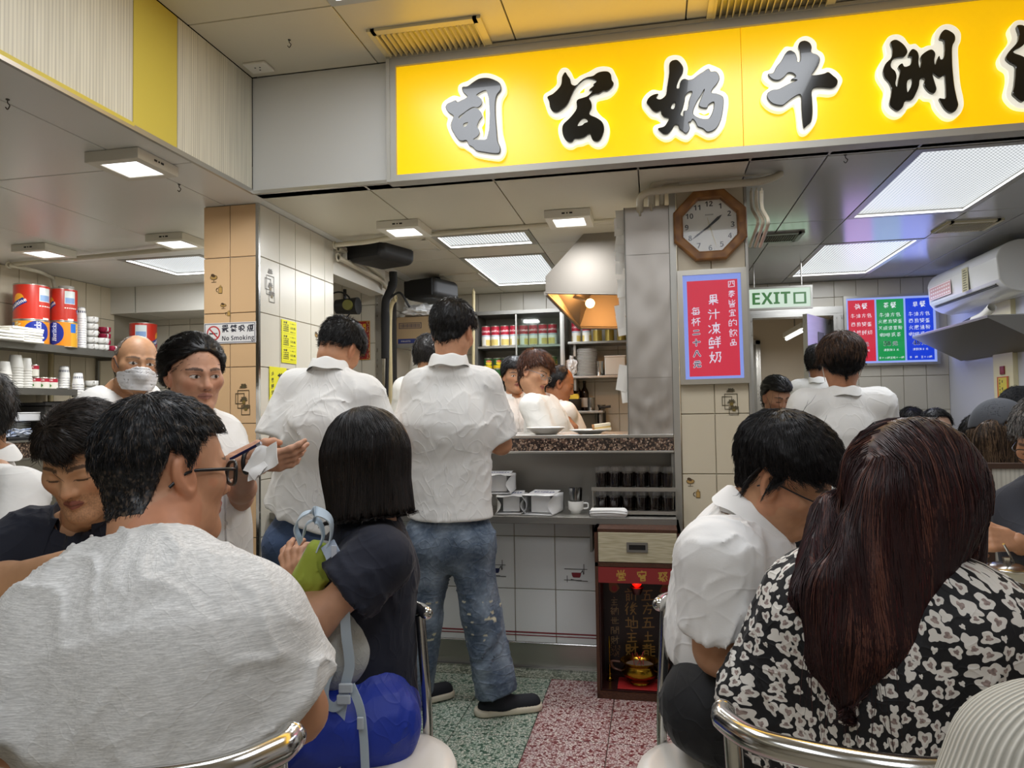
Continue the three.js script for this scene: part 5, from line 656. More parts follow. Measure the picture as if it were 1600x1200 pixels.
// black speakers and cables under the kitchen ceiling, wall pipes
{
  const sp = (px, py, z, s, lab) => { const p = onZ(px, py, z), o = thing('ceiling_speaker', lab, 'speaker', [p.x, p.y, z], -0.35); part('cabinet', rbox(0.3 * s, 0.16 * s, 0.34 * s, 0.05 * s, 0, 0, 0, 4), M(0x161616, 0.55), o); part('grille', rbox(0.27 * s, 0.13 * s, 0.02, 0.01, 0, 0, 0.17 * s), M(0x0d0d0d, 0.8), o); part('bracket', box(0.05, LOW - p.y, 0.05, 0, (LOW - p.y) / 2, -0.05), black, o); return o; };
  sp(596, 394, -4.3, 1, 'black speaker under the kitchen ceiling nearer the pillar'); sp(675, 455, -5.3, 1, 'black speaker under the kitchen ceiling near the carton');
  const cb = thing('cable_bundle', 'bundle of black cables hanging beside the steel post', 'cables', onZ(606, 430, -4.75)), q = (px, py) => onZ(px, py, -4.75).sub(cb.position);
  part('thick_cable', tube([q(614, 425), q(614, 445), q(606, 462), q(602, 480), q(602, 560)], 0.03), M(0x141312, 0.8), cb); part('thin_cable', tube([q(610, 440), q(604, 470), q(606, 500), q(604, 620)], 0.014), M(0x141312, 0.7), cb); part('loop', tube([q(604, 470), q(620, 458), q(628, 460), q(640, 480)], 0.008), black, cb);
  const wp = M(0xcbc4b0, 0.5), con = (lab, pts, r, m = wp) => { const base = pts[0], o = thing('conduit_pipe', lab, 'pipe', base); part('tube', pipe(pts.map((p) => p.clone().sub(base)), r, 0.06), m, o); part('end_clip', new THREE.TorusGeometry(r * 1.4, r * 0.35, 6, 16).rotateY(Math.PI / 2), m, o); return o; };
  con('cream conduit crossing the opening under the low ceiling', [onZ(523, 383, -3.95), onZ(575, 378, -3.95), onZ(605, 372, -3.95), onZ(975, 341, -3.95)], 0.014);
  con('white conduit along the passage lintel, upper of the pair', [onX(528, 388, -1.89), onX(560, 402, -1.89), onX(601, 436, -1.89), onX(601, 450, -1.89)], 0.014);
  con('white conduit along the passage lintel, lower of the pair', [onX(528, 402, -1.88), onX(598, 440, -1.88), onX(604, 450, -1.88)], 0.016);
  con('white pipe running down beside the steel post', [onZ(618, 466, -5.0), onZ(610, 478, -5.0), onZ(609, 520, -5.0), onZ(611, 660, -5.0)], 0.016, M(0xc4b58a, 0.5));
  con('cream pipe at the left edge of the glass cabinet', [onZ(740, 455, -5.75), onZ(740, 470, -5.75), onZ(739, 700, -5.75)], 0.013, M(0xc4b58a, 0.5));
  con('white conduit under the low ceiling over the tins', [onY(14, 414, 2.27), onY(40, 411, 2.27), onY(315, 385, 2.27)], 0.015); con('white conduit bending down the left wall to the tins', [onY(14, 414, 2.26), onY(60, 424, 2.24), onX(82, 434, -4.3), onX(86, 452, -4.3)], 0.013);
  const sw = onX(541, 400, -1.9), s = thing('switch_box', 'white switch box on the lintel of the passage', 'switch', [-1.895, sw.y, sw.z]); part('box', rbox(0.03, 0.09, 0.08, 0.004), plasticWhite, s); part('switch', [box(0.006, 0.02, 0.014, 0.016, 0.01, 0.015), box(0.006, 0.02, 0.014, 0.016, 0.01, -0.015)], M(0x8a857a, 0.5), s);
  const fan = onZ(560, 478, -4.6), f = thing('wall_fan', 'black wall fan with a yellow green hub in the passage', 'fan', [fan.x - 0.12, fan.y, -4.6]); part('motor', cyl(0.05, 0.06, 0.16, 0, 0, 0, 20).rotateZ(Math.PI / 2).translate(0.04, 0, 0), M(0x191917, 0.5), f); part('hub', cyl(0.035, 0.035, 0.05, 0, 0, 0, 20).rotateX(Math.PI / 2).translate(0.07, 0, 0.05), M(0x6c6a2a, 0.4), f); part('arm', rod(V(0.02, 0, 0), V(0.02, 0.12, 0), 0.012), black, f); part('guard', new THREE.TorusGeometry(0.1, 0.006, 6, 28).translate(-0.02, 0, 0.02), black, f);
  const lock = onZ(593, 628, -4.9), lk = thing('metal_tray', 'grey green metal tray standing behind the leaning waiter', 'tray', [-2.02, 1.22, -4.86]); part('sheet', rbox(0.24, 0.34, 0.012, 0.004), M(0x8a8a76, 0.5, { metalness: 0.3 }), lk); part('handle', pipe([[0.13, 0.06, 0], [0.19, 0.06, 0.02], [0.19, -0.06, 0.02], [0.13, -0.06, 0]], 0.005, 0.02), steel, lk);
  // pipes around the clock pillar
  const pw = M(0xc6beaa, 0.5), zp = -3.34, Z = (px, py, k = 0) => onZ(px, py, zp - k);
  con('cream pipe looping over the clock pillar, lower run of the loop', [Z(1000, 330, 0.12), Z(1000, 301), Z(1195, 283), Z(1222, 272), Z(1214, 264, 0.02)], 0.017, pw); con('cream pipe looping over the clock pillar, upper run of the loop', [Z(1018, 322, 0.12), Z(1018, 287, 0.02), Z(1050, 280, 0.02), Z(1205, 266, 0.02)], 0.017, pw); con('short cream pipe rising from the steel column beside the loops', [Z(1034, 322, 0.14), Z(1034, 292, 0.05), Z(1060, 288, 0.05)], 0.013, pw);
  for (let k = 0; k < 3; k++) con(['cream zigzag pipe on the side of the clock pillar, nearest its edge', 'cream zigzag pipe on the side of the clock pillar, middle one', 'cream zigzag pipe on the side of the clock pillar, outermost one'][k], [onX(1174 + k * 8, 298, 0.465), onX(1174 + k * 8, 325, 0.465), onX(1186 + k * 8, 346, 0.465), onX(1172 + k * 8, 385, 0.465)], 0.0075, pw);
}
// ---------------------------------------------------------------- right room: air conditioner, canopy, door, corridor lamp, partition
{
  const z0 = -6.02, z1 = -4.9, o = thing('air_conditioner', 'white split air conditioner with a pink sticker on the right wall', 'air conditioner', [2.35, 1.95, (z0 + z1) / 2]);
  const s = new THREE.Shape(); s.moveTo(0, 0.3); s.lineTo(-0.13, 0.3); s.quadraticCurveTo(-0.24, 0.28, -0.25, 0.2); s.lineTo(-0.24, 0.07); s.quadraticCurveTo(-0.2, 0.0, -0.1, -0.01); s.lineTo(0, 0); s.lineTo(0, 0.3);
  part('body', new THREE.ExtrudeGeometry(s, { depth: z1 - z0, bevelEnabled: true, bevelSize: 0.01, bevelThickness: 0.012, bevelSegments: 3, curveSegments: 10 }).translate(0, 0, (z0 - z1) / 2), M(0xdcdcd8, 0.25), o);
  part('outlet', box(0.08, 0.004, 1.0, -0.2, 0.045, 0).rotateZ(0), black, o, [0, -0.012, 0], [0, 0, 0.0]); part('louver', box(0.05, 0.006, 1.0, -0.22, 0.02, 0), M(0x6a6a66, 0.5), o, null, [0, 0, -0.1]);
  const stk = part('sticker', new THREE.PlaneGeometry(0.4, 0.1), M(0xffffff, 0.4, { map: canvasTex(256, 64, (g) => { g.fillStyle = '#d9a8a4'; g.fillRect(0, 0, 256, 64); g.strokeStyle = '#fff'; g.lineWidth = 3; g.strokeRect(3, 3, 250, 58); g.fillStyle = '#f6ecea'; for (let r = 0; r < 3; r++) for (let i = 0; i < 9; i++) g.fillRect(16 + i * 26, 12 + r * 17, 18, 8); }) }), o, [-0.2635, 0.135, -0.32], [0, -Math.PI / 2, 0]);
  part('note', new THREE.PlaneGeometry(0.1, 0.16), M(0xffffff, 0.6, { map: canvasTex(64, 96, (g) => { g.fillStyle = '#b9b28c'; g.fillRect(0, 0, 64, 96); g.fillStyle = '#55503a'; for (let r = 0; r < 9; r++) g.fillRect(10, 8 + r * 10, 30 + (r * 13) % 16, 4); }) }), o, [-0.2635, 0.14, 0.12], [0, -Math.PI / 2, 0]);
  const c = thing('steel_canopy', 'steel drip canopy under the air conditioner on the right wall', 'canopy', [2.2, 1.72, -5.5]); const tri = new THREE.Shape([[0.14, 0.06], [-0.2, 0.06], [-0.2, 0.05], [0.14, -0.14]].map((q) => new THREE.Vector2(...q))); part('sheet', new THREE.ExtrudeGeometry(tri, { depth: 1.3, bevelEnabled: false }).translate(0, 0, -0.62), steelDull, c); part('rim', box(0.34, 0.006, 1.3, -0.03, 0.064, 0.03), steel, c);
  const hp = (px, py) => onX(px, py, 2.2).sub(c.position), h = thing('drain_hose', 'black wrapped hose with a white end below the air conditioner', 'hose', c.position.clone()); part('hose', tube([hp(1480, 524), hp(1500, 512), hp(1522, 500)], 0.03), black, h); part('white_hose', tube([hp(1522, 500), hp(1538, 492), hp(1550, 480)], 0.028), plasticWhite, h);
}
{
  const x0 = 0.82, x1 = 1.48, y = 2.0, z = -6.4; const fr = structGroup('door_1'); part('door_frame', [box(0.075, y, 0.14, x1 + 0.03, y / 2, z), box(0.075, y, 0.14, x0 - 0.03, y / 2, z), box(x1 - x0 + 0.14, 0.075, 0.14, (x0 + x1) / 2, y + 0.0375, z)], steel, fr);
  const leaf = new THREE.Group(); leaf.name = 'door_leaf'; fr.add(leaf); leaf.position.set(x1 - 0.01, 0, z - 0.08); leaf.rotation.y = 1.05; const sh = new THREE.Shape([[0, 0.02], [-0.64, 0.02], [-0.64, 1.97], [0, 1.97]].map((q) => new THREE.Vector2(...q))); sh.holes.push(new THREE.Path([[-0.16, 1.0], [-0.16, 1.66], [-0.46, 1.66], [-0.46, 1.0]].map((q) => new THREE.Vector2(...q)))); part('sheet', new THREE.ExtrudeGeometry(sh, { depth: 0.035, bevelEnabled: false }), steel, leaf); part('pane', box(0.3, 0.66, 0.006, -0.31, 1.33, 0.016), M(0xffffff, 0.04, { transmission: 1, thickness: 0 }), leaf); part('plate', box(0.14, 0.09, 0.003, -0.33, 1.8, 0.037), M(0x4a4a48, 0.5), leaf); part('lever', rod(V(-0.58, 1.0, 0.04), V(-0.5, 1.0, 0.07), 0.01), chrome, leaf);
  const d2 = structGroup('door_2'); part('sheet', box(0.55, 1.95, 0.04, 0.86, 0.98, -8.5), steelDull, d2); part('frame', [box(0.05, 2.0, 0.06, 1.16, 1.0, -8.5), box(0.65, 0.05, 0.06, 0.86, 1.98, -8.5)], steel, d2);
  const t = onZ(1242, 528, -7.2), l = thing('tube_lamp', 'bright fluorescent tube lamp in the corridor beyond the steel door', 'tube lamp', [t.x, t.y + 0.03, -7.2]); part('batten', box(0.06, 0.05, 0.9, 0, 0.04, 0), plasticWhite, l); part('tube', cyl(0.014, 0.014, 0.86, 0, 0, 0, 14).rotateX(Math.PI / 2), M(0xffffff, 0.3, { emissive: 0xffffff, emissiveIntensity: 4 }), l); part('end_cap', [cyl(0.016, 0.016, 0.03, 0, 0, 0, 14).rotateX(Math.PI / 2).translate(0, 0, 0.44), cyl(0.016, 0.016, 0.03, 0, 0, 0, 14).rotateX(Math.PI / 2).translate(0, 0, -0.44)], plasticWhite, l); rectLight(0.05, 0.86, 0xffffff, 70, l, [0, -0.02, 0], [0, -2, 0]); part('hanger', box(0.01, 2.45 - t.y - 0.09, 0.01, 0, (2.45 - t.y - 0.03) / 2 + 0.03, 0), steelDull, l);
  const p = thing('booth_partition', 'low white booth partition with a dark wooden frame', 'partition', [1.5, 0, -3.05]); part('board', box(0.5, 0.86, 0.03, 0, 0.57, 0), M(0xe6e6e4, 0.5, { map: ribTex }), p); part('frame', [box(0.54, 0.02, 0.045, 0, 1.01, 0), box(0.024, 1.0, 0.045, -0.262, 0.5, 0), box(0.024, 1.0, 0.045, 0.262, 0.5, 0)], M(0x4a3426, 0.5), p);
  const b = thing('booth_back', 'pale booth back along the right wall behind the seated customers', 'booth', [2.27, 0, -5.3]); part('panel', box(0.16, 1.02, 1.4, 0, 0.51, 0), M(0xc9c6c0, 0.5), b); part('rail', box(0.18, 0.03, 1.42, 0, 1.03, 0), M(0x5a4a40, 0.5), b);
}
// ---------------------------------------------------------------- chairs and tables
const vinyl = M(0xe4dfd6, 0.35);
function chair(label, pos, turn, h = 0.82, seatY = 0.46, w = 1) {          // seat at the origin, the back at -z, sitter faces +z
  const o = thing('steel_chair', label, 'chair', pos, turn), r = 0.0125, b = 0.19 * w;
  part('seat', lathe([[0, 0], [0.16, 0], [0.18, 0.008], [0.186, 0.022], [0.18, 0.036], [0.15, 0.044], [0, 0.046]], 40).translate(0, seatY - 0.046, 0), vinyl, o);
  part('seat_ring', new THREE.TorusGeometry(0.182, 0.011, 10, 40).rotateX(Math.PI / 2).translate(0, seatY - 0.05, 0), chrome, o);
  for (const sx of [-1, 1]) { part('leg', pipe([[sx * 0.14, seatY - 0.06, 0.12], [sx * 0.17, 0, 0.19]], r, 0.05), chrome, o); part('leg', pipe([[sx * b, h - 0.008, -0.115], [sx * 0.17, seatY - 0.03, -0.08], [sx * 0.175, 0, -0.2]], r, 0.14), chrome, o); part('foot', cyl(0.016, 0.017, 0.02, sx * 0.17, 0.01, 0.19, 14), black, o); part('foot', cyl(0.016, 0.017, 0.02, sx * 0.175, 0.01, -0.2, 14), black, o); }
  part('back_rail', tube([[-b - 0.01, h, -0.1], [-b - 0.008, h + 0.002, -0.14], [-b * 0.78, h + 0.006, -0.21], [0, h + 0.008, -0.25], [b * 0.78, h + 0.006, -0.21], [b + 0.008, h + 0.002, -0.14], [b + 0.01, h, -0.1]], 0.0165, 12, 60), chrome, o);
  for (const sx of [-1, 1]) part('rail_cap', new THREE.SphereGeometry(0.0168, 14, 10).translate(sx * (b + 0.01), h, -0.1), chrome, o);
  part('stretcher', rod(V(-0.162, 0.16, 0.17), V(-0.18, 0.16, -0.18), 0.008), chrome, o); part('stretcher', rod(V(0.162, 0.16, 0.17), V(0.18, 0.16, -0.18), 0.008), chrome, o); part('stretcher', rod(V(-0.16, 0.18, 0.165), V(0.16, 0.18, 0.165), 0.008), chrome, o);
  return o;
}
const seatAt = (label, tip, side, heading, seatY, w) => { const f = HD(heading), x = V(0, 1, 0).cross(f), b = 0.19 * w + 0.01; return chair(label, V(tip.x, 0, tip.z).addScaledVector(x, -side * b).addScaledVector(f, 0.1), Math.atan2(f.x, f.z), tip.y, seatY, w); };
// ---------------------------------------------------------------- figures: distance fields meshed with surface nets
const smin = (a, b, k) => { const h = Math.max(k - Math.abs(a - b), 0) / k; return Math.min(a, b) - h * h * k * 0.25; };
const smax = (a, b, k) => -smin(-a, -b, k);
const clamp = (x, a, b) => (x < a ? a : x > b ? b : x);
function meshField(f, lo, hi, cell, wobble = 0.02) {
  const nx = Math.ceil((hi.x - lo.x) / cell) + 1, ny = Math.ceil((hi.y - lo.y) / cell) + 1, nz = Math.ceil((hi.z - lo.z) / cell) + 1, val = new Float32Array(nx * ny * nz), B = 5, sx = 1, sy = nx, sz = nx * ny;
  for (let k = 0; k < nz; k += B) for (let j = 0; j < ny; j += B) for (let i = 0; i < nx; i += B) {
    const c = f(lo.x + (i + B / 2) * cell, lo.y + (j + B / 2) * cell, lo.z + (k + B / 2) * cell), far = Math.abs(c) > B * cell * 1.05 + wobble;
    for (let c3 = k; c3 < Math.min(k + B, nz); c3++) for (let b = j; b < Math.min(j + B, ny); b++) for (let a = i; a < Math.min(i + B, nx); a++) val[a + b * sy + c3 * sz] = far ? c : f(lo.x + a * cell, lo.y + b * cell, lo.z + c3 * cell);
  }
  const id = new Int32Array(nx * ny * nz).fill(-1), pos = [], idx = [], off = [0, 1, sy, sy + 1, sz, sz + 1, sz + sy, sz + sy + 1], E = [[0, 1], [2, 3], [4, 5], [6, 7], [0, 2], [1, 3], [4, 6], [5, 7], [0, 4], [1, 5], [2, 6], [3, 7]];
  for (let k = 0; k < nz - 1; k++) for (let j = 0; j < ny - 1; j++) for (let i = 0; i < nx - 1; i++) {
    const o = i + j * sy + k * sz; let m = 0; for (let q = 0; q < 8; q++) if (val[o + off[q]] < 0) m |= 1 << q;
    if (m === 0 || m === 255) continue;
    let X = 0, Y = 0, Z = 0, n = 0;
    for (const [a, b] of E) { const va = val[o + off[a]], vb = val[o + off[b]]; if ((va < 0) === (vb < 0)) continue; const t = va / (va - vb); X += (a & 1) + ((b & 1) - (a & 1)) * t; Y += ((a >> 1) & 1) + (((b >> 1) & 1) - ((a >> 1) & 1)) * t; Z += (a >> 2) + ((b >> 2) - (a >> 2)) * t; n++; }
    id[o] = pos.length / 3; pos.push(lo.x + (i + X / n) * cell, lo.y + (j + Y / n) * cell, lo.z + (k + Z / n) * cell);
  }
  for (let k = 1; k < nz - 1; k++) for (let j = 1; j < ny - 1; j++) for (let i = 1; i < nx - 1; i++) {
    const o = i + j * sy + k * sz, v = val[o] < 0;
    for (const [d, u, w] of [[sx, sy, sz], [sy, sz, sx], [sz, sx, sy]]) {
      if (v === val[o + d] < 0) continue;
      const a = id[o], b = id[o - u], c = id[o - u - w], e = id[o - w]; if (a < 0 || b < 0 || c < 0 || e < 0) continue;
      if (v) idx.push(a, b, c, a, c, e); else idx.push(a, c, b, a, e, c);
    }
  }
  const g = new THREE.BufferGeometry(); g.setAttribute('position', new THREE.Float32BufferAttribute(pos, 3)); g.setIndex(idx); g.computeVertexNormals(); return g;
}
// tapered capsule; o.n, o.s flatten it along n; o.cut cuts its far end off square
function bone(a, b, ra, rb, o = {}) { const d = b.clone().sub(a), L = d.length(); return { a, d, L2: d.lengthSq() || 1e-9, ra, rb, n: o.n && o.n.clone().normalize(), s: o.s ?? 1, cut: o.cut ? d.clone().divideScalar(L) : null, b, cut0: o.cut0 ? d.clone().divideScalar(L) : null }; }
function boneDist(B, x, y, z) {
  const { a, d } = B; const px = x - a.x, py = y - a.y, pz = z - a.z, t = clamp((px * d.x + py * d.y + pz * d.z) / B.L2, 0, 1); let qx = px - d.x * t, qy = py - d.y * t, qz = pz - d.z * t, k = 1;
  if (B.n) { const m = (qx * B.n.x + qy * B.n.y + qz * B.n.z) * (1 / B.s - 1); qx += B.n.x * m; qy += B.n.y * m; qz += B.n.z * m; k = 0.5 + B.s / 2; }
  let r = (Math.sqrt(qx * qx + qy * qy + qz * qz) - (B.ra + (B.rb - B.ra) * t)) * k;
  if (B.cut) r = smax(r, (x - B.b.x) * B.cut.x + (y - B.b.y) * B.cut.y + (z - B.b.z) * B.cut.z, 0.012);
  if (B.cut0) r = smax(r, -((x - a.x) * B.cut0.x + (y - a.y) * B.cut0.y + (z - a.z) * B.cut0.z), 0.012);
  return r;
}
const fieldOf = (bones, k) => (x, y, z) => { let r = 1e3; for (const B of bones) r = r > 900 ? boneDist(B, x, y, z) : smin(r, boneDist(B, x, y, z), k); return r; };
function boundsOf(bones, pad) { const b = new THREE.Box3(); for (const B of bones) { const r = Math.max(B.ra, B.rb) + pad; for (const p of [B.a, B.b]) { b.expandByPoint(p.clone().addScalar(r)); b.expandByPoint(p.clone().subScalar(r)); } } return b; }
const lerpV = (a, b, t) => a.clone().lerp(b, t);
// folds of cloth: soft ridges across the direction given, plus fine creases
function folds(amp, dir, freq = 14, fine = 0.25, seed = 0) {
  const u = dir.clone().normalize(), h = Math.abs(u.y) > 0.8 ? V(1, 0, 0) : V(0, 1, 0), v = u.clone().cross(h).normalize(), w = u.clone().cross(v);
  return (x, y, z) => {
    const a = x * u.x + y * u.y + z * u.z, b = x * v.x + y * v.y + z * v.z, c = x * w.x + y * w.y + z * w.z, f1 = freq * 0.55, f2 = freq * 1.1;
    const n1 = noise3(a * f1 * 0.22 + seed, b * f1, c * f1 * 0.6), wv = noise3(a * 5, b * 5 + seed, c * 5) * 0.05, n2 = noise3((a + wv) * f2 * 0.2 + 7 + seed, (b + wv) * f2, (c + wv) * f2 * 0.7), mask = clamp(0.5 + 0.9 * noise3(a * 4 + 3, b * 4 - seed, c * 4), 0, 1);
    return -amp * (0.6 * n1 + fine * 3.2 * mask * ((1 - Math.abs(n2)) ** 6 - 0.1));
  };
}
const setColor = (g, fn) => { const p = g.attributes.position, c = new Float32Array(p.count * 3), o = new THREE.Color(); for (let i = 0; i < p.count; i++) { fn(p.getX(i), p.getY(i), p.getZ(i), o, i); c[3 * i] = o.r; c[3 * i + 1] = o.g; c[3 * i + 2] = o.b; } g.setAttribute('color', new THREE.BufferAttribute(c, 3)); return g; };
const skinMat = new THREE.MeshPhysicalMaterial({ color: 0xffffff, roughness: 0.52, vertexColors: true, sheen: 0.15, sheenColor: new THREE.Color(0xffd0b8), sheenRoughness: 0.5 });
const hairMat = new THREE.MeshPhysicalMaterial({ color: 0xffffff, roughness: 0.42, vertexColors: true, specularIntensity: 0.8 });
function frameOf(fwd, up) { const f = fwd.clone().normalize(), x = up.clone().cross(f).normalize(), u = f.clone().cross(x); return new THREE.Matrix4().makeBasis(x, u, f); }
// head in its own frame: x to the person's left, y up, z forward; origin between the ears
const ell = (x, y, z, cx, cy, cz, rx, ry, rz) => { const a = (x - cx) / rx, b = (y - cy) / ry, c = (z - cz) / rz, k0 = Math.sqrt(a * a + b * b + c * c), k1 = Math.sqrt((a / rx) ** 2 + (b / ry) ** 2 + (c / rz) ** 2); return k1 < 1e-6 ? -Math.min(rx, ry, rz) : (k0 * (k0 - 1)) / k1; };
const cap = (x, y, z, ax, ay, az, bx, by, bz, r1, r2) => { const dx = bx - ax, dy = by - ay, dz = bz - az, px = x - ax, py = y - ay, pz = z - az, t = clamp((px * dx + py * dy + pz * dz) / (dx * dx + dy * dy + dz * dz), 0, 1); return Math.hypot(px - dx * t, py - dy * t, pz - dz * t) - (r1 + (r2 - r1) * t); };
function skull(x, y, z, wide = 1) { const ax = Math.abs(x) / wide; let d = ell(ax, y, z, 0, 0.022, -0.014, 0.076, 0.09, 0.097); d = smin(d, ell(ax, y, z, 0, -0.035, 0.026, 0.061, 0.086, 0.064), 0.03); return d; }
function headField(o) {
  const wide = o.wide ?? 1, eyes = o.eyes ?? 'open', jaw = o.jaw ?? 1, nk = o.neckTo ?? V(0, -0.19, -0.05), nr = o.neckR ?? 0.055;
  return (x, y, z) => {
    const ax = Math.abs(x) / wide; let d = skull(x, y, z, wide);
    d = smin(d, cap(ax, y, z, 0.046 * jaw, -0.062, 0.006, 0.012, -0.104, 0.062, 0.022, 0.021), 0.03);
    d = smin(d, cap(x, y, z, 0, -0.06, -0.02, nk.x, nk.y, nk.z, nr * 0.98, nr), 0.03);
    if (!o.plain) {
      d = smin(d, Math.hypot(ax - 0.047, y + 0.022, z - 0.05) - 0.022, 0.025);            // cheek bones
      d = smin(d, cap(ax, y, z, 0.012, 0.012, 0.08, 0.04, 0.014, 0.066, 0.011, 0.01), 0.014);    // brow
      d = smin(d, cap(x, y, z, 0, 0.006, 0.083, 0, -0.034, 0.1, 0.007, 0.0115), 0.014);     // nose
      d = smin(d, Math.hypot(ax - 0.012, y + 0.037, z - 0.09) - 0.0085, 0.008);
      d = smax(d, -(Math.hypot(ax - 0.031, (y + 0.004) * 1.15, z - 0.1) - 0.0185), 0.016);       // sockets
      d = smin(d, Math.hypot(ax - 0.031, y + 0.004, z - 0.069) - (eyes === 'open' ? 0.0135 : 0.0142), 0.004);
      if (eyes === 'open') d = smin(d, cap(ax, y, z, 0.02, 0.003, 0.08, 0.042, 0.002, 0.074, 0.0035, 0.003), 0.004);
      d = smin(d, cap(ax, y, z, 0, -0.0595, 0.0915, 0.02, -0.064, 0.08, 0.0062, 0.003), 0.006);    // lips
      d = smin(d, cap(ax, y, z, 0, -0.0705, 0.0895, 0.018, -0.066, 0.08, 0.0068, 0.003), 0.006);
      d = smin(d, Math.hypot(x, y + 0.102, z - 0.074) - 0.017, 0.024);
    }
    if (!o.noEars) { const ex = ax - 0.077 - 0.16 * Math.max(0, -z - 0.004), ey = y + 0.012, ez = z + 0.008 + 0.25 * (y + 0.012); let e = ell(ex, ey, ez, 0, 0, 0, 0.0115, 0.033, 0.0195); e = smax(e, -ell(ex, ey, ez, 0.011, 0.006, 0.004, 0.009, 0.019, 0.0105), 0.006); e = smax(e, -ell(ex, ey, ez, 0.011, -0.012, 0.006, 0.008, 0.009, 0.007), 0.005); d = smin(d, e, 0.009); }
    return d;
  };
}
function headColors(o) {
  const skin = new THREE.Color(o.skin), red = new THREE.Color(o.skin).multiply(new THREE.Color(1.03, 0.82, 0.78)), lip = new THREE.Color(o.lips ?? 0xa86258), brow = new THREE.Color(o.brow ?? 0x1f1814), white = new THREE.Color(0xd8d0c8), iris = new THREE.Color(0x1a0f0a), lash = new THREE.Color(0x2a1c16), eyes = o.eyes ?? 'open', gx = o.gaze ?? 0, stub = o.stubble;
  return (x, y, z, c) => {
    c.copy(skin); const ax = Math.abs(x);
    const bl = Math.exp(-(((ax - 0.045) / 0.02) ** 2 + ((y + 0.03) / 0.018) ** 2)) + Math.exp(-((x / 0.014) ** 2 + ((y + 0.034) / 0.012) ** 2)) * 0.8; if (z > 0.02) c.lerp(red, Math.min(0.8, bl) * 0.6); if (ax > 0.074) c.lerp(red, 0.55);
    c.multiplyScalar(0.97 + 0.05 * noise3(x * 60, y * 60, z * 60));
    if (o.plain || z < 0.03) { return; }
    if (stub && y < -0.045 && y > -0.108 && z > 0.035 && noise3(x * 420, y * 420, z * 420) > 0.1) c.lerp(lash, stub);
    const ly = y + 0.0645, lw = 0.0225; if (z > 0.072 && ax < lw && Math.abs(ly) < 0.0105 * (1 - (ax / lw) ** 2 * 0.75)) { c.copy(lip); if (Math.abs(ly + 0.0005) < 0.0016) c.multiplyScalar(0.45); }
    const bx = (ax - 0.033) / 0.022, by = y - (o.browY ?? 0.017) - 0.004 * (1 - bx * bx); if (z > 0.045 && Math.abs(bx) < 1 && Math.abs(by) < 0.0042 * (1 - 0.5 * Math.max(0, bx))) c.lerp(brow, 0.85);
    const ex = ax - 0.031, ey = y + 0.004, sgn = x > 0 ? 1 : -1;
    if (z > 0.06 && Math.abs(ex) < 0.0165) {
      const open = (eyes === 'open' ? 0.0052 : 0.0011) * (1 - (ex / 0.0165) ** 2), yy = eyes === 'open' ? ey : ey + 0.006;
      if (Math.abs(yy) < open) { c.copy(eyes === 'open' ? white : lash); if (eyes === 'open' && Math.hypot(ex - gx * sgn, yy) < 0.0054) c.copy(iris); } else if (yy > 0 && yy < open + 0.0022) c.lerp(lash, 0.8);
    }
    if (Math.hypot(ax - 0.0075, y + 0.0435) < 0.0035 && z > 0.085) c.lerp(lash, 0.7);
  };
}
// hair shell over the skull: height of the hairline by direction, thickness by height
function hairField(o) {
  const w = o.wide ?? 1; const line = o.line ?? ((th, x, y, z) => { const a = Math.abs(th); return a < 0.9 ? 0.062 - 0.012 * a : a < 1.75 ? 0.05 - (a - 0.9) * 0.07 : -0.012 - (a - 1.75) * 0.055; }), T = o.t ?? ((x, y, z) => 0.014 + 0.012 * clamp((y - 0.02) / 0.08, 0, 1)), nk = o.neckTo ?? V(0, -0.19, -0.05), nr = o.neckR ?? 0.055;
  return (x, y, z) => { let s = skull(x, y, z, w); s = smin(s, cap(x, y, z, 0, -0.06, -0.02, nk.x, nk.y, nk.z, nr * 0.96, nr * 0.96), 0.03); const th = Math.atan2(x, z + 0.01), n = 0.0022 * noise3(x * 42, y * 42, z * 42); return smax(s - T(x, y, z) - n, line(th, x, y, z) - y, 0.012); };
}
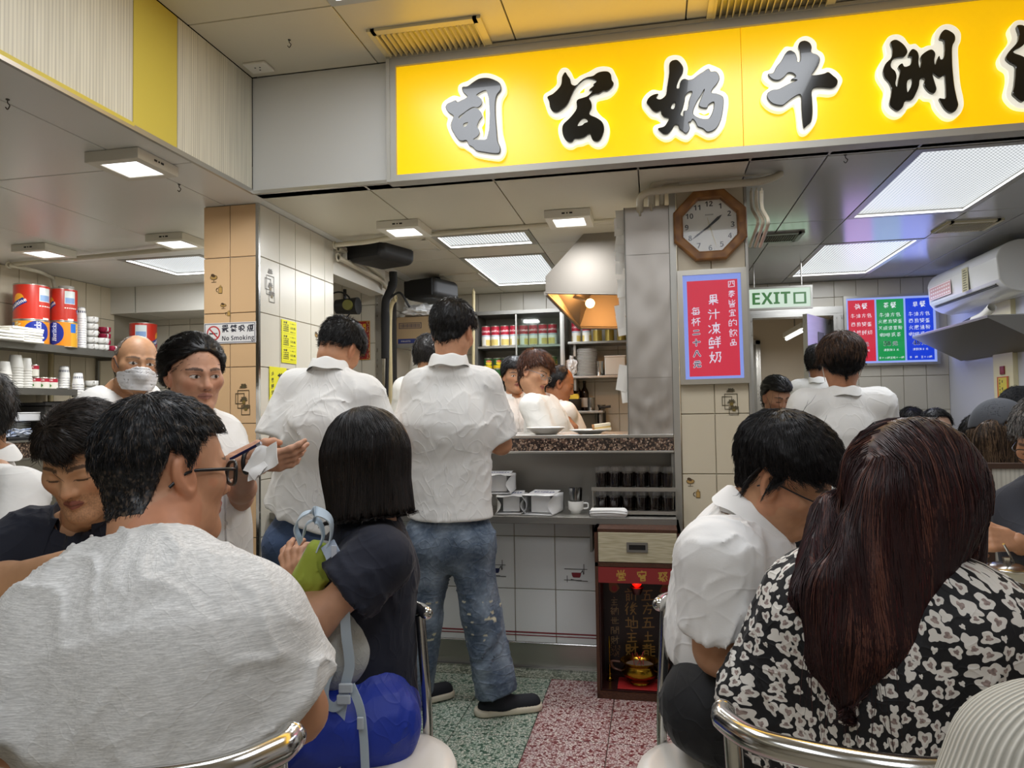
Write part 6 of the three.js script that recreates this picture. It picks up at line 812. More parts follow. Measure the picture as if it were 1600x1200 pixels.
function strands(g, f, n, len, comb, o = {}) {
  const p = g.attributes.position, ix = g.index.array, tri = ix.length / 3, cum = new Float32Array(tri), A = V(0, 0, 0), B = V(0, 0, 0), C = V(0, 0, 0), nn = V(0, 0, 0); let sum = 0;
  const at = (k, v) => v.set(p.getX(k), p.getY(k), p.getZ(k));
  for (let i = 0; i < tri; i++) { at(ix[3 * i], A); at(ix[3 * i + 1], B); at(ix[3 * i + 2], C); sum += B.clone().sub(A).cross(C.clone().sub(A)).length(); cum[i] = sum; }
  const pos = [], idx = [], col = [], seg = o.seg ?? 5, R = o.r ?? 0.0006, c = new THREE.Color(), e = 0.002, off = o.off ?? 0.0015;
  const grad = (q) => nn.set(f(q.x + e, q.y, q.z) - f(q.x - e, q.y, q.z), f(q.x, q.y + e, q.z) - f(q.x, q.y - e, q.z), f(q.x, q.y, q.z + e) - f(q.x, q.y, q.z - e)).normalize();
  for (let s = 0; s < n; s++) {
    const t = rnd() * sum; let lo = 0, hi = tri - 1; while (lo < hi) { const m = (lo + hi) >> 1; if (cum[m] < t) lo = m + 1; else hi = m; }
    at(ix[3 * lo], A); at(ix[3 * lo + 1], B); at(ix[3 * lo + 2], C); let u = rnd(), v = rnd(); if (u + v > 1) { u = 1 - u; v = 1 - v; }
    const q = A.clone().addScaledVector(B.clone().sub(A), u).addScaledVector(C.clone().sub(A), v); if (o.where && !o.where(q)) continue;
    const L = len * rr(0.6, 1.2), jit = V(rr(-1, 1), rr(-1, 1), rr(-1, 1)).multiplyScalar(o.jitter ?? 0.2), lift = (o.lift ?? 0.25) * rr(0.2, 1.3); (o.color ?? (() => {}))(q, c);
    const base = pos.length / 3;
    for (let k = 0; k <= seg; k++) {
      const nrm = grad(q).clone(), d = comb(q, nrm).clone().add(jit); d.addScaledVector(nrm, -d.dot(nrm) * (o.hug ?? 0.9)).normalize();
      const side = d.clone().cross(nrm).normalize(), rad = R * (k === seg ? 0.15 : 1 - 0.5 * (k / seg)), up = d.clone().cross(side);
      for (let m = 0; m < 3; m++) { const a = m * 2.0944; pos.push(q.x + (side.x * Math.cos(a) + up.x * Math.sin(a)) * rad, q.y + (side.y * Math.cos(a) + up.y * Math.sin(a)) * rad, q.z + (side.z * Math.cos(a) + up.z * Math.sin(a)) * rad); col.push(c.r, c.g, c.b); }
      if (k < seg) { for (let m = 0; m < 3; m++) { const a = base + k * 3 + m, b = base + k * 3 + (m + 1) % 3; idx.push(a, b, a + 3, b, b + 3, a + 3); } q.addScaledVector(d, L / seg).addScaledVector(nrm, (lift * L) / seg); const fd = f(q.x, q.y, q.z); if (fd < off) { const n2 = grad(q); q.addScaledVector(n2, off - fd); } else if (o.pull) q.addScaledVector(grad(q), -(fd - off) * o.pull); }
    }
  }
  const out = new THREE.BufferGeometry(); out.setAttribute('position', new THREE.Float32BufferAttribute(pos, 3)); out.setAttribute('color', new THREE.Float32BufferAttribute(col, 3)); out.setIndex(idx); out.computeVertexNormals(); return out;
}
const mixHair = (a, b, k = 0.5) => { const A = new THREE.Color(a), Bc = new THREE.Color(b); return (q, c) => c.copy(A).lerp(Bc, rnd() < k ? rnd() : 0); };
const flat = (g) => { g = g.clone(); if (!g.attributes.uv) g.setAttribute('uv', new THREE.BufferAttribute(new Float32Array(g.attributes.position.count * 2), 2)); return g; };
const weld = (list) => mergeGeometries(list.map(flat));
// five fingers on a palm: wrist, direction of the fingers, direction out of the back of the hand, side of the thumb (+1 / -1 along dir x back), curls in radians
function handBones(wrist, dir, back, thumbSide, curl = [0.5, 0.5, 0.55, 0.6], thumb = 0.5, s = 1) {
  const d = dir.clone().normalize(), b = back.clone().addScaledVector(d, -back.dot(d)).normalize(), x = d.clone().cross(b).normalize().multiplyScalar(thumbSide), out = [], P = (u, v, w) => wrist.clone().addScaledVector(d, u * s).addScaledVector(x, v * s).addScaledVector(b, w * s);
  for (const v of [0.026, 0.009, -0.009, -0.026]) out.push(bone(P(0.005, v * 0.55, 0), P(0.08, v, 0), 0.014 * s, 0.012 * s));
  const L = [[0.038, 0.026, 0.02], [0.043, 0.029, 0.021], [0.04, 0.027, 0.02], [0.031, 0.02, 0.018]];
  [0.027, 0.0095, -0.0085, -0.026].forEach((v, i) => { let p = P(0.082, v, 0), a = 0; for (let k = 0; k < 3; k++) { a += curl[i] * [0.8, 1.1, 0.7][k]; const q = p.clone().addScaledVector(d, Math.cos(a) * L[i][k] * s).addScaledVector(b, -Math.sin(a) * L[i][k] * s).addScaledVector(x, v * 0.12); out.push(bone(p, q, (0.0095 - k * 0.0009) * s, (0.0088 - k * 0.0011) * s)); p = q; } });
  const t0 = P(0.02, 0.026, -0.006), t1 = P(0.05, 0.048, -0.016 - 0.012 * thumb), t2 = P(0.078 - 0.012 * thumb, 0.05 - 0.016 * thumb, -0.026 - 0.016 * thumb), t3 = P(0.098 - 0.02 * thumb, 0.046 - 0.03 * thumb, -0.032 - 0.02 * thumb); out.push(bone(t0, t1, 0.014 * s, 0.011 * s), bone(t1, t2, 0.0108 * s, 0.0098 * s), bone(t2, t3, 0.0096 * s, 0.0078 * s)); return out;
}
function shirtCollar(neck, up, fwd, o = {}) {                   // stand and folded fall of a shirt collar, open at the front
  const m = frameOf(fwd, up).setPosition(neck), r = o.r ?? 0.064, h = o.h ?? 0.03, n = 48, pos = [], idx = [], open = o.open ?? 0.3, drop = o.drop ?? 0.04, rows = 7;
  for (let i = 0; i <= n; i++) {
    const a = open + ((2 * Math.PI - 2 * open) * i) / n, away = Math.abs(a - Math.PI) / (Math.PI - open), fr = Math.max(0, Math.cos(a)), tip = clamp((away - 0.72) / 0.28, 0, 1);
    const P = [[1.0, -0.02], [1.0, h * 0.4], [1.0, h - 0.003], [1.05, h + 0.001], [1.11, h - 0.005], [1.2 + 0.12 * tip, h * 0.3 - drop * 0.3 * tip], [1.3 + 0.3 * tip, -0.012 - drop * tip]];
    for (let k = 0; k < rows; k++) { const v = V(Math.sin(a) * P[k][0] * r, P[k][1] - 0.03 * fr + 0.004 * Math.sin(a * 5 + k), Math.cos(a) * P[k][0] * r * 1.05 - 0.004).applyMatrix4(m); pos.push(v.x, v.y, v.z); }
  }
  for (let i = 0; i < n; i++) for (let k = 0; k < rows - 1; k++) { const a = i * rows + k, b = a + rows; idx.push(a, a + 1, b, b, a + 1, b + 1); }
  const g = new THREE.BufferGeometry(); g.setAttribute('position', new THREE.Float32BufferAttribute(pos, 3)); g.setIndex(idx); g.computeVertexNormals(); return g;
}
const cylUV = (g, c, front, s = 1) => { const p = g.attributes.position, uv = new Float32Array(p.count * 2), lx = front.z, lz = -front.x; for (let i = 0; i < p.count; i++) { const x = p.getX(i) - c.x, z = p.getZ(i) - c.z; uv[2 * i] = Math.atan2(x * lx + z * lz, -(x * front.x + z * front.z)) * 0.19 * s; uv[2 * i + 1] = p.getY(i) * s; } g.setAttribute('uv', new THREE.BufferAttribute(uv, 2)); return g; };
const boxUV = (g, s = 1) => metreUV(g.index ? (() => { const q = g.toNonIndexed(); return q; })() : g, s);
/* a figure: joints in world space
   j: head, neck, chest, waist, pelvis, shL, shR, elL, elR, wrL, wrR, hipL, hipR, knL, knR, anL, anR (L / R as the person's own) ; face: forward of the head; up: top of the head; front: forward of the chest */
function figure(o) {
  const j = o.j, root = thing(o.name ?? 'person', o.label, 'person', o.at ?? V(j.pelvis.x, 0, j.pelvis.z), 0, o.group), base = root.position, rel = (v) => v.clone().sub(base), cell = o.cell ?? 0.01, front = o.front.clone().normalize();
  const J = {}; for (const k of Object.keys(j)) J[k] = rel(j[k]);
  const fit = o.fit ?? 1, sk = new THREE.Color(o.skin);
  // ---- skin: one continuous mesh, the head and the hands on finer grids
  const body = [bone(J.pelvis, J.waist, 0.115, 0.1, { n: front, s: 0.7 }), bone(J.waist, J.chest, 0.1, 0.115, { n: front, s: 0.7 }), bone(J.chest, J.neck, 0.1, 0.055, { n: front, s: 0.7 })];
  if (J.shL) { body.push(bone(lerpV(J.shL, J.shR, 0.08), lerpV(J.shR, J.shL, 0.08), 0.045, 0.045)); for (const s of ['L', 'R']) body.push(bone(lerpV(J['sh' + s], J.neck, 0.3), J.neck.clone().add(V(0, -0.01, 0)), 0.042, 0.05)); }
  const ar = o.arm ?? 1; for (const s of ['L', 'R']) { if (J['el' + s]) body.push(bone(J['sh' + s], J['el' + s], 0.046 * ar, 0.039 * ar)); if (J['wr' + s]) { const mid = lerpV(J['el' + s], J['wr' + s], 0.3); body.push(bone(J['el' + s], mid, 0.038 * ar, 0.04 * ar), bone(mid, J['wr' + s], 0.04 * ar, 0.0265 * ar)); } if (J['kn' + s]) body.push(bone(J['hip' + s], J['kn' + s], 0.075, 0.05)); if (J['an' + s]) body.push(bone(J['kn' + s], J['an' + s], 0.05, 0.035)); }
  const bb = boundsOf(body, 0.02), parts = [setColor(meshField(fieldOf(body, 0.04), bb.min, bb.max, Math.max(cell, 0.011)), (x, y, z, c) => c.copy(sk).multiplyScalar(0.97 + 0.05 * noise3(x * 30, y * 30, z * 30)))];
  for (const hnd of o.hands ?? []) { const hb = handBones(rel(hnd.at), hnd.dir, hnd.back, hnd.thumbSide ?? 1, hnd.curl, hnd.thumb, hnd.s ?? 1), b2 = boundsOf(hb, 0.01); parts.push(setColor(meshField(fieldOf(hb, 0.008), b2.min, b2.max, 0.003, 0.008), (x, y, z, c) => c.copy(sk).multiplyScalar(0.96 + 0.06 * noise3(x * 50, y * 50, z * 50)))); }
  const hm = frameOf(o.face, o.up ?? V(0, 1, 0)).setPosition(J.head), hs = o.headScale ?? 1; hm.scale(V(hs, hs, hs)); const inv = hm.clone().invert(), nkTo = J.neck.clone().applyMatrix4(inv), H = { ...o.head, skin: o.skin, neckTo: nkTo, neckR: (o.neckR ?? 0.055) / hs };
  const hf = headField(H), hg = setColor(meshField(hf, V(-0.115, Math.max(-0.22, nkTo.y - 0.01), -0.135), V(0.115, 0.13, 0.125), o.headCell ?? 0.004, 0.012), headColors(H)); hg.applyMatrix4(hm); parts.push(hg);
  part('body', weld(parts), skinMat, root);
  // ---- hair
  if (o.hair) {
    const h = o.hair, f1 = h.field ?? hairField({ ...H, ...h }), toHead = (v) => rel(v).applyMatrix4(inv), hb = (h.bones ?? []).map(([a, b, ra, rb, op]) => bone(toHead(a), toHead(b), ra, rb, op?.n ? { n: op.n.clone().transformDirection(inv), s: op.s } : {})), fb = hb.length ? fieldOf(hb, h.bk ?? 0.03) : null, f = fb ? (x, y, z) => smin(f1(x, y, z), fb(x, y, z) + 0.003 * noise3(x * 30, y * 6, z * 30), 0.03) : f1;
    const lo = h.lo ?? V(-0.13, -0.16, -0.15), hi = h.hi ?? V(0.13, 0.16, 0.14); if (fb) { const b4 = boundsOf(hb, 0.02); lo.min(b4.min); hi.max(b4.max); }
    const g = meshField(f, lo, hi, h.cell ?? 0.005, 0.02), cf = h.color ?? mixHair(0x0c0a09, 0x1c1714), cc = new THREE.Color();
    const gs = [setColor(g.clone(), (x, y, z, c) => cf(V(x, y, z), c))];
    const dn = V(0, -1, 0).transformDirection(inv); for (const st of [].concat(h.strands ?? [])) gs.push(strands(g, f, st.n, st.len, (q, n) => st.comb(q, n, dn), { color: cf, ...st }));
    const m = weld(gs); m.applyMatrix4(hm); part('hair', m, h.mat ?? hairMat, root);
  }
  // ---- top
  if (o.shirt) {
    const t = o.shirt, w = (t.wide ?? 1) * fit, sb = [bone(t.hem ? rel(t.hem) : J.pelvis, J.waist, (t.hemR ?? 0.165) * w, 0.158 * w, { n: front, s: t.deep ?? 0.72, cut0: true }), bone(J.waist, J.chest, 0.158 * w, 0.172 * w, { n: front, s: t.deep ?? 0.72 }), bone(J.chest, lerpV(J.chest, J.neck, 0.75), 0.168 * w, 0.09 * w, { n: front, s: 0.72 })];
    if (J.shL) { sb.push(bone(lerpV(J.shL, J.shR, 0.1), lerpV(J.shR, J.shL, 0.1), 0.06, 0.06)); for (const s of ['L', 'R']) sb.push(bone(lerpV(J['sh' + s], J.neck, 0.15), J.neck.clone().add(V(0, -0.028, 0)), 0.054, 0.05)); }
    for (const s of ['L', 'R']) if (J['el' + s]) { const e = lerpV(J['sh' + s], J['el' + s], t.sleeve ?? 0.72); sb.push(bone(J['sh' + s], e, (t.slR ?? 0.07), (t.cuff ?? 0.078), { cut: (t.sleeve ?? 0.72) < 1 })); if (t.long) sb.push(bone(J['el' + s], lerpV(J['el' + s], J['wr' + s], t.long), 0.062, 0.045, { cut: true })); }
    for (const e of t.extra ?? []) sb.push(bone(rel(e[0]), rel(e[1]), e[2], e[3]));
    const f0 = fieldOf(sb, t.k ?? 0.05), fo = [].concat(t.folds ?? folds(0.006, V(0.2, 1, 0.1), 13, 0.3, o.seed ?? 0)), nr = t.neckR ?? 0.066, nd = J.neck, up = J.neck.clone().sub(J.chest).normalize(), nk0 = J.neck.clone().addScaledVector(up, -0.02 - (t.scoop ?? 0)).addScaledVector(front, 0.012), nk1 = J.neck.clone().addScaledVector(up, 0.12), nb = bone(nk0, nk1, nr, nr * 1.5);
    const f = (x, y, z) => { let d = f0(x, y, z); if (d > 0.04 || d < -0.05) return d; for (const q of fo) d += q(x, y, z); return smax(d, -boneDist(nb, x, y, z), 0.01); };
    const b = boundsOf(sb, 0.03); let g = meshField(f, b.min, b.max, t.cell ?? 0.008, 0.03); if (t.color) setColor(g, t.color); cylUV(g, J.chest, front, t.uv ?? 1.3); const sm = part(t.name ?? 'shirt', g, t.mat, root);
    if (t.band) { const tg = new THREE.TorusGeometry(t.band.r, 0.0075, 10, 48).scale(1, 1.02, 1.1).rotateX(Math.PI / 2); tg.applyMatrix4(frameOf(front, up).setPosition(nk0.clone().addScaledVector(up, t.band.lift ?? 0.028).addScaledVector(front, -0.008))); part('neckband', tg, t.mat, sm); }
    if (t.collar) { const cg = shirtCollar(J.neck.clone().addScaledVector(up, 0.014 + (t.collar.lift ?? 0)), t.collar.up ?? up, t.collar.fwd ?? front, t.collar); cg.computeBoundingSphere(); part('collar', cg, t.collar.mat ?? t.matDouble ?? t.mat, sm); }
  }
  // ---- trousers
  if (o.legs && J.knL) {
    const t = o.legs, r = t.r ?? [0.1, 0.078, 0.062], lb = [bone(lerpV(J.hipL, J.hipR, -0.05), lerpV(J.hipR, J.hipL, -0.05), 0.105, 0.105), bone(J.pelvis, lerpV(J.pelvis, J.waist, 0.6), 0.135, 0.125, { n: front, s: 0.75 })];
    for (const s of ['L', 'R']) { lb.push(bone(J['hip' + s], J['kn' + s], r[0], r[1], { cut: t.short })); if (!t.short && J['an' + s]) lb.push(bone(J['kn' + s], J['an' + s], r[1], r[2], { cut: true })); }
    const f0 = fieldOf(lb, 0.035), fo = [].concat(t.folds ?? folds(0.006, V(1, 0.3, 0.4), 16, 0.3, 3)), f = (x, y, z) => { let d = f0(x, y, z); if (d > 0.04 || d < -0.04) return d; for (const q of fo) d += q(x, y, z); return d; }, b = boundsOf(lb, 0.03); let g = meshField(f, b.min, b.max, t.cell ?? 0.009, 0.03); if (t.color) setColor(g, t.color); cylUV(g, J.pelvis, front, 2); part(t.name ?? 'trousers', g, t.mat, root);
    if (!t.bare) for (const s of ['L', 'R']) if (J['an' + s]) { const a = J['an' + s], dir = (t.toe?.[s] ?? front).clone().setY(0).normalize(), fl = V(a.x, 0.03, a.z), sb = [bone(fl.clone().addScaledVector(dir, -0.04), fl.clone().addScaledVector(dir, 0.15), 0.04, 0.036), bone(a.clone(), fl.clone().addScaledVector(dir, 0.02), 0.045, 0.045)], f3 = fieldOf(sb, 0.03), b3 = boundsOf(sb, 0.01); const sh = part('shoe', meshField((x, y, z) => smax(f3(x, y, z), 0.022 - y, 0.008), b3.min, b3.max, 0.006), t.shoe ?? M(0x15161a, 0.6), root); const so = [bone(V(fl.x, 0.014, fl.z).addScaledVector(dir, -0.05), V(fl.x, 0.014, fl.z).addScaledVector(dir, 0.15), 0.046, 0.043)], f4 = fieldOf(so, 0.01), b4 = boundsOf(so, 0.01); part('sole', meshField((x, y, z) => smax(smax(f4(x, y, z), y - 0.03, 0.006), 0.002 - y, 0.004), b4.min, b4.max, 0.006), t.sole ?? M(0xcfc8b8, 0.7), sh); }
  }
  root.userData.headMatrix = undefined; root.hm = hm; root.rel = rel; root.J = J; return root;
}
function eyeglasses(root, o = {}) {                           // rims, bridge and temples in the frame of the head
  const m = M(o.color ?? 0x141414, 0.3), r = o.r ?? 0.0022, y0 = o.y ?? -0.006, z0 = o.z ?? 0.098, w = o.w ?? 0.024, h = o.h ?? 0.017, g = new THREE.Group(); g.name = 'eyeglasses'; root.add(g); g.applyMatrix4(root.hm);
  for (const s of [-1, 1]) { const ring = []; for (let k = 0; k < 20; k++) { const a = (k / 20) * 6.283, cx = Math.sign(Math.cos(a)) * Math.abs(Math.cos(a)) ** 0.75, cy = Math.sign(Math.sin(a)) * Math.abs(Math.sin(a)) ** 0.75; ring.push(V(s * 0.033 + cx * w, y0 + cy * h, z0 - 0.012 * ((s * 0.033 + cx * w) / 0.06) ** 2)); } part('rim', tube(ring, r, 6, 60, true), m, g); part('lens', new THREE.ShapeGeometry(new THREE.Shape(ring.map((p) => new THREE.Vector2(p.x, p.y)))).translate(0, 0, z0 - 0.004), glassCover, g); part('temple', pipe([[s * 0.058, y0 + 0.006, z0 - 0.012], [s * 0.074, y0 + 0.007, z0 - 0.03], [s * 0.083, y0 + 0.004, -0.005], [s * 0.079, y0 - 0.022, -0.03]], o.rt ?? r, 0.02, 6), m, g); }
  part('bridge', tube([[-0.01, y0 + 0.004, z0], [0, y0 + 0.007, z0 + 0.002], [0.01, y0 + 0.004, z0]], r, 6), m, g); return g;
}

function faceMask(root, o) {                                   // cloth mask over nose, mouth and chin with ear loops
  const f = (x, y, z) => { let d = skull(x, y, z); d = smin(d, cap(Math.abs(x), y, z, 0.046, -0.062, 0.006, 0.012, -0.104, 0.062, 0.024, 0.023), 0.03); d = smin(d, cap(x, y, z, 0, -0.012, 0.088, 0, -0.05, 0.1, 0.006, 0.014), 0.03); d = Math.abs(d - 0.007) - 0.0022; const top = -0.014 - 0.5 * Math.max(0, Math.abs(x) - 0.02); d = smax(d, y - top, 0.004); d = smax(d, -0.112 - y, 0.004); d = smax(d, 0.028 - z + 0.2 * Math.abs(y + 0.06), 0.004); return d + 0.0003 * Math.sin(y * 420); };
  const m = part('face_mask', meshField(f, V(-0.1, -0.13, 0), V(0.1, 0.01, 0.13), o.cell ?? 0.0035, 0.01).applyMatrix4(root.hm), M(0xe8e8ea, 0.8, { side: THREE.DoubleSide }), root), sm = M(o.strap ?? 0x16161a, 0.6);
  for (const s of [-1, 1]) part('ear_loop', [tube([V(s * 0.067, -0.035, 0.04), V(s * 0.078, -0.01, 0.018), V(s * 0.083, 0.012, -0.006), V(s * 0.085, 0.0, -0.022)].map((v) => v.applyMatrix4(root.hm)), 0.0018, 5), tube([V(s * 0.062, -0.085, 0.036), V(s * 0.074, -0.06, 0.01), V(s * 0.082, -0.03, -0.016), V(s * 0.085, 0.0, -0.022)].map((v) => v.applyMatrix4(root.hm)), 0.0018, 5)], sm, m); return m;
}
// ---------------------------------------------------------------- people
const camF = V(-Math.sin(11.3 * D2R), 0, -Math.cos(11.3 * D2R)), camR = V(Math.cos(11.3 * D2R), 0, -Math.sin(11.3 * D2R));
const HD = (deg, pitch = 0) => { const a = deg * D2R, p = pitch * D2R; return camF.clone().multiplyScalar(Math.cos(a) * Math.cos(p)).addScaledVector(camR, Math.sin(a) * Math.cos(p)).add(V(0, -Math.sin(p), 0)); };    // 0 away from the camera, 90 to its right
const tiltUp = (deg, pitch, roll = 0) => { const f = HD(deg, pitch), u = V(0, 1, 0).addScaledVector(f, -f.y).normalize(); return u.applyAxisAngle(f, roll * D2R); };
const weave = dataTex(512, 512, (x, y) => { const w = 18 * noise3(x * 0.012, y * 0.012, 2), r = (1 - Math.abs(noise3((x + w) * 0.011, (y - w) * 0.0075, 5))) ** 9, r2 = (1 - Math.abs(noise3((x - y) * 0.012, (x + y) * 0.009, 8))) ** 11, v = 90 + 110 * r * (0.5 + 0.5 * noise3(x * 0.01, y * 0.01, 1)) + 80 * r2 + 5 * noise3(x * 0.5, y * 0.5, 4); return [v, v, v]; }, { data: true }); weave.wrapS = weave.wrapT = THREE.MirroredRepeatWrapping;
const cloth = (hex, r = 0.85, b = 0.003, o = {}) => M(hex, r, { bumpMap: weave, bumpScale: b, sheen: 0.2, sheenColor: new THREE.Color(0xffffff), sheenRoughness: 0.6, side: THREE.DoubleSide, ...o });
const shirtWhite = cloth(0xebeae6), navyCloth = cloth(0x171c2b), blackCloth = cloth(0x141518), denimPlain = cloth(0x46597a);
const crown = V(0, 0.11, -0.045), fromCrown = (q, n) => q.clone().sub(crown).normalize().add(V(0, -0.25, 0));
const BLACKHAIR = mixHair(0x0b0a0a, 0x221d1a, 0.5);
const cropped = (n, len = 0.03, o = {}) => ({ n, len, comb: fromCrown, lift: 0.35, jitter: 0.35, r: 0.0007, seg: 4, ...o });

// ---- man in the grey T-shirt with his back to the camera
{
  const heather = dataTex(512, 512, (x, y) => { const v = 214 + 20 * noise3(x * 0.02, y * 0.35, 2) + 14 * noise3(x * 0.08, y * 0.8, 8); return [v, v, v - 2]; });
  const o = figure({
    label: 'man with cropped black hair and black glasses in a heather grey T-shirt, seen from behind', seed: 1, skin: 0xc28e6c, cell: 0.012, headCell: 0.003, neckR: 0.064, headScale: 0.97,
    face: HD(41, 4), up: tiltUp(41, 4, -2), front: HD(8), head: { wide: 1.03, jaw: 1.08, eyes: 'open', brow: 0x201a18 },
    j: { head: W(262, 733, 1.16), neck: W(238, 878, 1.07), chest: W(232, 1030, 1.0), waist: W(228, 1200, 0.98), pelvis: W(228, 1350, 0.98), shL: W(92, 996, 1.0), shR: W(398, 980, 1.04), elL: W(16, 1205, 0.93), elR: W(462, 1112, 1.06), wrL: W(60, 1190, 1.2), wrR: W(420, 1030, 1.28), hipL: W(170, 1370, 1.0), hipR: W(300, 1370, 1.0), knL: W(170, 1300, 1.4), knR: W(330, 1300, 1.4) },
    hair: { line: (th) => { const a = Math.abs(th); return a < 0.9 ? 0.066 : a < 1.3 ? 0.066 - (a - 0.9) * 0.065 : a < 1.5 ? 0.039 - (a - 1.3) * 0.25 : a < 1.62 ? -0.01 + (a - 1.5) * 0.33 : a < 1.85 ? 0.03 : a < 2.2 ? 0.03 - (a - 1.85) * 0.3 : -0.075 - (a - 2.2) * 0.012; }, t: (x, y, z) => 0.0035 + 0.011 * clamp((y + 0.03) / 0.12, 0, 1), cell: 0.0035, color: (q, c) => { const side = clamp((0.0 - q.y) / 0.08, 0, 1); c.set(0x0d0e10); if (rnd() < 0.1 + 0.35 * side * (q.z > -0.06 ? 1 : 0.3)) c.set(0x5a4d42); else if (rnd() < 0.3) c.set(0x23252a); },
      strands: [{ ...cropped(8000, 0.02), where: (q) => q.y > 0.01, lift: 0.12, jitter: 0.28, r: 0.0006 }, { ...cropped(7000, 0.007), where: (q) => q.y <= 0.03, r: 0.0005, lift: 0.25, seg: 3 }] },
    shirt: { name: 't_shirt', mat: cloth(0xffffff, 0.9, 0.001, { map: heather }), uv: 3.2, wide: 0.98, hemR: 0.175, sleeve: 0.72, slR: 0.072, cuff: 0.086, neckR: 0.07, cell: 0.006, k: 0.07, band: { r: 0.074 }, folds: [folds(0.006, V(0.35, 1, 0.2), 8, 0.35, 2), folds(0.006, V(1, -0.6, 0.3), 8, 0.4, 5)] },
    legs: { mat: blackCloth, cell: 0.016 },
  });
  eyeglasses(o, { r: 0.0035, rt: 0.0028, h: 0.02, w: 0.026, z: 0.101 });
}
// ---- waiter in faded jeans at the counter
{
  const denim = (x, y, z, c) => { const n = noise3(x * 9, y * 5, z * 9) * 0.5 + 0.5, m = noise3(x * 60, y * 140, z * 60) * 0.5 + 0.5, k = noise3(x * 26, y * 60, z * 26); c.setRGB(0.045, 0.07, 0.115).lerp(new THREE.Color(0.27, 0.33, 0.4), clamp(0.1 + 0.75 * n * n + 0.3 * (k > 0.3 ? 0.6 : 0) + 0.25 * (m - 0.5), 0, 1)); const rip = noise3(x * 16 + 4, y * 30, z * 16); if (y < 0.48 && y > 0.3 && rip > 0.72) c.setRGB(0.62, 0.58, 0.42); };
  const d = 2.95, o = figure({
    label: 'waiter with black hair in a white short-sleeved shirt and faded ripped jeans at the counter', seed: 2, skin: 0xc79270, cell: 0.012, headCell: 0.004,
    face: HD(22, 22), up: tiltUp(22, 22, 0), front: HD(4), head: { wide: 1.0, noEars: false }, at: V(W(700, 830, d).x, 0, W(700, 830, d).z),
    j: { head: W(708, 518, d), neck: W(702, 573, d - 0.04), chest: W(702, 660, d - 0.03), waist: W(700, 740, d), pelvis: W(702, 838, d), shL: W(652, 606, d), shR: W(758, 603, d), elL: W(634, 690, d + 0.05), elR: W(783, 694, d + 0.05), wrL: W(660, 690, d + 0.3), wrR: W(770, 688, d + 0.3), hipL: W(674, 845, d), hipR: W(733, 845, d), knL: W(660, 968, d + 0.06), knR: W(753, 960, d + 0.02), anL: W(645, 1080, d + 0.1), anR: W(776, 1082, d) },
    hair: { cell: 0.005, color: BLACKHAIR, line: (th) => { const a = Math.abs(th); return a < 0.9 ? 0.05 : a < 1.75 ? 0.04 - (a - 0.9) * 0.05 : a < 2.1 ? -0.002 - (a - 1.75) * 0.17 : -0.062 - (a - 2.1) * 0.025; }, t: (x, y) => 0.004 + 0.018 * clamp((y + 0.04) / 0.12, 0, 1), strands: { ...cropped(4500, 0.022), lift: 0.18, r: 0.0008 } },
    shirt: { mat: shirtWhite, wide: 1.02, hem: W(702, 808, d), hemR: 0.178, sleeve: 0.88, slR: 0.066, cuff: 0.08, neckR: 0.058, cell: 0.0065, deep: 0.68, folds: [folds(0.007, V(0.35, 1, 0), 9, 0.35, 1), folds(0.0045, V(1, 0.5, 0), 11, 0.3, 8)], collar: { r: 0.066, lift: 0, h: 0.032, open: 0.5 } },
    legs: { name: 'jeans', mat: cloth(0xffffff, 0.9, 0.005, { vertexColors: true }), color: denim, r: [0.096, 0.082, 0.088], cell: 0.0065, folds: [folds(0.008, V(1, 0.35, 0.3), 14, 0.3, 3), folds(0.006, V(0.8, -0.5, 0.3), 20, 0.2, 4)], toe: { R: HD(78), L: HD(60) }, shoe: M(0x14171f, 0.8), sole: M(0xd2c9b4, 0.7) },
  });
  // small curl mark on the shoe
}
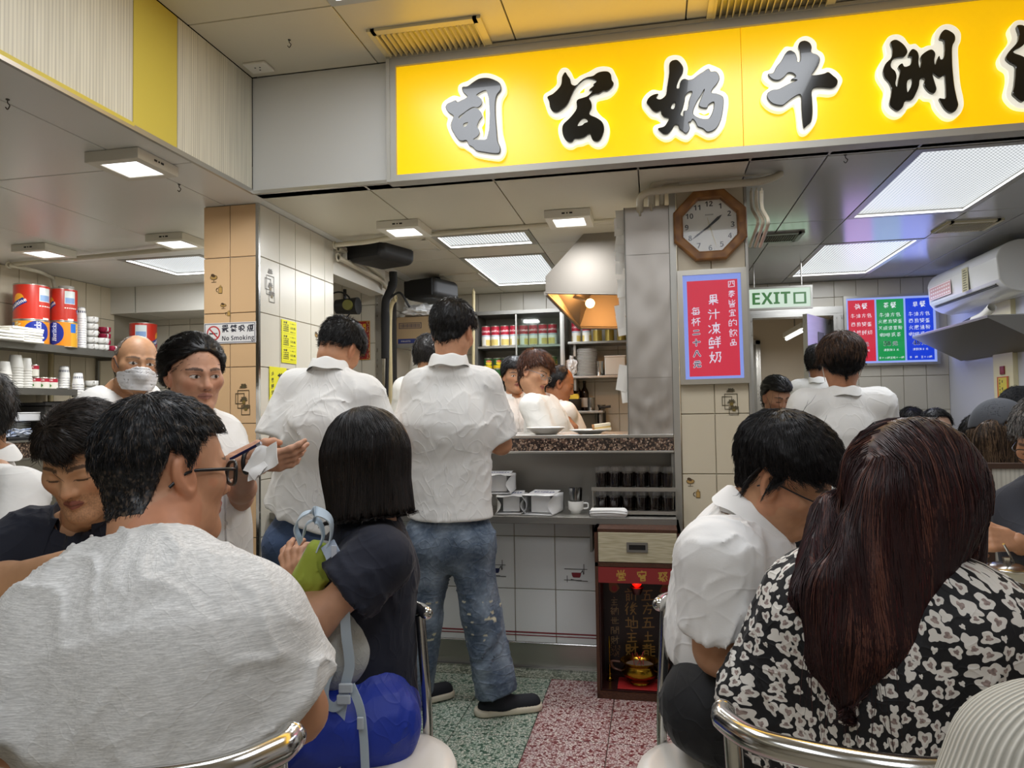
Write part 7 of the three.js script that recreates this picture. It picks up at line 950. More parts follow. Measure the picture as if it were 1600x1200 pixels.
// ---- waiter leaning forward at the passage
{
  const d = 2.86, o = figure({
    label: 'waiter leaning forward in a white short-sleeved shirt beside the tiled pillar', seed: 5, skin: 0xc08a66, cell: 0.012, headCell: 0.004,
    face: HD(26, 38), up: tiltUp(26, 38, 6), front: HD(18, 12), headScale: 0.94, head: { wide: 0.98 },
    j: { head: W(532, 546, d - 0.02), neck: W(516, 584, d - 0.06), chest: W(512, 660, d - 0.08), waist: W(493, 745, d - 0.02), pelvis: W(478, 840, d + 0.02), shL: W(462, 606, d), shR: W(572, 620, d - 0.1), elL: W(432, 704, d - 0.04), elR: W(592, 690, d - 0.06), wrL: W(480, 730, d + 0.22), wrR: W(585, 660, d + 0.22), hipL: W(455, 850, d), hipR: W(505, 850, d), knL: W(450, 970, d + 0.03), knR: W(508, 970, d - 0.06), anL: W(450, 1080, d + 0.05), anR: W(515, 1080, d - 0.1) },
    hair: { cell: 0.005, color: BLACKHAIR, line: (th) => { const a = Math.abs(th); return a < 0.9 ? 0.05 : a < 1.75 ? 0.04 - (a - 0.9) * 0.03 : a < 2.1 ? 0.014 - (a - 1.75) * 0.1 : -0.02 - (a - 2.1) * 0.02; }, t: (x, y) => 0.003 + 0.018 * clamp((y + 0.01) / 0.09, 0, 1), strands: [{ ...cropped(4000, 0.026), lift: 0.35, r: 0.0009 }, { ...cropped(2500, 0.01), where: (q) => q.y < 0.02, r: 0.0007 }] },
    shirt: { mat: shirtWhite, wide: 1.0, hem: W(474, 806, d), hemR: 0.185, sleeve: 0.8, slR: 0.07, cuff: 0.095, neckR: 0.058, cell: 0.0065, deep: 0.7, folds: [folds(0.009, V(0.5, 1, 0), 9, 0.35, 21), folds(0.005, V(1, -0.6, 0), 12, 0.3, 18)], collar: { r: 0.066, lift: 0, h: 0.032, open: 0.5 } },
    legs: { name: 'jeans', mat: denimPlain, r: [0.1, 0.08, 0.07], cell: 0.01 },
  });
  o.userData.label = 'waiter leaning forward in a white short-sleeved shirt beside the tiled pillar';
}
// ---- man in the navy polo shirt looking down
{
  const d = 1.63, part0 = V(-0.03, 0.1, 0.06), o = figure({
    label: 'man in a navy polo shirt looking down, seated behind the man in grey', seed: 9, skin: 0xcd9d78, cell: 0.012, headCell: 0.0025, neckR: 0.06,
    face: HD(176, 24), up: tiltUp(176, 24, 3), front: HD(172), head: { eyes: 'down', lips: 0x9c5f52, brow: 0x3a2c24, stubble: 0.25, browY: 0.018, jaw: 1.05 },
    j: { head: W(132, 718, d), neck: W(136, 820, d + 0.1), chest: W(130, 940, d + 0.1), waist: W(130, 1090, d + 0.08), pelvis: W(130, 1190, d + 0.08), shR: W(40, 852, d + 0.07), shL: W(222, 856, d + 0.1), elR: W(-50, 930, d - 0.05), elL: W(265, 980, d), wrR: W(150, 868, d - 0.2), wrL: W(190, 900, d - 0.2), hipL: W(165, 1200, d), hipR: W(95, 1200, d), knL: W(190, 1230, d - 0.4), knR: W(90, 1230, d - 0.4) },
    hair: { cell: 0.0035, line: (th) => { const a = Math.abs(th); return a < 0.7 ? 0.052 - 0.01 * Math.cos(th * 6) : a < 1.3 ? 0.045 - (a - 0.7) * 0.035 : a < 1.85 ? 0.022 : 0.022 - (a - 1.85) * 0.12; }, t: (x, y) => 0.005 + 0.016 * clamp((y + 0.02) / 0.1, 0, 1), color: mixHair(0x16110e, 0x423832, 0.6), strands: [{ n: 6000, len: 0.036, comb: (q) => q.clone().sub(part0).setZ((q.z - 0.05) * 0.6).normalize().add(V(0.1, -0.3, 0.1)), lift: 0.12, jitter: 0.2, r: 0.0007, seg: 6 }] },
    shirt: { name: 'polo_shirt', mat: navyCloth, wide: 1.06, sleeve: 0.85, slR: 0.078, cuff: 0.09, neckR: 0.064, scoop: 0, cell: 0.008, folds: [folds(0.007, V(0.3, 1, 0), 10, 0.3, 31)], collar: { r: 0.071, lift: 0.004, h: 0.03, open: 0.5, drop: 0.06 } },
    legs: { mat: blackCloth, cell: 0.02 },
  });
  const b = W(143, 838, d - 0.035); part('button', new THREE.SphereGeometry(0.004, 10, 8).translate(...o.rel(b).toArray()), M(0xd8d8d8, 0.3), o);
}
// ---- person in white at the very left, back turned
figure({
  label: 'person with black hair in a white shirt behind the man in the navy polo', seed: 12, skin: 0xb98a66, cell: 0.014, headCell: 0.006, face: HD(275, 15), up: tiltUp(275, 15), front: HD(285),
  j: { head: W(-42, 648, 2.15), neck: W(-24, 722, 2.17), chest: W(-20, 830, 2.2), waist: W(-10, 940, 2.2), pelvis: W(0, 1020, 2.2), shL: W(30, 775, 2.0), shR: W(-45, 775, 2.35), elL: W(10, 890, 1.9), elR: W(-90, 880, 2.3), wrL: W(-80, 880, 1.85), wrR: W(-140, 860, 2.2), hipL: W(10, 1030, 2.12), hipR: W(-10, 1030, 2.28), knL: W(-180, 1040, 2.05), knR: W(-180, 1040, 2.3), anL: W(-180, 1260, 2.05), anR: W(-180, 1260, 2.3) },
  hair: { cell: 0.007, color: BLACKHAIR, strands: cropped(1500, 0.03) }, shirt: { mat: shirtWhite, cell: 0.01, collar: { r: 0.07, lift: 0, open: 0.4 } }, legs: { mat: blackCloth, cell: 0.018 },
});
// ---- masked man with the shaved head
{
  const d = 2.92, o = figure({
    label: 'balding man in a white T-shirt wearing a white face mask by the cup shelves', seed: 14, skin: 0xc1916c, cell: 0.012, headCell: 0.003, face: HD(140, 4), up: tiltUp(140, 4, -4), front: HD(120), head: { eyes: 'open', brow: 0x6a5648, lips: 0xa06a5a },
    j: { head: W(214, 567, d), neck: W(190, 612, d + 0.03), chest: W(176, 690, d + 0.06), waist: W(170, 790, d + 0.08), pelvis: W(170, 880, d + 0.08), shR: W(152, 640, d - 0.06), shL: W(222, 626, d + 0.16), elR: W(140, 730, d - 0.1), elL: W(255, 690, d + 0.1), wrR: W(200, 760, d - 0.25), wrL: W(270, 730, d - 0.05), hipL: W(190, 890, d + 0.1), hipR: W(150, 890, d + 0.05), knL: W(190, 1000, d + 0.1), knR: W(150, 1000, d + 0.05), anL: W(190, 1110, d + 0.1), anR: W(150, 1110, d + 0.05) },
    hair: { cell: 0.0035, line: (th, x, y, z) => { const a = Math.abs(th); return a < 1.1 ? 0.2 : a < 1.5 ? 0.09 - (a - 1.1) * 0.25 : a < 1.8 ? -0.01 : -0.03 - (a - 1.8) * 0.05; }, t: () => 0.0012, color: mixHair(0x55493f, 0x8d8378, 0.8), strands: { ...cropped(5000, 0.005), r: 0.0005, lift: 0.4, where: (q) => Math.abs(q.x) > 0.045 || q.z < -0.04 } },
    shirt: { name: 't_shirt', mat: shirtWhite, wide: 1.05, sleeve: 0.8, slR: 0.08, cuff: 0.09, neckR: 0.066, cell: 0.008, folds: [folds(0.006, V(0.8, 1, 0), 9, 0.3, 4)] }, legs: { mat: blackCloth, cell: 0.018 },
  });
  faceMask(o, {});
}
// ---- waitress writing an order
{
  const d = 2.3, o = figure({
    label: 'waitress with tied black hair in a white shirt writing on an order pad', seed: 16, skin: 0xc9977a, cell: 0.01, headCell: 0.0025, face: HD(134, 8), up: tiltUp(134, 8, 2), front: HD(120), headScale: 1.0, arm: 0.92, head: { eyes: 'open', gaze: 0.004, brow: 0x3a2a22, lips: 0xb07a6c, jaw: 0.96, wide: 1.02 },
    hands: [{ at: W(388, 723, 2.0), dir: HD(85, -4), back: HD(150, 30), thumbSide: -1, curl: [0.25, 0.35, 0.45, 0.5], thumb: 0.6 }, { at: W(362, 722, 2.0), dir: HD(70, -20), back: HD(180, -30), thumbSide: 1, curl: [0.7, 0.9, 1.1, 1.2], thumb: 0.8 }],
    j: { head: W(304, 583, d), neck: W(300, 650, d + 0.04), chest: W(312, 735, d + 0.03), waist: W(322, 830, d + 0.03), pelvis: W(326, 920, d + 0.03), shR: W(262, 690, d - 0.05), shL: W(346, 682, d + 0.13), elR: W(292, 790, d - 0.12), elL: W(374, 778, d + 0.04), wrR: W(362, 722, 2.0), wrL: W(388, 723, 2.0), hipL: W(345, 935, d + 0.06), hipR: W(305, 935, d), knL: W(348, 1080, d + 0.06), knR: W(305, 1080, d), anL: W(350, 1210, d + 0.06), anR: W(305, 1210, d) },
    hair: { cell: 0.004, line: (th) => { const a = Math.abs(th); return a < 0.25 ? 0.075 : a < 1.35 ? 0.075 - (a - 0.25) * 0.045 : a < 1.7 ? 0.02 - (a - 1.35) * 0.12 : -0.022 - (a - 1.7) * 0.04; }, t: (x, y, z) => 0.0065 + 0.0135 * clamp((0.085 - z) / 0.07, 0, 1), color: mixHair(0x0b0909, 0x241d1b, 0.4), strands: [{ n: 5000, len: 0.08, comb: (q) => V(q.x * 2, -0.25 - q.y * 2, -1), lift: 0.02, jitter: 0.08, r: 0.0007, seg: 6 }] },
    shirt: { mat: shirtWhite, wide: 0.94, hem: W(326, 905, d + 0.03), sleeve: 0.75, slR: 0.07, cuff: 0.08, neckR: 0.06, cell: 0.008, folds: [folds(0.006, V(0.3, 1, 0), 10, 0.35, 44)], collar: { r: 0.064, lift: 0, h: 0.026, open: 0.5 } }, legs: { mat: blackCloth, cell: 0.016 },
  });
  const bun = V(0.02, 0.03, -0.135).applyMatrix4(o.hm); const bg = meshField((x, y, z) => ell(x, y, z, bun.x, bun.y, bun.z, 0.035, 0.045, 0.035) + 0.006 * noise3(x * 60, y * 60, z * 60), bun.clone().subScalar(0.07), bun.clone().addScalar(0.07), 0.005); part('hair_bun', bg, M(0x0d0b0b, 0.5), o); part('hair_clip', new THREE.TorusGeometry(0.02, 0.006, 8, 20).translate(bun.x, bun.y + 0.02, bun.z), black, o);
  part('bracelet', new THREE.TorusGeometry(0.03, 0.006, 8, 24).rotateY(Math.PI / 2).applyMatrix4(new THREE.Matrix4().makeRotationY(0.2)).translate(...o.rel(W(386, 722, 2.0)).toArray()), black, o);
  part('earring', new THREE.SphereGeometry(0.003, 8, 6).translate(...V(-0.083, -0.045, 0).applyMatrix4(o.hm).toArray()), M(0xd8c8a0, 0.2, { metalness: 0.8 }), o);
  // order pad of loose slips and the pen, both held
  const pc = W(413, 722, 1.93), pad = thing('order_pad', 'white order pad with loose slips held by the waitress', 'order pad', pc), sheet = (w, h, s) => { const g = new THREE.BoxGeometry(w, h, 0.001, 10, 6, 1), p = g.attributes.position; for (let i = 0; i < p.count; i++) p.setZ(i, p.getZ(i) + 0.35 * p.getX(i) ** 2 * s + 0.008 * noise3(p.getX(i) * 12, p.getY(i) * 12, s)); g.computeVertexNormals(); return g; }, pm = M(0xf0f0ee, 0.8);
  part('sheet', sheet(0.11, 0.07, 4), pm, pad, [0, 0, 0.004], [-0.5, -0.35, 0.35]); part('sheet', sheet(0.08, 0.08, -3), pm, pad, [-0.015, 0.006, 0], [-0.6, -0.3, -0.35]); part('sheet', sheet(0.07, 0.05, 6), pm, pad, [-0.018, -0.012, 0.008], [-0.4, -0.3, -0.7]);
  const pn = thing('ballpoint_pen', 'dark blue pen in the hand of the waitress', 'pen', W(386, 706, 1.95)); part('barrel', rod(V(-0.05, -0.02, 0), V(0.03, 0.018, 0.0), 0.0042), M(0x1c1f4a, 0.3), pn); part('cap', rod(V(0.03, 0.018, 0), V(0.042, 0.024, 0), 0.005), M(0xb9bcc8, 0.25, { metalness: 0.8 }), pn);
}
// ---- woman with the bob, seated, hugging her bag
{
  const d = 1.75, fr = HD(302), o = figure({
    headScale: 0.95, label: 'seated woman with a straight black bob in a navy T-shirt and blue shorts', seed: 18, skin: 0xcf9d7e, cell: 0.011, headCell: 0.005, face: HD(300, 6), up: tiltUp(300, 6, 0), front: fr, arm: 0.95, neckR: 0.048,
    hands: [{ at: W(478, 935, 1.7), dir: HD(300, -60), back: HD(200), thumbSide: -1, curl: [0.4, 0.4, 0.5, 0.6], thumb: 0.3 }],
    j: { head: W(566, 716, d), neck: W(580, 818, d), chest: W(570, 895, d), waist: W(572, 1000, d), pelvis: W(578, 1105, d), shL: W(598, 876, d - 0.15), shR: W(556, 862, d + 0.14), elL: W(486, 976, d - 0.2), elR: W(500, 950, d + 0.12), wrL: W(476, 905, d - 0.02), wrR: W(478, 935, 1.72), hipL: W(588, 1130, d - 0.08), hipR: W(576, 1118, d + 0.08), knL: W(410, 1150, d - 0.22), knR: W(430, 1125, d + 0.1), anL: W(440, 1330, d - 0.15), anR: W(460, 1290, d + 0.15) },
    hair: { cell: 0.004, lo: V(-0.14, -0.19, -0.16), hi: V(0.14, 0.15, 0.14), color: mixHair(0x0b0807, 0x261a15, 0.5),
      field: (x, y, z) => { const s = skull(x, y, z) - 0.02, t = clamp((0.03 - y) / 0.18, 0, 1), q = Math.hypot(x / (0.094 + 0.012 * t), (z + 0.014) / (0.108 + 0.006 * t)); let c = (q - 1) * 0.098; c = smax(c, y - 0.03, 0.03); c = smax(c, -0.14 - 0.018 * (z > 0 ? z * 4 : 0) - 0.004 * noise3(x * 60, 0, z * 60) - y, 0.006); let dd = smin(s, c, 0.03); dd = smax(dd, -ell(x, y, z, 0, -0.06, 0.125, 0.066, 0.115, 0.07), 0.012); return dd + 0.0012 * noise3(x * 40, y * 6, z * 40); },
      strands: [{ n: 9000, len: 0.11, comb: (q, n, dn) => (q.y > 0.06 ? q.clone().sub(V(0, 0.1, 0.0)).setY(-0.02).normalize().add(V(0, -0.3, 0)) : dn.clone().add(V(q.x * 0.5, 0, q.z * 0.3))), lift: 0.0, jitter: 0.05, r: 0.0008, seg: 7, off: 0.001, pull: 0.6 }] },
    shirt: { name: 't_shirt', mat: cloth(0x1a1e2d), wide: 0.82, hem: W(584, 1122, d), hemR: 0.165, deep: 0.7, sleeve: 0.52, slR: 0.06, cuff: 0.082, neckR: 0.056, cell: 0.0065, folds: [folds(0.008, V(0.6, 1, 0.3), 9, 0.3, 52), folds(0.004, V(1, 0.2, 0), 12, 0.3, 57)] },
    legs: { name: 'shorts', mat: cloth(0x12309c, 0.55), short: true, bare: true, r: [0.085, 0.095, 0.06], cell: 0.009, folds: [folds(0.008, V(1, 0.2, 0.4), 12, 0.3, 59)] },
  });
  seatAt('steel chair with a white round seat under the woman with the bob', W(666, 958, 1.78), 1, 150, 0.47, 0.85);
  // bag on her lap: grey mesh body, lime cloth, pale blue straps
  const bp = W(505, 935, 1.66), bag = thing('shoulder_bag', 'grey and lime bag with pale blue straps hugged by the woman with the bob', 'bag', bp), R = (px, py, dd) => W(px, py, dd).sub(bp), mesh = M(0xb9bcb9, 0.8, { bumpMap: weave, bumpScale: 0.002 }), lime = cloth(0x9aa83e), strapM = cloth(0xb9c8d4, 0.7);
  const bf = [bone(R(505, 880, 1.66), R(520, 1020, 1.64), 0.05, 0.085, { n: camF, s: 0.8 })], fo = folds(0.005, V(0, 1, 0), 12, 0.3, 3), bb = boundsOf(bf, 0.02); part('bag_body', boxUV(meshField((x, y, z) => fieldOf(bf, 0.03)(x, y, z) + fo(x, y, z), bb.min, bb.max, 0.006), 6), mesh, bag);
  const lf = [bone(R(492, 858, 1.62), R(484, 900, 1.62), 0.022, 0.04), bone(R(500, 868, 1.62), R(506, 895, 1.63), 0.025, 0.03)], lb = boundsOf(lf, 0.02), lfo = folds(0.007, V(0.3, 1, 0), 24, 0.4, 6); part('lime_cloth', meshField((x, y, z) => fieldOf(lf, 0.02)(x, y, z) + lfo(x, y, z), lb.min, lb.max, 0.004), lime, bag);
  const ribbon = (pts, w, th, n) => { const c = new THREE.CatmullRomCurve3(pts), N = 60, pos = [], idx = []; for (let i = 0; i <= N; i++) { const p = c.getPoint(i / N), t = c.getTangent(i / N), s = t.clone().cross(n).normalize(), b = s.clone().cross(t).normalize(); for (const [a, e] of [[-1, -1], [1, -1], [1, 1], [-1, 1]]) { const v = p.clone().addScaledVector(s, a * w / 2).addScaledVector(b, e * th / 2); pos.push(v.x, v.y, v.z); } } for (let i = 0; i < N; i++) for (let k = 0; k < 4; k++) { const a = i * 4 + k, b = i * 4 + (k + 1) % 4; idx.push(a, b, a + 4, b, b + 4, a + 4); } const g = new THREE.BufferGeometry(); g.setAttribute('position', new THREE.Float32BufferAttribute(pos, 3)); g.setIndex(idx); const q = g.toNonIndexed(); q.computeVertexNormals(); return q; };
  part('strap', ribbon([R(470, 848, 1.6), R(462, 822, 1.59), R(474, 804, 1.58), R(498, 800, 1.58), R(516, 812, 1.59), R(517, 840, 1.6), R(508, 862, 1.61)], 0.026, 0.003, camR.clone()), strapM, bag); part('strap', ribbon([R(474, 838, 1.6), R(480, 818, 1.59), R(496, 814, 1.59), R(505, 835, 1.6), R(496, 862, 1.6)], 0.022, 0.003, camR.clone()), strapM, bag);
  part('strap', ribbon([R(512, 850, 1.6), R(522, 872, 1.58), R(526, 895, 1.58)], 0.034, 0.006, camF.clone()), M(0xa9b6c6, 0.7), bag);
  part('strap', ribbon([R(538, 945, 1.55), R(541, 990, 1.55), R(546, 1040, 1.55), R(540, 1070, 1.55), R(530, 1130, 1.55), R(524, 1205, 1.55)], 0.022, 0.003, camF.clone()), strapM, bag); part('strap', ribbon([R(520, 1040, 1.56), R(508, 1070, 1.55), R(508, 1095, 1.54), R(522, 1105, 1.54), R(538, 1092, 1.54)], 0.02, 0.003, camF.clone()), strapM, bag); part('strap', ribbon([R(548, 1070, 1.55), R(562, 1105, 1.54), R(568, 1150, 1.54), R(571, 1205, 1.54)], 0.018, 0.003, camF.clone()), strapM, bag);
  for (const [px, py] of [[540, 1075], [537, 1093]]) part('buckle', rbox(0.03, 0.02, 0.008, 0.003).applyQuaternion(camera.quaternion).translate(...R(px, py, 1.535).toArray()), M(0xc6d0da, 0.4), bag); part('buckle', rbox(0.014, 0.026, 0.006, 0.002).applyQuaternion(camera.quaternion).translate(...R(563, 1130, 1.53).toArray()), M(0xc6d0da, 0.4), bag);
  part('side_tag', rbox(0.012, 0.05, 0.003, 0.001).applyQuaternion(camera.quaternion).translate(...R(522, 870, 1.57).toArray()), M(0xc9d0dc, 0.6), bag);
}
// ---- man in the white shirt bending to his drink
{
  const d = 1.64, fr = HD(95), o = figure({
    label: 'man with glasses in a white shirt and black trousers bending down to drink', seed: 23, skin: 0xc99672, cell: 0.011, headCell: 0.0028, neckR: 0.062, headScale: 1.0, face: HD(121, 30), up: tiltUp(121, 30, 8), front: fr, arm: 1.25, head: { eyes: 'open', brow: 0x1c1512, lips: 0xa8645a, jaw: 1.08, wide: 1.08 },
    j: { head: W(1228, 742, 1.56), neck: W(1178, 828, d - 0.02), chest: W(1152, 905, d + 0.02), waist: W(1130, 1000, d + 0.02), pelvis: W(1118, 1085, d + 0.02), shR: W(1120, 876, d - 0.17), shL: W(1180, 868, d + 0.2), elR: W(1126, 1014, d - 0.16), elL: W(1230, 990, d + 0.3), wrR: W(1225, 975, d - 0.1), wrL: W(1300, 940, d + 0.15), hipR: W(1115, 1105, d - 0.08), hipL: W(1120, 1095, d + 0.12), knR: W(1215, 1110, d - 0.16), knL: W(1240, 1085, d + 0.2), anR: W(1165, 1330, d - 0.14), anL: W(1200, 1290, d + 0.2) },
    hair: { cell: 0.0035, line: (th) => { const a = Math.abs(th); return a < 0.9 ? 0.05 + 0.008 * Math.sin(th * 9) : a < 1.3 ? 0.045 - (a - 0.9) * 0.04 : a < 1.55 ? 0.029 - (a - 1.3) * 0.18 : a < 1.85 ? 0.024 : a < 2.2 ? 0.024 - (a - 1.85) * 0.22 : -0.053 - (a - 2.2) * 0.02; }, t: (x, y, z) => 0.004 + 0.022 * clamp((y + 0.03) / 0.1, 0, 1), color: mixHair(0x121011, 0x2c2828, 0.5), strands: [{ n: 8000, len: 0.045, comb: (q) => q.clone().sub(V(0.0, 0.12, -0.07)).normalize().add(V(0, -0.35, 0.25)), lift: 0.06, jitter: 0.18, r: 0.0007, seg: 6 }, { n: 40, len: 0.04, comb: (q, n) => n.clone().add(V(0, 0.4, 0)), where: (q) => q.y > 0.09, lift: 0.8, hug: 0, jitter: 0.6, r: 0.0005, seg: 6 }] },
    shirt: { mat: cloth(0xf0efed, 0.7), wide: 1.02, fit: 1, hem: W(1122, 1032, d + 0.02), hemR: 0.15, deep: 0.74, sleeve: 0.74, slR: 0.078, cuff: 0.092, neckR: 0.07, cell: 0.006, k: 0.06, folds: [folds(0.01, V(0.5, 1, 0.3), 8, 0.3, 61), folds(0.005, V(1, 0.6, 0), 11, 0.3, 66)], collar: { r: 0.076, lift: 0.016, h: 0.034, open: 0.5, drop: 0.06, fwd: HD(104, 30), up: HD(104, -55) } },
    legs: { mat: cloth(0x16171a, 0.75), r: [0.105, 0.092, 0.08], cell: 0.009, folds: [folds(0.008, V(1, 0.2, 0.4), 11, 0.35, 69)] },
  });
  eyeglasses(o, { r: 0.0014, rt: 0.0016, h: 0.016, w: 0.026, z: 0.1, color: 0x20242c });
  seatAt('steel chair under the man bending to his drink', W(1030, 944, 1.74), -1, 212, 0.46, 0.85);
}
// ---- woman with long dark red hair in the spotted dress
{
  const S = 1024, G = 15, cs = S / G, pts = Array.from({ length: G * G }, () => [rnd(), rnd(), rr(0.3, 0.52), rr(0, 6.28), rnd()]);
  const spots = dataTex(S, S, (x, y) => {
    const gx = Math.floor(x / cs), gy = Math.floor(y / cs); let c = [14, 15, 19];
    for (let j = -1; j < 2; j++) for (let i = -1; i < 2; i++) { const p = pts[((gy + j + G) % G) * G + ((gx + i + G) % G)], dx = (gx + i + 0.15 + p[0] * 0.7) - x / cs, dy = (gy + j + 0.15 + p[1] * 0.7) - y / cs, a = Math.atan2(dy, dx), r = Math.hypot(dx, dy * 0.95), R = p[2] * (1 + 0.2 * Math.sin(a * 3 + p[3]) + 0.12 * Math.sin(a * 5 + p[3] * 2)) * (p[4] < 0.12 ? 0.45 : 1); if (r < R) { const k = noise3(x * 0.05, y * 0.05, 3); c = r < R * 0.42 && p[4] > 0.3 ? [150 + 30 * k, 132 + 28 * k, 126 + 26 * k] : [226, 222, 214]; } }
    return c;
  });
  const d = 1.24, fr = HD(35), o = figure({
    label: 'woman with long dark red hair in a black dress with cream spots, seen from behind', seed: 27, skin: 0xcf9f84, cell: 0.012, headCell: 0.005, face: HD(62, 8), up: tiltUp(62, 8, 0), front: fr, headScale: 1.0,
    j: { head: W(1432, 776, d), neck: W(1408, 896, d), chest: W(1388, 1005, d), waist: W(1378, 1130, d), pelvis: W(1378, 1250, d), shL: W(1262, 950, d + 0.06), shR: W(1520, 985, d - 0.1), elL: W(1205, 1080, d + 0.1), elR: W(1635, 1090, d - 0.08), wrL: W(1300, 1040, d + 0.3), wrR: W(1660, 980, d + 0.2), hipL: W(1330, 1270, d + 0.05), hipR: W(1430, 1270, d - 0.05), knL: W(1440, 1240, d + 0.45), knR: W(1560, 1250, d + 0.35), anL: W(1440, 1500, d + 0.45), anR: W(1560, 1500, d + 0.35) },
    hair: { cell: 0.005, bk: 0.035, t: (x, y) => 0.024, line: (th) => { const a = Math.abs(th); return a < 0.5 ? 0.055 : a < 1.1 ? 0.055 - (a - 0.5) * 0.16 : -0.1; },
      bones: [[W(1395, 800, d - 0.06), W(1320, 930, d - 0.09), 0.07, 0.055, { n: camF, s: 0.55 }], [W(1320, 930, d - 0.09), W(1290, 1020, d - 0.1), 0.052, 0.03, { n: camF, s: 0.5 }], [W(1400, 840, d - 0.06), W(1350, 1000, d - 0.12), 0.07, 0.045, { n: camF, s: 0.5 }], [W(1350, 1000, d - 0.12), W(1318, 1090, d - 0.12), 0.042, 0.008, { n: camF, s: 0.5 }], [W(1440, 800, d - 0.08), W(1420, 900, d - 0.1), 0.085, 0.05, { n: camF, s: 0.6 }], [W(1420, 900, d - 0.1), W(1405, 1000, d - 0.13), 0.05, 0.02, { n: camF, s: 0.5 }], [W(1490, 760, d), W(1506, 900, d + 0.02), 0.05, 0.03, { n: camF, s: 0.9 }], [W(1300, 800, d + 0.05), W(1262, 930, d - 0.03), 0.035, 0.028]],
      color: (q, c) => { const n = noise3(q.x * 22, q.y * 3, q.z * 22), r = rnd(); c.set(0x241416).lerp(new THREE.Color(0x4a1e1a), clamp(0.35 + n * 0.5, 0, 1) * r); if (n > 0.42 && r > 0.45) c.lerp(new THREE.Color(0x7d5142), 0.5); else if (n < -0.45 && r > 0.6) c.set(0x43191a); },
      strands: [{ n: 10000, len: 0.16, comb: (q, n, dn) => { const sx = q.x > 0.005 ? 1 : -1; return q.y > 0.06 ? V(sx * 0.9, -0.5, -0.35) : dn.clone().add(V(0.1 * noise3(q.x * 9, q.y * 4, q.z * 9), 0, 0.1 * noise3(q.z * 9, q.y * 4, 5))); }, lift: 0.02, jitter: 0.07, r: 0.001, seg: 7, pull: 0.5 }, { n: 500, len: 0.14, comb: (q, n, dn) => dn, where: (q) => q.y < -0.22, lift: 0.05, jitter: 0.2, r: 0.0007, seg: 7, hug: 0.2 }] },
    shirt: { name: 'spotted_dress', mat: cloth(0xffffff, 0.7, 0.003, { map: spots }), uv: 3.0, wide: 1.05, hem: W(1378, 1290, d), hemR: 0.2, sleeve: 1.05, slR: 0.07, cuff: 0.095, neckR: 0.062, cell: 0.006, k: 0.07, deep: 0.8, folds: [folds(0.01, V(0.3, 1, 0.1), 8, 0.25, 71), folds(0.006, V(1, -0.8, 0), 10, 0.3, 74)] },
    legs: { mat: blackCloth, cell: 0.02, bare: true },
  });
  seatAt('steel chair under the woman in the spotted dress, its curved back rail towards the aisle', W(1130, 1112, 1.02), 1, 12, 0.46, 1);
}
seatAt('steel chair under the man in the grey T-shirt', W(455, 1152, 0.8), -1, 8, 0.46, 1);
// ---------------------------------------------------------------- people further back
function standing(o) {                                       // joints from a head position and a lean, the rest by usual proportions
  const h = o.headAt, u = V(0, 1, 0), fr = o.front.clone().setY(0).normalize(), left = u.clone().cross(fr), k = o.k ?? 1, lean = o.lean ?? V(0, 0, 0), P = (x, y, z) => h.clone().addScaledVector(left, x * k).addScaledVector(fr, z * k).add(V(0, y * k, 0)).addScaledVector(lean, -y), foot = (v) => V(v.x, 0.07, v.z);
  const hipY = o.sit ? o.sit + 0.1 : Math.max(0.8, h.y - 0.75), w = o.sw ?? 0.165, neck = P(0, -0.16, -0.03), chest = P(0, -0.32, -0.03), waist = P(0, -0.55, -0.03), pel = V(waist.x, Math.min(hipY, waist.y - 0.12), waist.z), hl = pel.clone().addScaledVector(left, 0.085), hr = pel.clone().addScaledVector(left, -0.085), drop = (v, s) => (o.sit ? v.clone().addScaledVector(fr, 0.42).setY(o.sit + 0.04) : V(v.x, pel.y * 0.53, v.z).addScaledVector(fr, 0.02));
  const knL = drop(hl), knR = drop(hr);
  return { head: h, neck, chest, waist, pelvis: pel, shL: P(w, -0.2, -0.03), shR: P(-w, -0.2, -0.03), elL: o.elL ?? P(w + 0.05, -0.47, 0.02), elR: o.elR ?? P(-w - 0.05, -0.47, 0.02), wrL: o.wrL ?? P(w, -0.5, 0.26), wrR: o.wrR ?? P(-w, -0.5, 0.26), hipL: hl, hipR: hr, knL, knR, anL: foot(knL), anR: foot(knR) };
}
const crewColor = mixHair(0x0d0b0b, 0x2a2320, 0.4);
function crew(o) {
  const j = standing(o); return figure({ cell: 0.016, headCell: 0.005, skin: o.skin ?? 0xc08f6c, face: o.face, up: o.up ?? V(0, 1, 0), front: o.front, head: o.head ?? {}, label: o.label, seed: o.seed, j, headScale: o.headScale, group: o.group, hands: o.hands,
    hair: { cell: 0.006, color: crewColor, strands: cropped(1800, 0.03, { r: 0.0012, lift: 0.2 }), ...o.hair }, shirt: o.shirt === null ? undefined : { mat: shirtWhite, cell: 0.01, sleeve: 0.75, slR: 0.064, cuff: 0.078, neckR: 0.06, folds: [folds(0.006, V(0.4, 1, 0), 10, 0.35, o.seed)], collar: { r: 0.066, lift: 0.002, h: 0.028, open: 0.45 }, ...o.shirt }, legs: { mat: blackCloth, cell: 0.02, ...o.legs } });
}
const pushedLine = (th) => { const a = Math.abs(th); return a < 0.9 ? 0.05 : a < 1.7 ? 0.04 - (a - 0.9) * 0.08 : a < 2.2 ? -0.024 - (a - 1.7) * 0.09 : -0.07; };
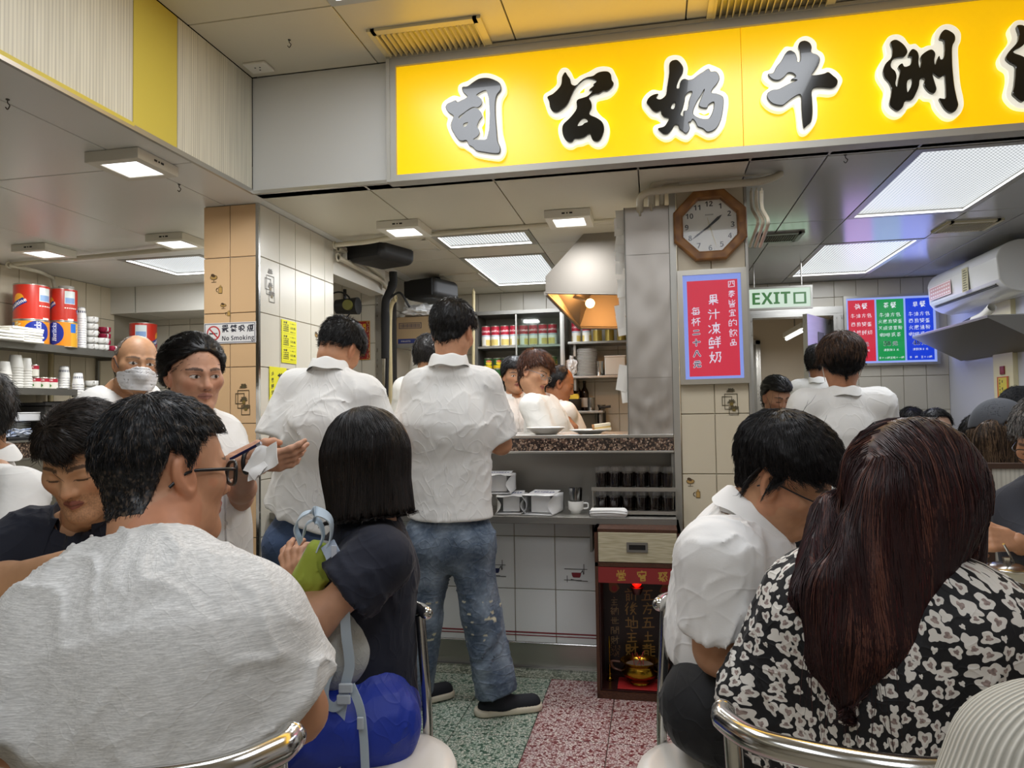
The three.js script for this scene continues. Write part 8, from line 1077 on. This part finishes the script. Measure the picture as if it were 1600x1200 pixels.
// kitchen
{
  const a = crew({ label: 'kitchen worker with tousled brown hair and glasses in a white shirt', seed: 81, headAt: W(836, 583, 4.25), face: HD(128, 18), up: tiltUp(128, 18, -14), front: HD(110), lean: camR.clone().multiplyScalar(0.28), skin: 0xc59472, head: { eyes: 'open', brow: 0x3a2418 }, hair: { line: (th) => { const q = Math.abs(th); return q < 0.8 ? 0.055 : q < 1.7 ? 0.05 - (q - 0.8) * 0.06 : -0.03 - (q - 1.7) * 0.05; }, t: (x, y) => 0.006 + 0.022 * clamp((y + 0.0) / 0.1, 0, 1), color: mixHair(0x2c170e, 0x6e3c1e, 0.7), strands: { n: 2500, len: 0.04, comb: (q) => q.clone().sub(crown).normalize().add(V(0, -0.1, 0.2)), lift: 0.2, jitter: 0.3, r: 0.0013, seg: 5 } } });
  eyeglasses(a, { r: 0.0014, color: 0x8a8f98 });
  crew({ label: 'bald-topped cook in a white shirt facing the stove', seed: 83, headAt: W(875, 599, 4.8), face: HD(88, 22), up: tiltUp(88, 22), front: HD(85), lean: camR.clone().multiplyScalar(0.2), skin: 0xa8714e, head: { eyes: 'down' }, elR: W(868, 650, 4.6), wrR: W(898, 668, 4.55), hair: { line: (th) => { const q = Math.abs(th); return q < 1.0 ? 0.2 : q < 1.5 ? 0.12 - (q - 1.0) * 0.22 : q < 1.9 ? 0.0 : -0.05; }, t: (x, y) => 0.007 } });
  crew({ label: 'dark haired kitchen helper half hidden behind the brown haired worker', seed: 85, headAt: W(804, 586, 5.1), face: HD(165, 5), front: HD(165), k: 0.98, hair: { line: pushedLine } });
  crew({ label: 'dark haired person behind the shoulder of the waiter in jeans', seed: 87, headAt: W(672, 556, 4.35), face: HD(20, 20), up: tiltUp(20, 20), front: HD(20), hair: { line: pushedLine, t: () => 0.02 } });
}
// waiters and staff on the right
{
  const b = crew({ label: 'waiter with two-tone brown hair and a mask loop in a white shirt, seen from behind', seed: 91, headAt: W(1314, 566, 3.35), face: HD(12, 14), up: tiltUp(12, 14), front: HD(6), skin: 0xb98261, sw: 0.175, lean: camF.clone().multiplyScalar(0.12), shirt: { wide: 1.04, slR: 0.07, cell: 0.008 }, hair: { cell: 0.005, t: (x, y) => 0.008 + 0.022 * clamp((y + 0.05) / 0.12, 0, 1), line: (th) => { const q = Math.abs(th); return q < 0.9 ? 0.05 : q < 1.75 ? 0.03 - (q - 0.9) * 0.04 : q < 2.1 ? -0.004 - (q - 1.75) * 0.13 : -0.05 - (q - 2.1) * 0.03; }, color: (q, c) => { c.set(q.y > 0.0 ? 0x2b1d16 : 0x0e0c0c); if (q.y > 0.01 && rnd() < 0.35) c.set(0x6a4c36); }, strands: { n: 3500, len: 0.05, comb: fromCrown, lift: 0.08, jitter: 0.14, r: 0.001, seg: 5 } } });
  part('mask_loop', tube([V(-0.083, 0.01, -0.012), V(-0.087, -0.02, -0.02), V(-0.08, -0.06, 0.0), V(-0.07, -0.085, 0.03)].map((v) => v.applyMatrix4(b.hm)), 0.002, 5), M(0xe8e4da, 0.7), b); part('mask_loop', tube([V(0.083, 0.01, -0.012), V(0.087, -0.02, -0.02), V(0.08, -0.06, 0.0), V(0.07, -0.085, 0.03)].map((v) => v.applyMatrix4(b.hm)), 0.002, 5), M(0xe8e4da, 0.7), b);
  crew({ label: 'waiter in a white shirt beside the steel door, turned away', seed: 93, headAt: W(1281, 566, 5.4), face: HD(62, 14), up: tiltUp(62, 14), front: HD(40), skin: 0x9a6a4c, hair: { line: pushedLine } });
  const stripe = (x, y, z, c) => { const s = Math.floor((y + 4) / 0.034) % 2; c.set(s ? 0xd9d6d4 : 0x1a1a1e); };
  const w = crew({ label: 'woman in a black and white striped top and lavender apron looking down by the door', seed: 95, headAt: W(1214, 620, 4.6), face: HD(172, 20), up: tiltUp(172, 20), front: HD(165), k: 0.95, skin: 0xa87a5e, sit: 0, head: { eyes: 'down' }, shirt: { name: 'striped_top', mat: cloth(0xffffff, 0.85, 0.002, { vertexColors: true }), color: stripe, collar: undefined, wide: 0.95 }, hair: { line: (th) => { const q = Math.abs(th); return q < 1.2 ? 0.06 : 0.06 - (q - 1.2) * 0.13; }, strands: { n: 1500, len: 0.06, comb: (q) => V(q.x * 2, -0.2, -1), lift: 0.02, jitter: 0.1, r: 0.0012 } } });
  const J = w.J, fr = HD(165), ap = [bone(lerpV(J.chest, J.neck, 0.1).addScaledVector(fr, 0.105), J.waist.clone().addScaledVector(fr, 0.115), 0.085, 0.12, { n: fr, s: 0.14 }), bone(J.waist.clone().addScaledVector(fr, 0.115), J.pelvis.clone().addScaledVector(fr, 0.12), 0.12, 0.14, { n: fr, s: 0.14 })], bb = boundsOf(ap, 0.02); part('apron', meshField(fieldOf(ap, 0.02), bb.min, bb.max, 0.008), cloth(0x8d7c9c), w); for (const s of [-1, 1]) part('apron_strap', tube([J.chest.clone().addScaledVector(fr, 0.13).add(HD(165 + 90).multiplyScalar(0.05 * s)).add(V(0, 0.06, 0)), J.neck.clone().addScaledVector(fr, 0.09).add(HD(255).multiplyScalar(0.07 * s)), J.neck.clone().add(HD(255).multiplyScalar(0.085 * s)).add(V(0, 0.025, 0))], 0.012, 6), cloth(0x8d7c9c), w);
}
// customers along the right wall
{
  const sitter = (o) => crew({ sit: 0.45, shirt: { mat: o.cloth ?? navyCloth, collar: undefined, cell: 0.014 }, ...o });
  sitter({ label: 'customer with black hair bent low, only the crown showing past the red haired woman', seed: 101, headAt: W(1425, 662, 5.7), face: HD(190, 25), up: tiltUp(190, 25), front: HD(190), hair: { line: pushedLine, t: () => 0.02 } });
  sitter({ label: 'woman with tied back black hair looking over the red haired woman', seed: 103, headAt: W(1464, 668, 4.5), face: HD(178, 2), front: HD(178), skin: 0xc9a086, headScale: 0.98, hair: { line: (th) => { const q = Math.abs(th); return q < 0.3 ? 0.075 : 0.075 - (q - 0.3) * 0.06; }, t: () => 0.012 } });
  sitter({ label: 'dark haired customer beside the person in the grey cap', seed: 105, headAt: W(1534, 688, 3.5), face: HD(10, 10), up: tiltUp(10, 10), front: HD(10), hair: { line: () => -0.1, t: () => 0.02 } });
  const capCloth = cloth(0x4a4d53), capOf = (fig, m, back) => { const f = (x, y, z) => { let d = skull(x, y, z) - 0.03; d = smax(d, 0.018 - y, 0.01); const in_ = skull(x, y, z) - 0.024; d = smax(d, -in_, 0.004); if (back) d = smax(d, -ell(x, y, z, 0, 0.015, -0.13, 0.042, 0.03, 0.06), 0.006); return d; }; const h = part('cap', meshField(f, V(-0.14, 0, -0.15), V(0.14, 0.17, 0.14), 0.004, 0.01).applyMatrix4(fig.hm), m, fig); const br = new THREE.SphereGeometry(0.1, 24, 8, 0, 6.283, 0, 0.9).scale(0.85, 0.16, 1.0).translate(0, 0.012, 0.12).applyMatrix4(fig.hm); part('brim', br, m, h); if (back) part('strap', tube([V(-0.06, 0.02, -0.115), V(0, 0.018, -0.135), V(0.06, 0.02, -0.115)].map((v) => v.applyMatrix4(fig.hm)), 0.006, 6), m, h); };
  const c1 = sitter({ label: 'person in a faded grey cap with long brown hair, seen from behind', seed: 107, headAt: W(1560, 676, 2.95), face: HD(8, 6), up: tiltUp(8, 6), front: HD(8), cloth: cloth(0x3a2f2c), hair: { line: () => -0.12, t: (x, y) => (y > 0.02 ? 0.012 : 0.024), color: mixHair(0x2a2019, 0x8a6f55, 0.6), bones: [[W(1556, 690, 2.87), W(1560, 760, 2.85), 0.09, 0.06, { n: camF, s: 0.5 }]], strands: { n: 4500, len: 0.1, comb: (q, n, dn) => dn, lift: 0.04, jitter: 0.15, r: 0.0012, seg: 6 } } }); capOf(c1, capCloth, true);
  const c2 = sitter({ label: 'person in a black cap near the cream wall strip', seed: 109, headAt: W(1592, 642, 4.1), face: HD(250, 12), up: tiltUp(250, 12), front: HD(240), hair: { line: pushedLine } }); capOf(c2, cloth(0x121215), false);
}
// ---- grey haired man at the right edge with the spoon
{
  const d = 2.1, o = figure({
    label: 'grey haired man in a dark jacket lifting a spoon at the right hand table', seed: 111, skin: 0xb98765, cell: 0.013, headCell: 0.004, face: HD(238, 22), up: tiltUp(238, 22), front: HD(240), head: { eyes: 'down' },
    hands: [{ at: W(1588, 846, d - 0.1), dir: HD(262, -8), back: HD(215, -25), thumbSide: 1, curl: [0.9, 1.0, 1.1, 1.2], thumb: 0.7, s: 1.0 }],
    j: { head: W(1640, 688, d), neck: W(1660, 745, d + 0.1), chest: W(1668, 840, d + 0.12), waist: W(1672, 930, d + 0.12), pelvis: W(1672, 1000, d + 0.12), shR: W(1592, 800, d + 0.16), shL: W(1740, 800, d - 0.02), elR: W(1632, 880, d - 0.02), elL: W(1800, 900, d - 0.1), wrR: W(1588, 846, d - 0.1), wrL: W(1700, 900, d - 0.3), hipL: W(1700, 1010, d + 0.05), hipR: W(1640, 1010, d + 0.15), knL: W(1640, 1040, d - 0.3), knR: W(1560, 1020, d - 0.1), anL: W(1640, 1260, d - 0.3), anR: W(1560, 1230, d - 0.1) },
    hair: { cell: 0.005, line: pushedLine, t: (x, y) => 0.01 + 0.015 * clamp(y / 0.1, 0, 1), color: mixHair(0x2e2c2b, 0x8b8884, 0.8), strands: cropped(4500, 0.025, { r: 0.0009, lift: 0.15 }) },
    shirt: { name: 'jacket', mat: cloth(0x2b2e37), wide: 1.08, sleeve: 1.0, long: 0.82, slR: 0.078, cuff: 0.07, neckR: 0.064, cell: 0.009, folds: [folds(0.008, V(0.5, 1, 0), 9, 0.3, 113)] }, legs: { mat: blackCloth, cell: 0.02 },
  });
  eyeglasses(o, { r: 0.0016 });
  const sp = thing('spoon', 'steel spoon held by the grey haired man', 'spoon', W(1568, 850, d - 0.16)); part('handle', rod(V(0, 0, 0), W(1600, 905, d - 0.12).sub(sp.position), 0.003, 0.004), chrome, sp); part('bowl', new THREE.SphereGeometry(0.018, 16, 10).scale(0.8, 0.35, 1.3).translate(...W(1606, 914, d - 0.12).sub(sp.position).toArray()), chrome, sp);
}
// ---- ribbed pale shirt close by at the lower right
{
  const rib = dataTex(256, 16, (x) => { const v = 186 + 26 * Math.sin(x / 256 * 6.283 * 16); return [v, v - 3, v - 14]; }), ribB = dataTex(256, 16, (x) => { const v = 128 + 120 * Math.sin(x / 256 * 6.283 * 16); return [v, v, v]; }, { data: true });
  figure({
    label: 'person in a ribbed pale shirt, only the shoulder in view beside the spotted dress', seed: 121, skin: 0xc59a7c, cell: 0.014, headCell: 0.005, face: HD(20, 5), front: HD(350),
    j: { head: W(1900, 950, 0.78), neck: W(1850, 1150, 0.76), chest: W(1840, 1330, 0.74), waist: W(1840, 1500, 0.74), pelvis: W(1840, 1650, 0.74), shL: W(1625, 1215, 0.74), shR: W(2060, 1240, 0.76), elL: W(1560, 1460, 0.72), elR: W(2120, 1500, 0.74), wrL: W(1640, 1440, 0.95), wrR: W(2000, 1450, 0.95), hipL: W(1780, 1680, 0.74), hipR: W(1920, 1680, 0.74), knL: W(1700, 1500, 1.15), knR: W(1880, 1500, 1.15) },
    hair: { cell: 0.007, color: crewColor, line: pushedLine, strands: cropped(3000, 0.025, { r: 0.0009, lift: 0.15 }) }, shirt: { name: 'ribbed_shirt', mat: M(0xffffff, 0.9, { map: rib, bumpMap: ribB, bumpScale: 0.002, side: THREE.DoubleSide }), uv: 9, wide: 1.1, sleeve: 0.9, slR: 0.085, cuff: 0.095, cell: 0.008, folds: [folds(0.006, V(0.3, 1, 0), 9, 0.2, 123)] }, legs: { mat: blackCloth, cell: 0.025 },
  });
}
// ---------------------------------------------------------------- right hand table and what stands on it
{
  const T = 0.735, c = onY(1640, 960, T), t = thing('dining_table', 'round dining table with a yellow edge between the customers on the right', 'table', [c.x + 0.1, 0, c.z - 0.02]); part('table_top', lathe([[0, 0.01], [0.36, 0.01], [0.38, 0.016], [0.384, 0.028], [0.38, 0.038], [0, 0.04]], 64).translate(0, T - 0.04, 0), M(0xe2dcc6, 0.3), t); part('table_edge', new THREE.TorusGeometry(0.384, 0.012, 10, 64).rotateX(Math.PI / 2).translate(0, T - 0.018, 0), M(0xc9b53a, 0.4), t); part('post', cyl(0.035, 0.035, T - 0.05, 0, (T - 0.04) / 2, 0), chrome, t); part('base', lathe([[0, 0], [0.24, 0], [0.24, 0.012], [0.06, 0.04], [0, 0.04]]), chrome, t);
  const st = M(0xaeaca6, 0.2, { metalness: 1 }), bump = M(0x9a9892, 0.3, { metalness: 1, bumpMap: dataTex(64, 64, (x, y) => { const q = Math.hypot((x % 16) - 8, (y % 16) - 8) < 5 ? 230 : 90; return [q, q, q]; }, { data: true, repeat: [10, 4] }), bumpScale: 0.002 });
  const p1 = onY(1572, 985, T), a = thing('steel_mug', 'dimpled steel mug with a straw on the right hand table', 'mug', p1); part('body', lathe([[0, 0.002], [0.046, 0], [0.05, 0.006], [0.05, 0.1], [0.052, 0.103], [0.048, 0.102], [0.047, 0.006], [0, 0.005]], 40), bump, a); part('drink', cyl(0.046, 0.046, 0.006, 0, 0.08, 0), M(0xb98a5a, 0.3), a); part('handle', tube([[0.05, 0.085, 0], [0.085, 0.08, 0], [0.085, 0.03, 0], [0.05, 0.02, 0]], 0.005), st, a);
  const sw = thing('drinking_straw', 'translucent drinking straw leaning in the steel mug', 'straw', p1.clone().add(V(-0.01, 0.03, 0))); part('tube', rod(V(0, 0, 0), V(-0.045, 0.16, 0.01), 0.0035), M(0xdedcd6, 0.3), sw); part('tip', rod(V(-0.045, 0.16, 0.01), V(-0.05, 0.175, 0.012), 0.0036), M(0xeceae6, 0.3), sw);
  const p2 = onY(1575, 925, T), b = thing('glass_jar', 'glass sugar jar with a steel lid on the right hand table', 'jar', p2); part('jar', lathe([[0, 0.002], [0.05, 0], [0.056, 0.01], [0.056, 0.06], [0.052, 0.066]], 36), M(0xe8e4d0, 0.1, { transmission: 0.6, thickness: 0 }), b); part('sugar', cyl(0.05, 0.05, 0.035, 0, 0.02, 0), M(0xd9cfa8, 0.8), b); part('lid', lathe([[0, 0.078], [0.03, 0.077], [0.056, 0.068], [0.058, 0.062], [0.054, 0.062]], 36), st, b); part('knob', cyl(0.011, 0.009, 0.016, 0, 0.086, 0, 18), st, b);
  const p3 = onY(1600, 940, T), e = thing('glass_dish', 'small clear glass dish beside the sugar jar', 'dish', p3.clone().add(V(0.05, 0, -0.03))); part('dish', lathe([[0, 0.003], [0.03, 0], [0.05, 0.03], [0.048, 0.031], [0.028, 0.005], [0, 0.006]]), M(0xf0f0ec, 0.1), e);
  const q = W(1300, 870, 1.5), g2 = thing('milk_glass', 'tall glass with a straw in front of the bending man', 'glass', onY(1330, 960, T)); part('glass_wall', lathe([[0, 0.002], [0.028, 0], [0.034, 0.14], [0.032, 0.14], [0.027, 0.004]], 28), M(0xffffff, 0.05, { transmission: 1, thickness: 0 }), g2); part('milk', cyl(0.031, 0.027, 0.1, 0, 0.055, 0), M(0xe6dccb, 0.4), g2);
  const s2 = thing('drinking_straw', 'clear straw between the lips of the bending man', 'straw', g2.position.clone().add(V(0, 0.03, 0))); part('tube', rod(V(0, 0, 0), W(1274, 812, 1.57).sub(s2.position), 0.003), M(0xd9d9d6, 0.2), s2); part('tip', rod(W(1274, 812, 1.57).sub(s2.position), W(1272, 808, 1.57).sub(s2.position), 0.0032), M(0xe6e6e4, 0.2), s2);
  const lt = thing('dining_table', 'round dining table hidden behind the man in grey', 'table', [W(120, 900, 1.42).x, 0, W(120, 900, 1.42).z]); part('table_top', lathe([[0, 0], [0.33, 0], [0.35, 0.01], [0.35, 0.02], [0, 0.03]], 56).translate(0, T - 0.03, 0), M(0xe2dcc6, 0.3), lt); part('post', cyl(0.035, 0.035, T - 0.03, 0, (T - 0.03) / 2, 0), chrome, lt); part('base', lathe([[0, 0], [0.22, 0], [0.22, 0.012], [0.06, 0.04], [0, 0.04]]), chrome, lt);
}
shade(scene);
renderer.render(scene, camera);
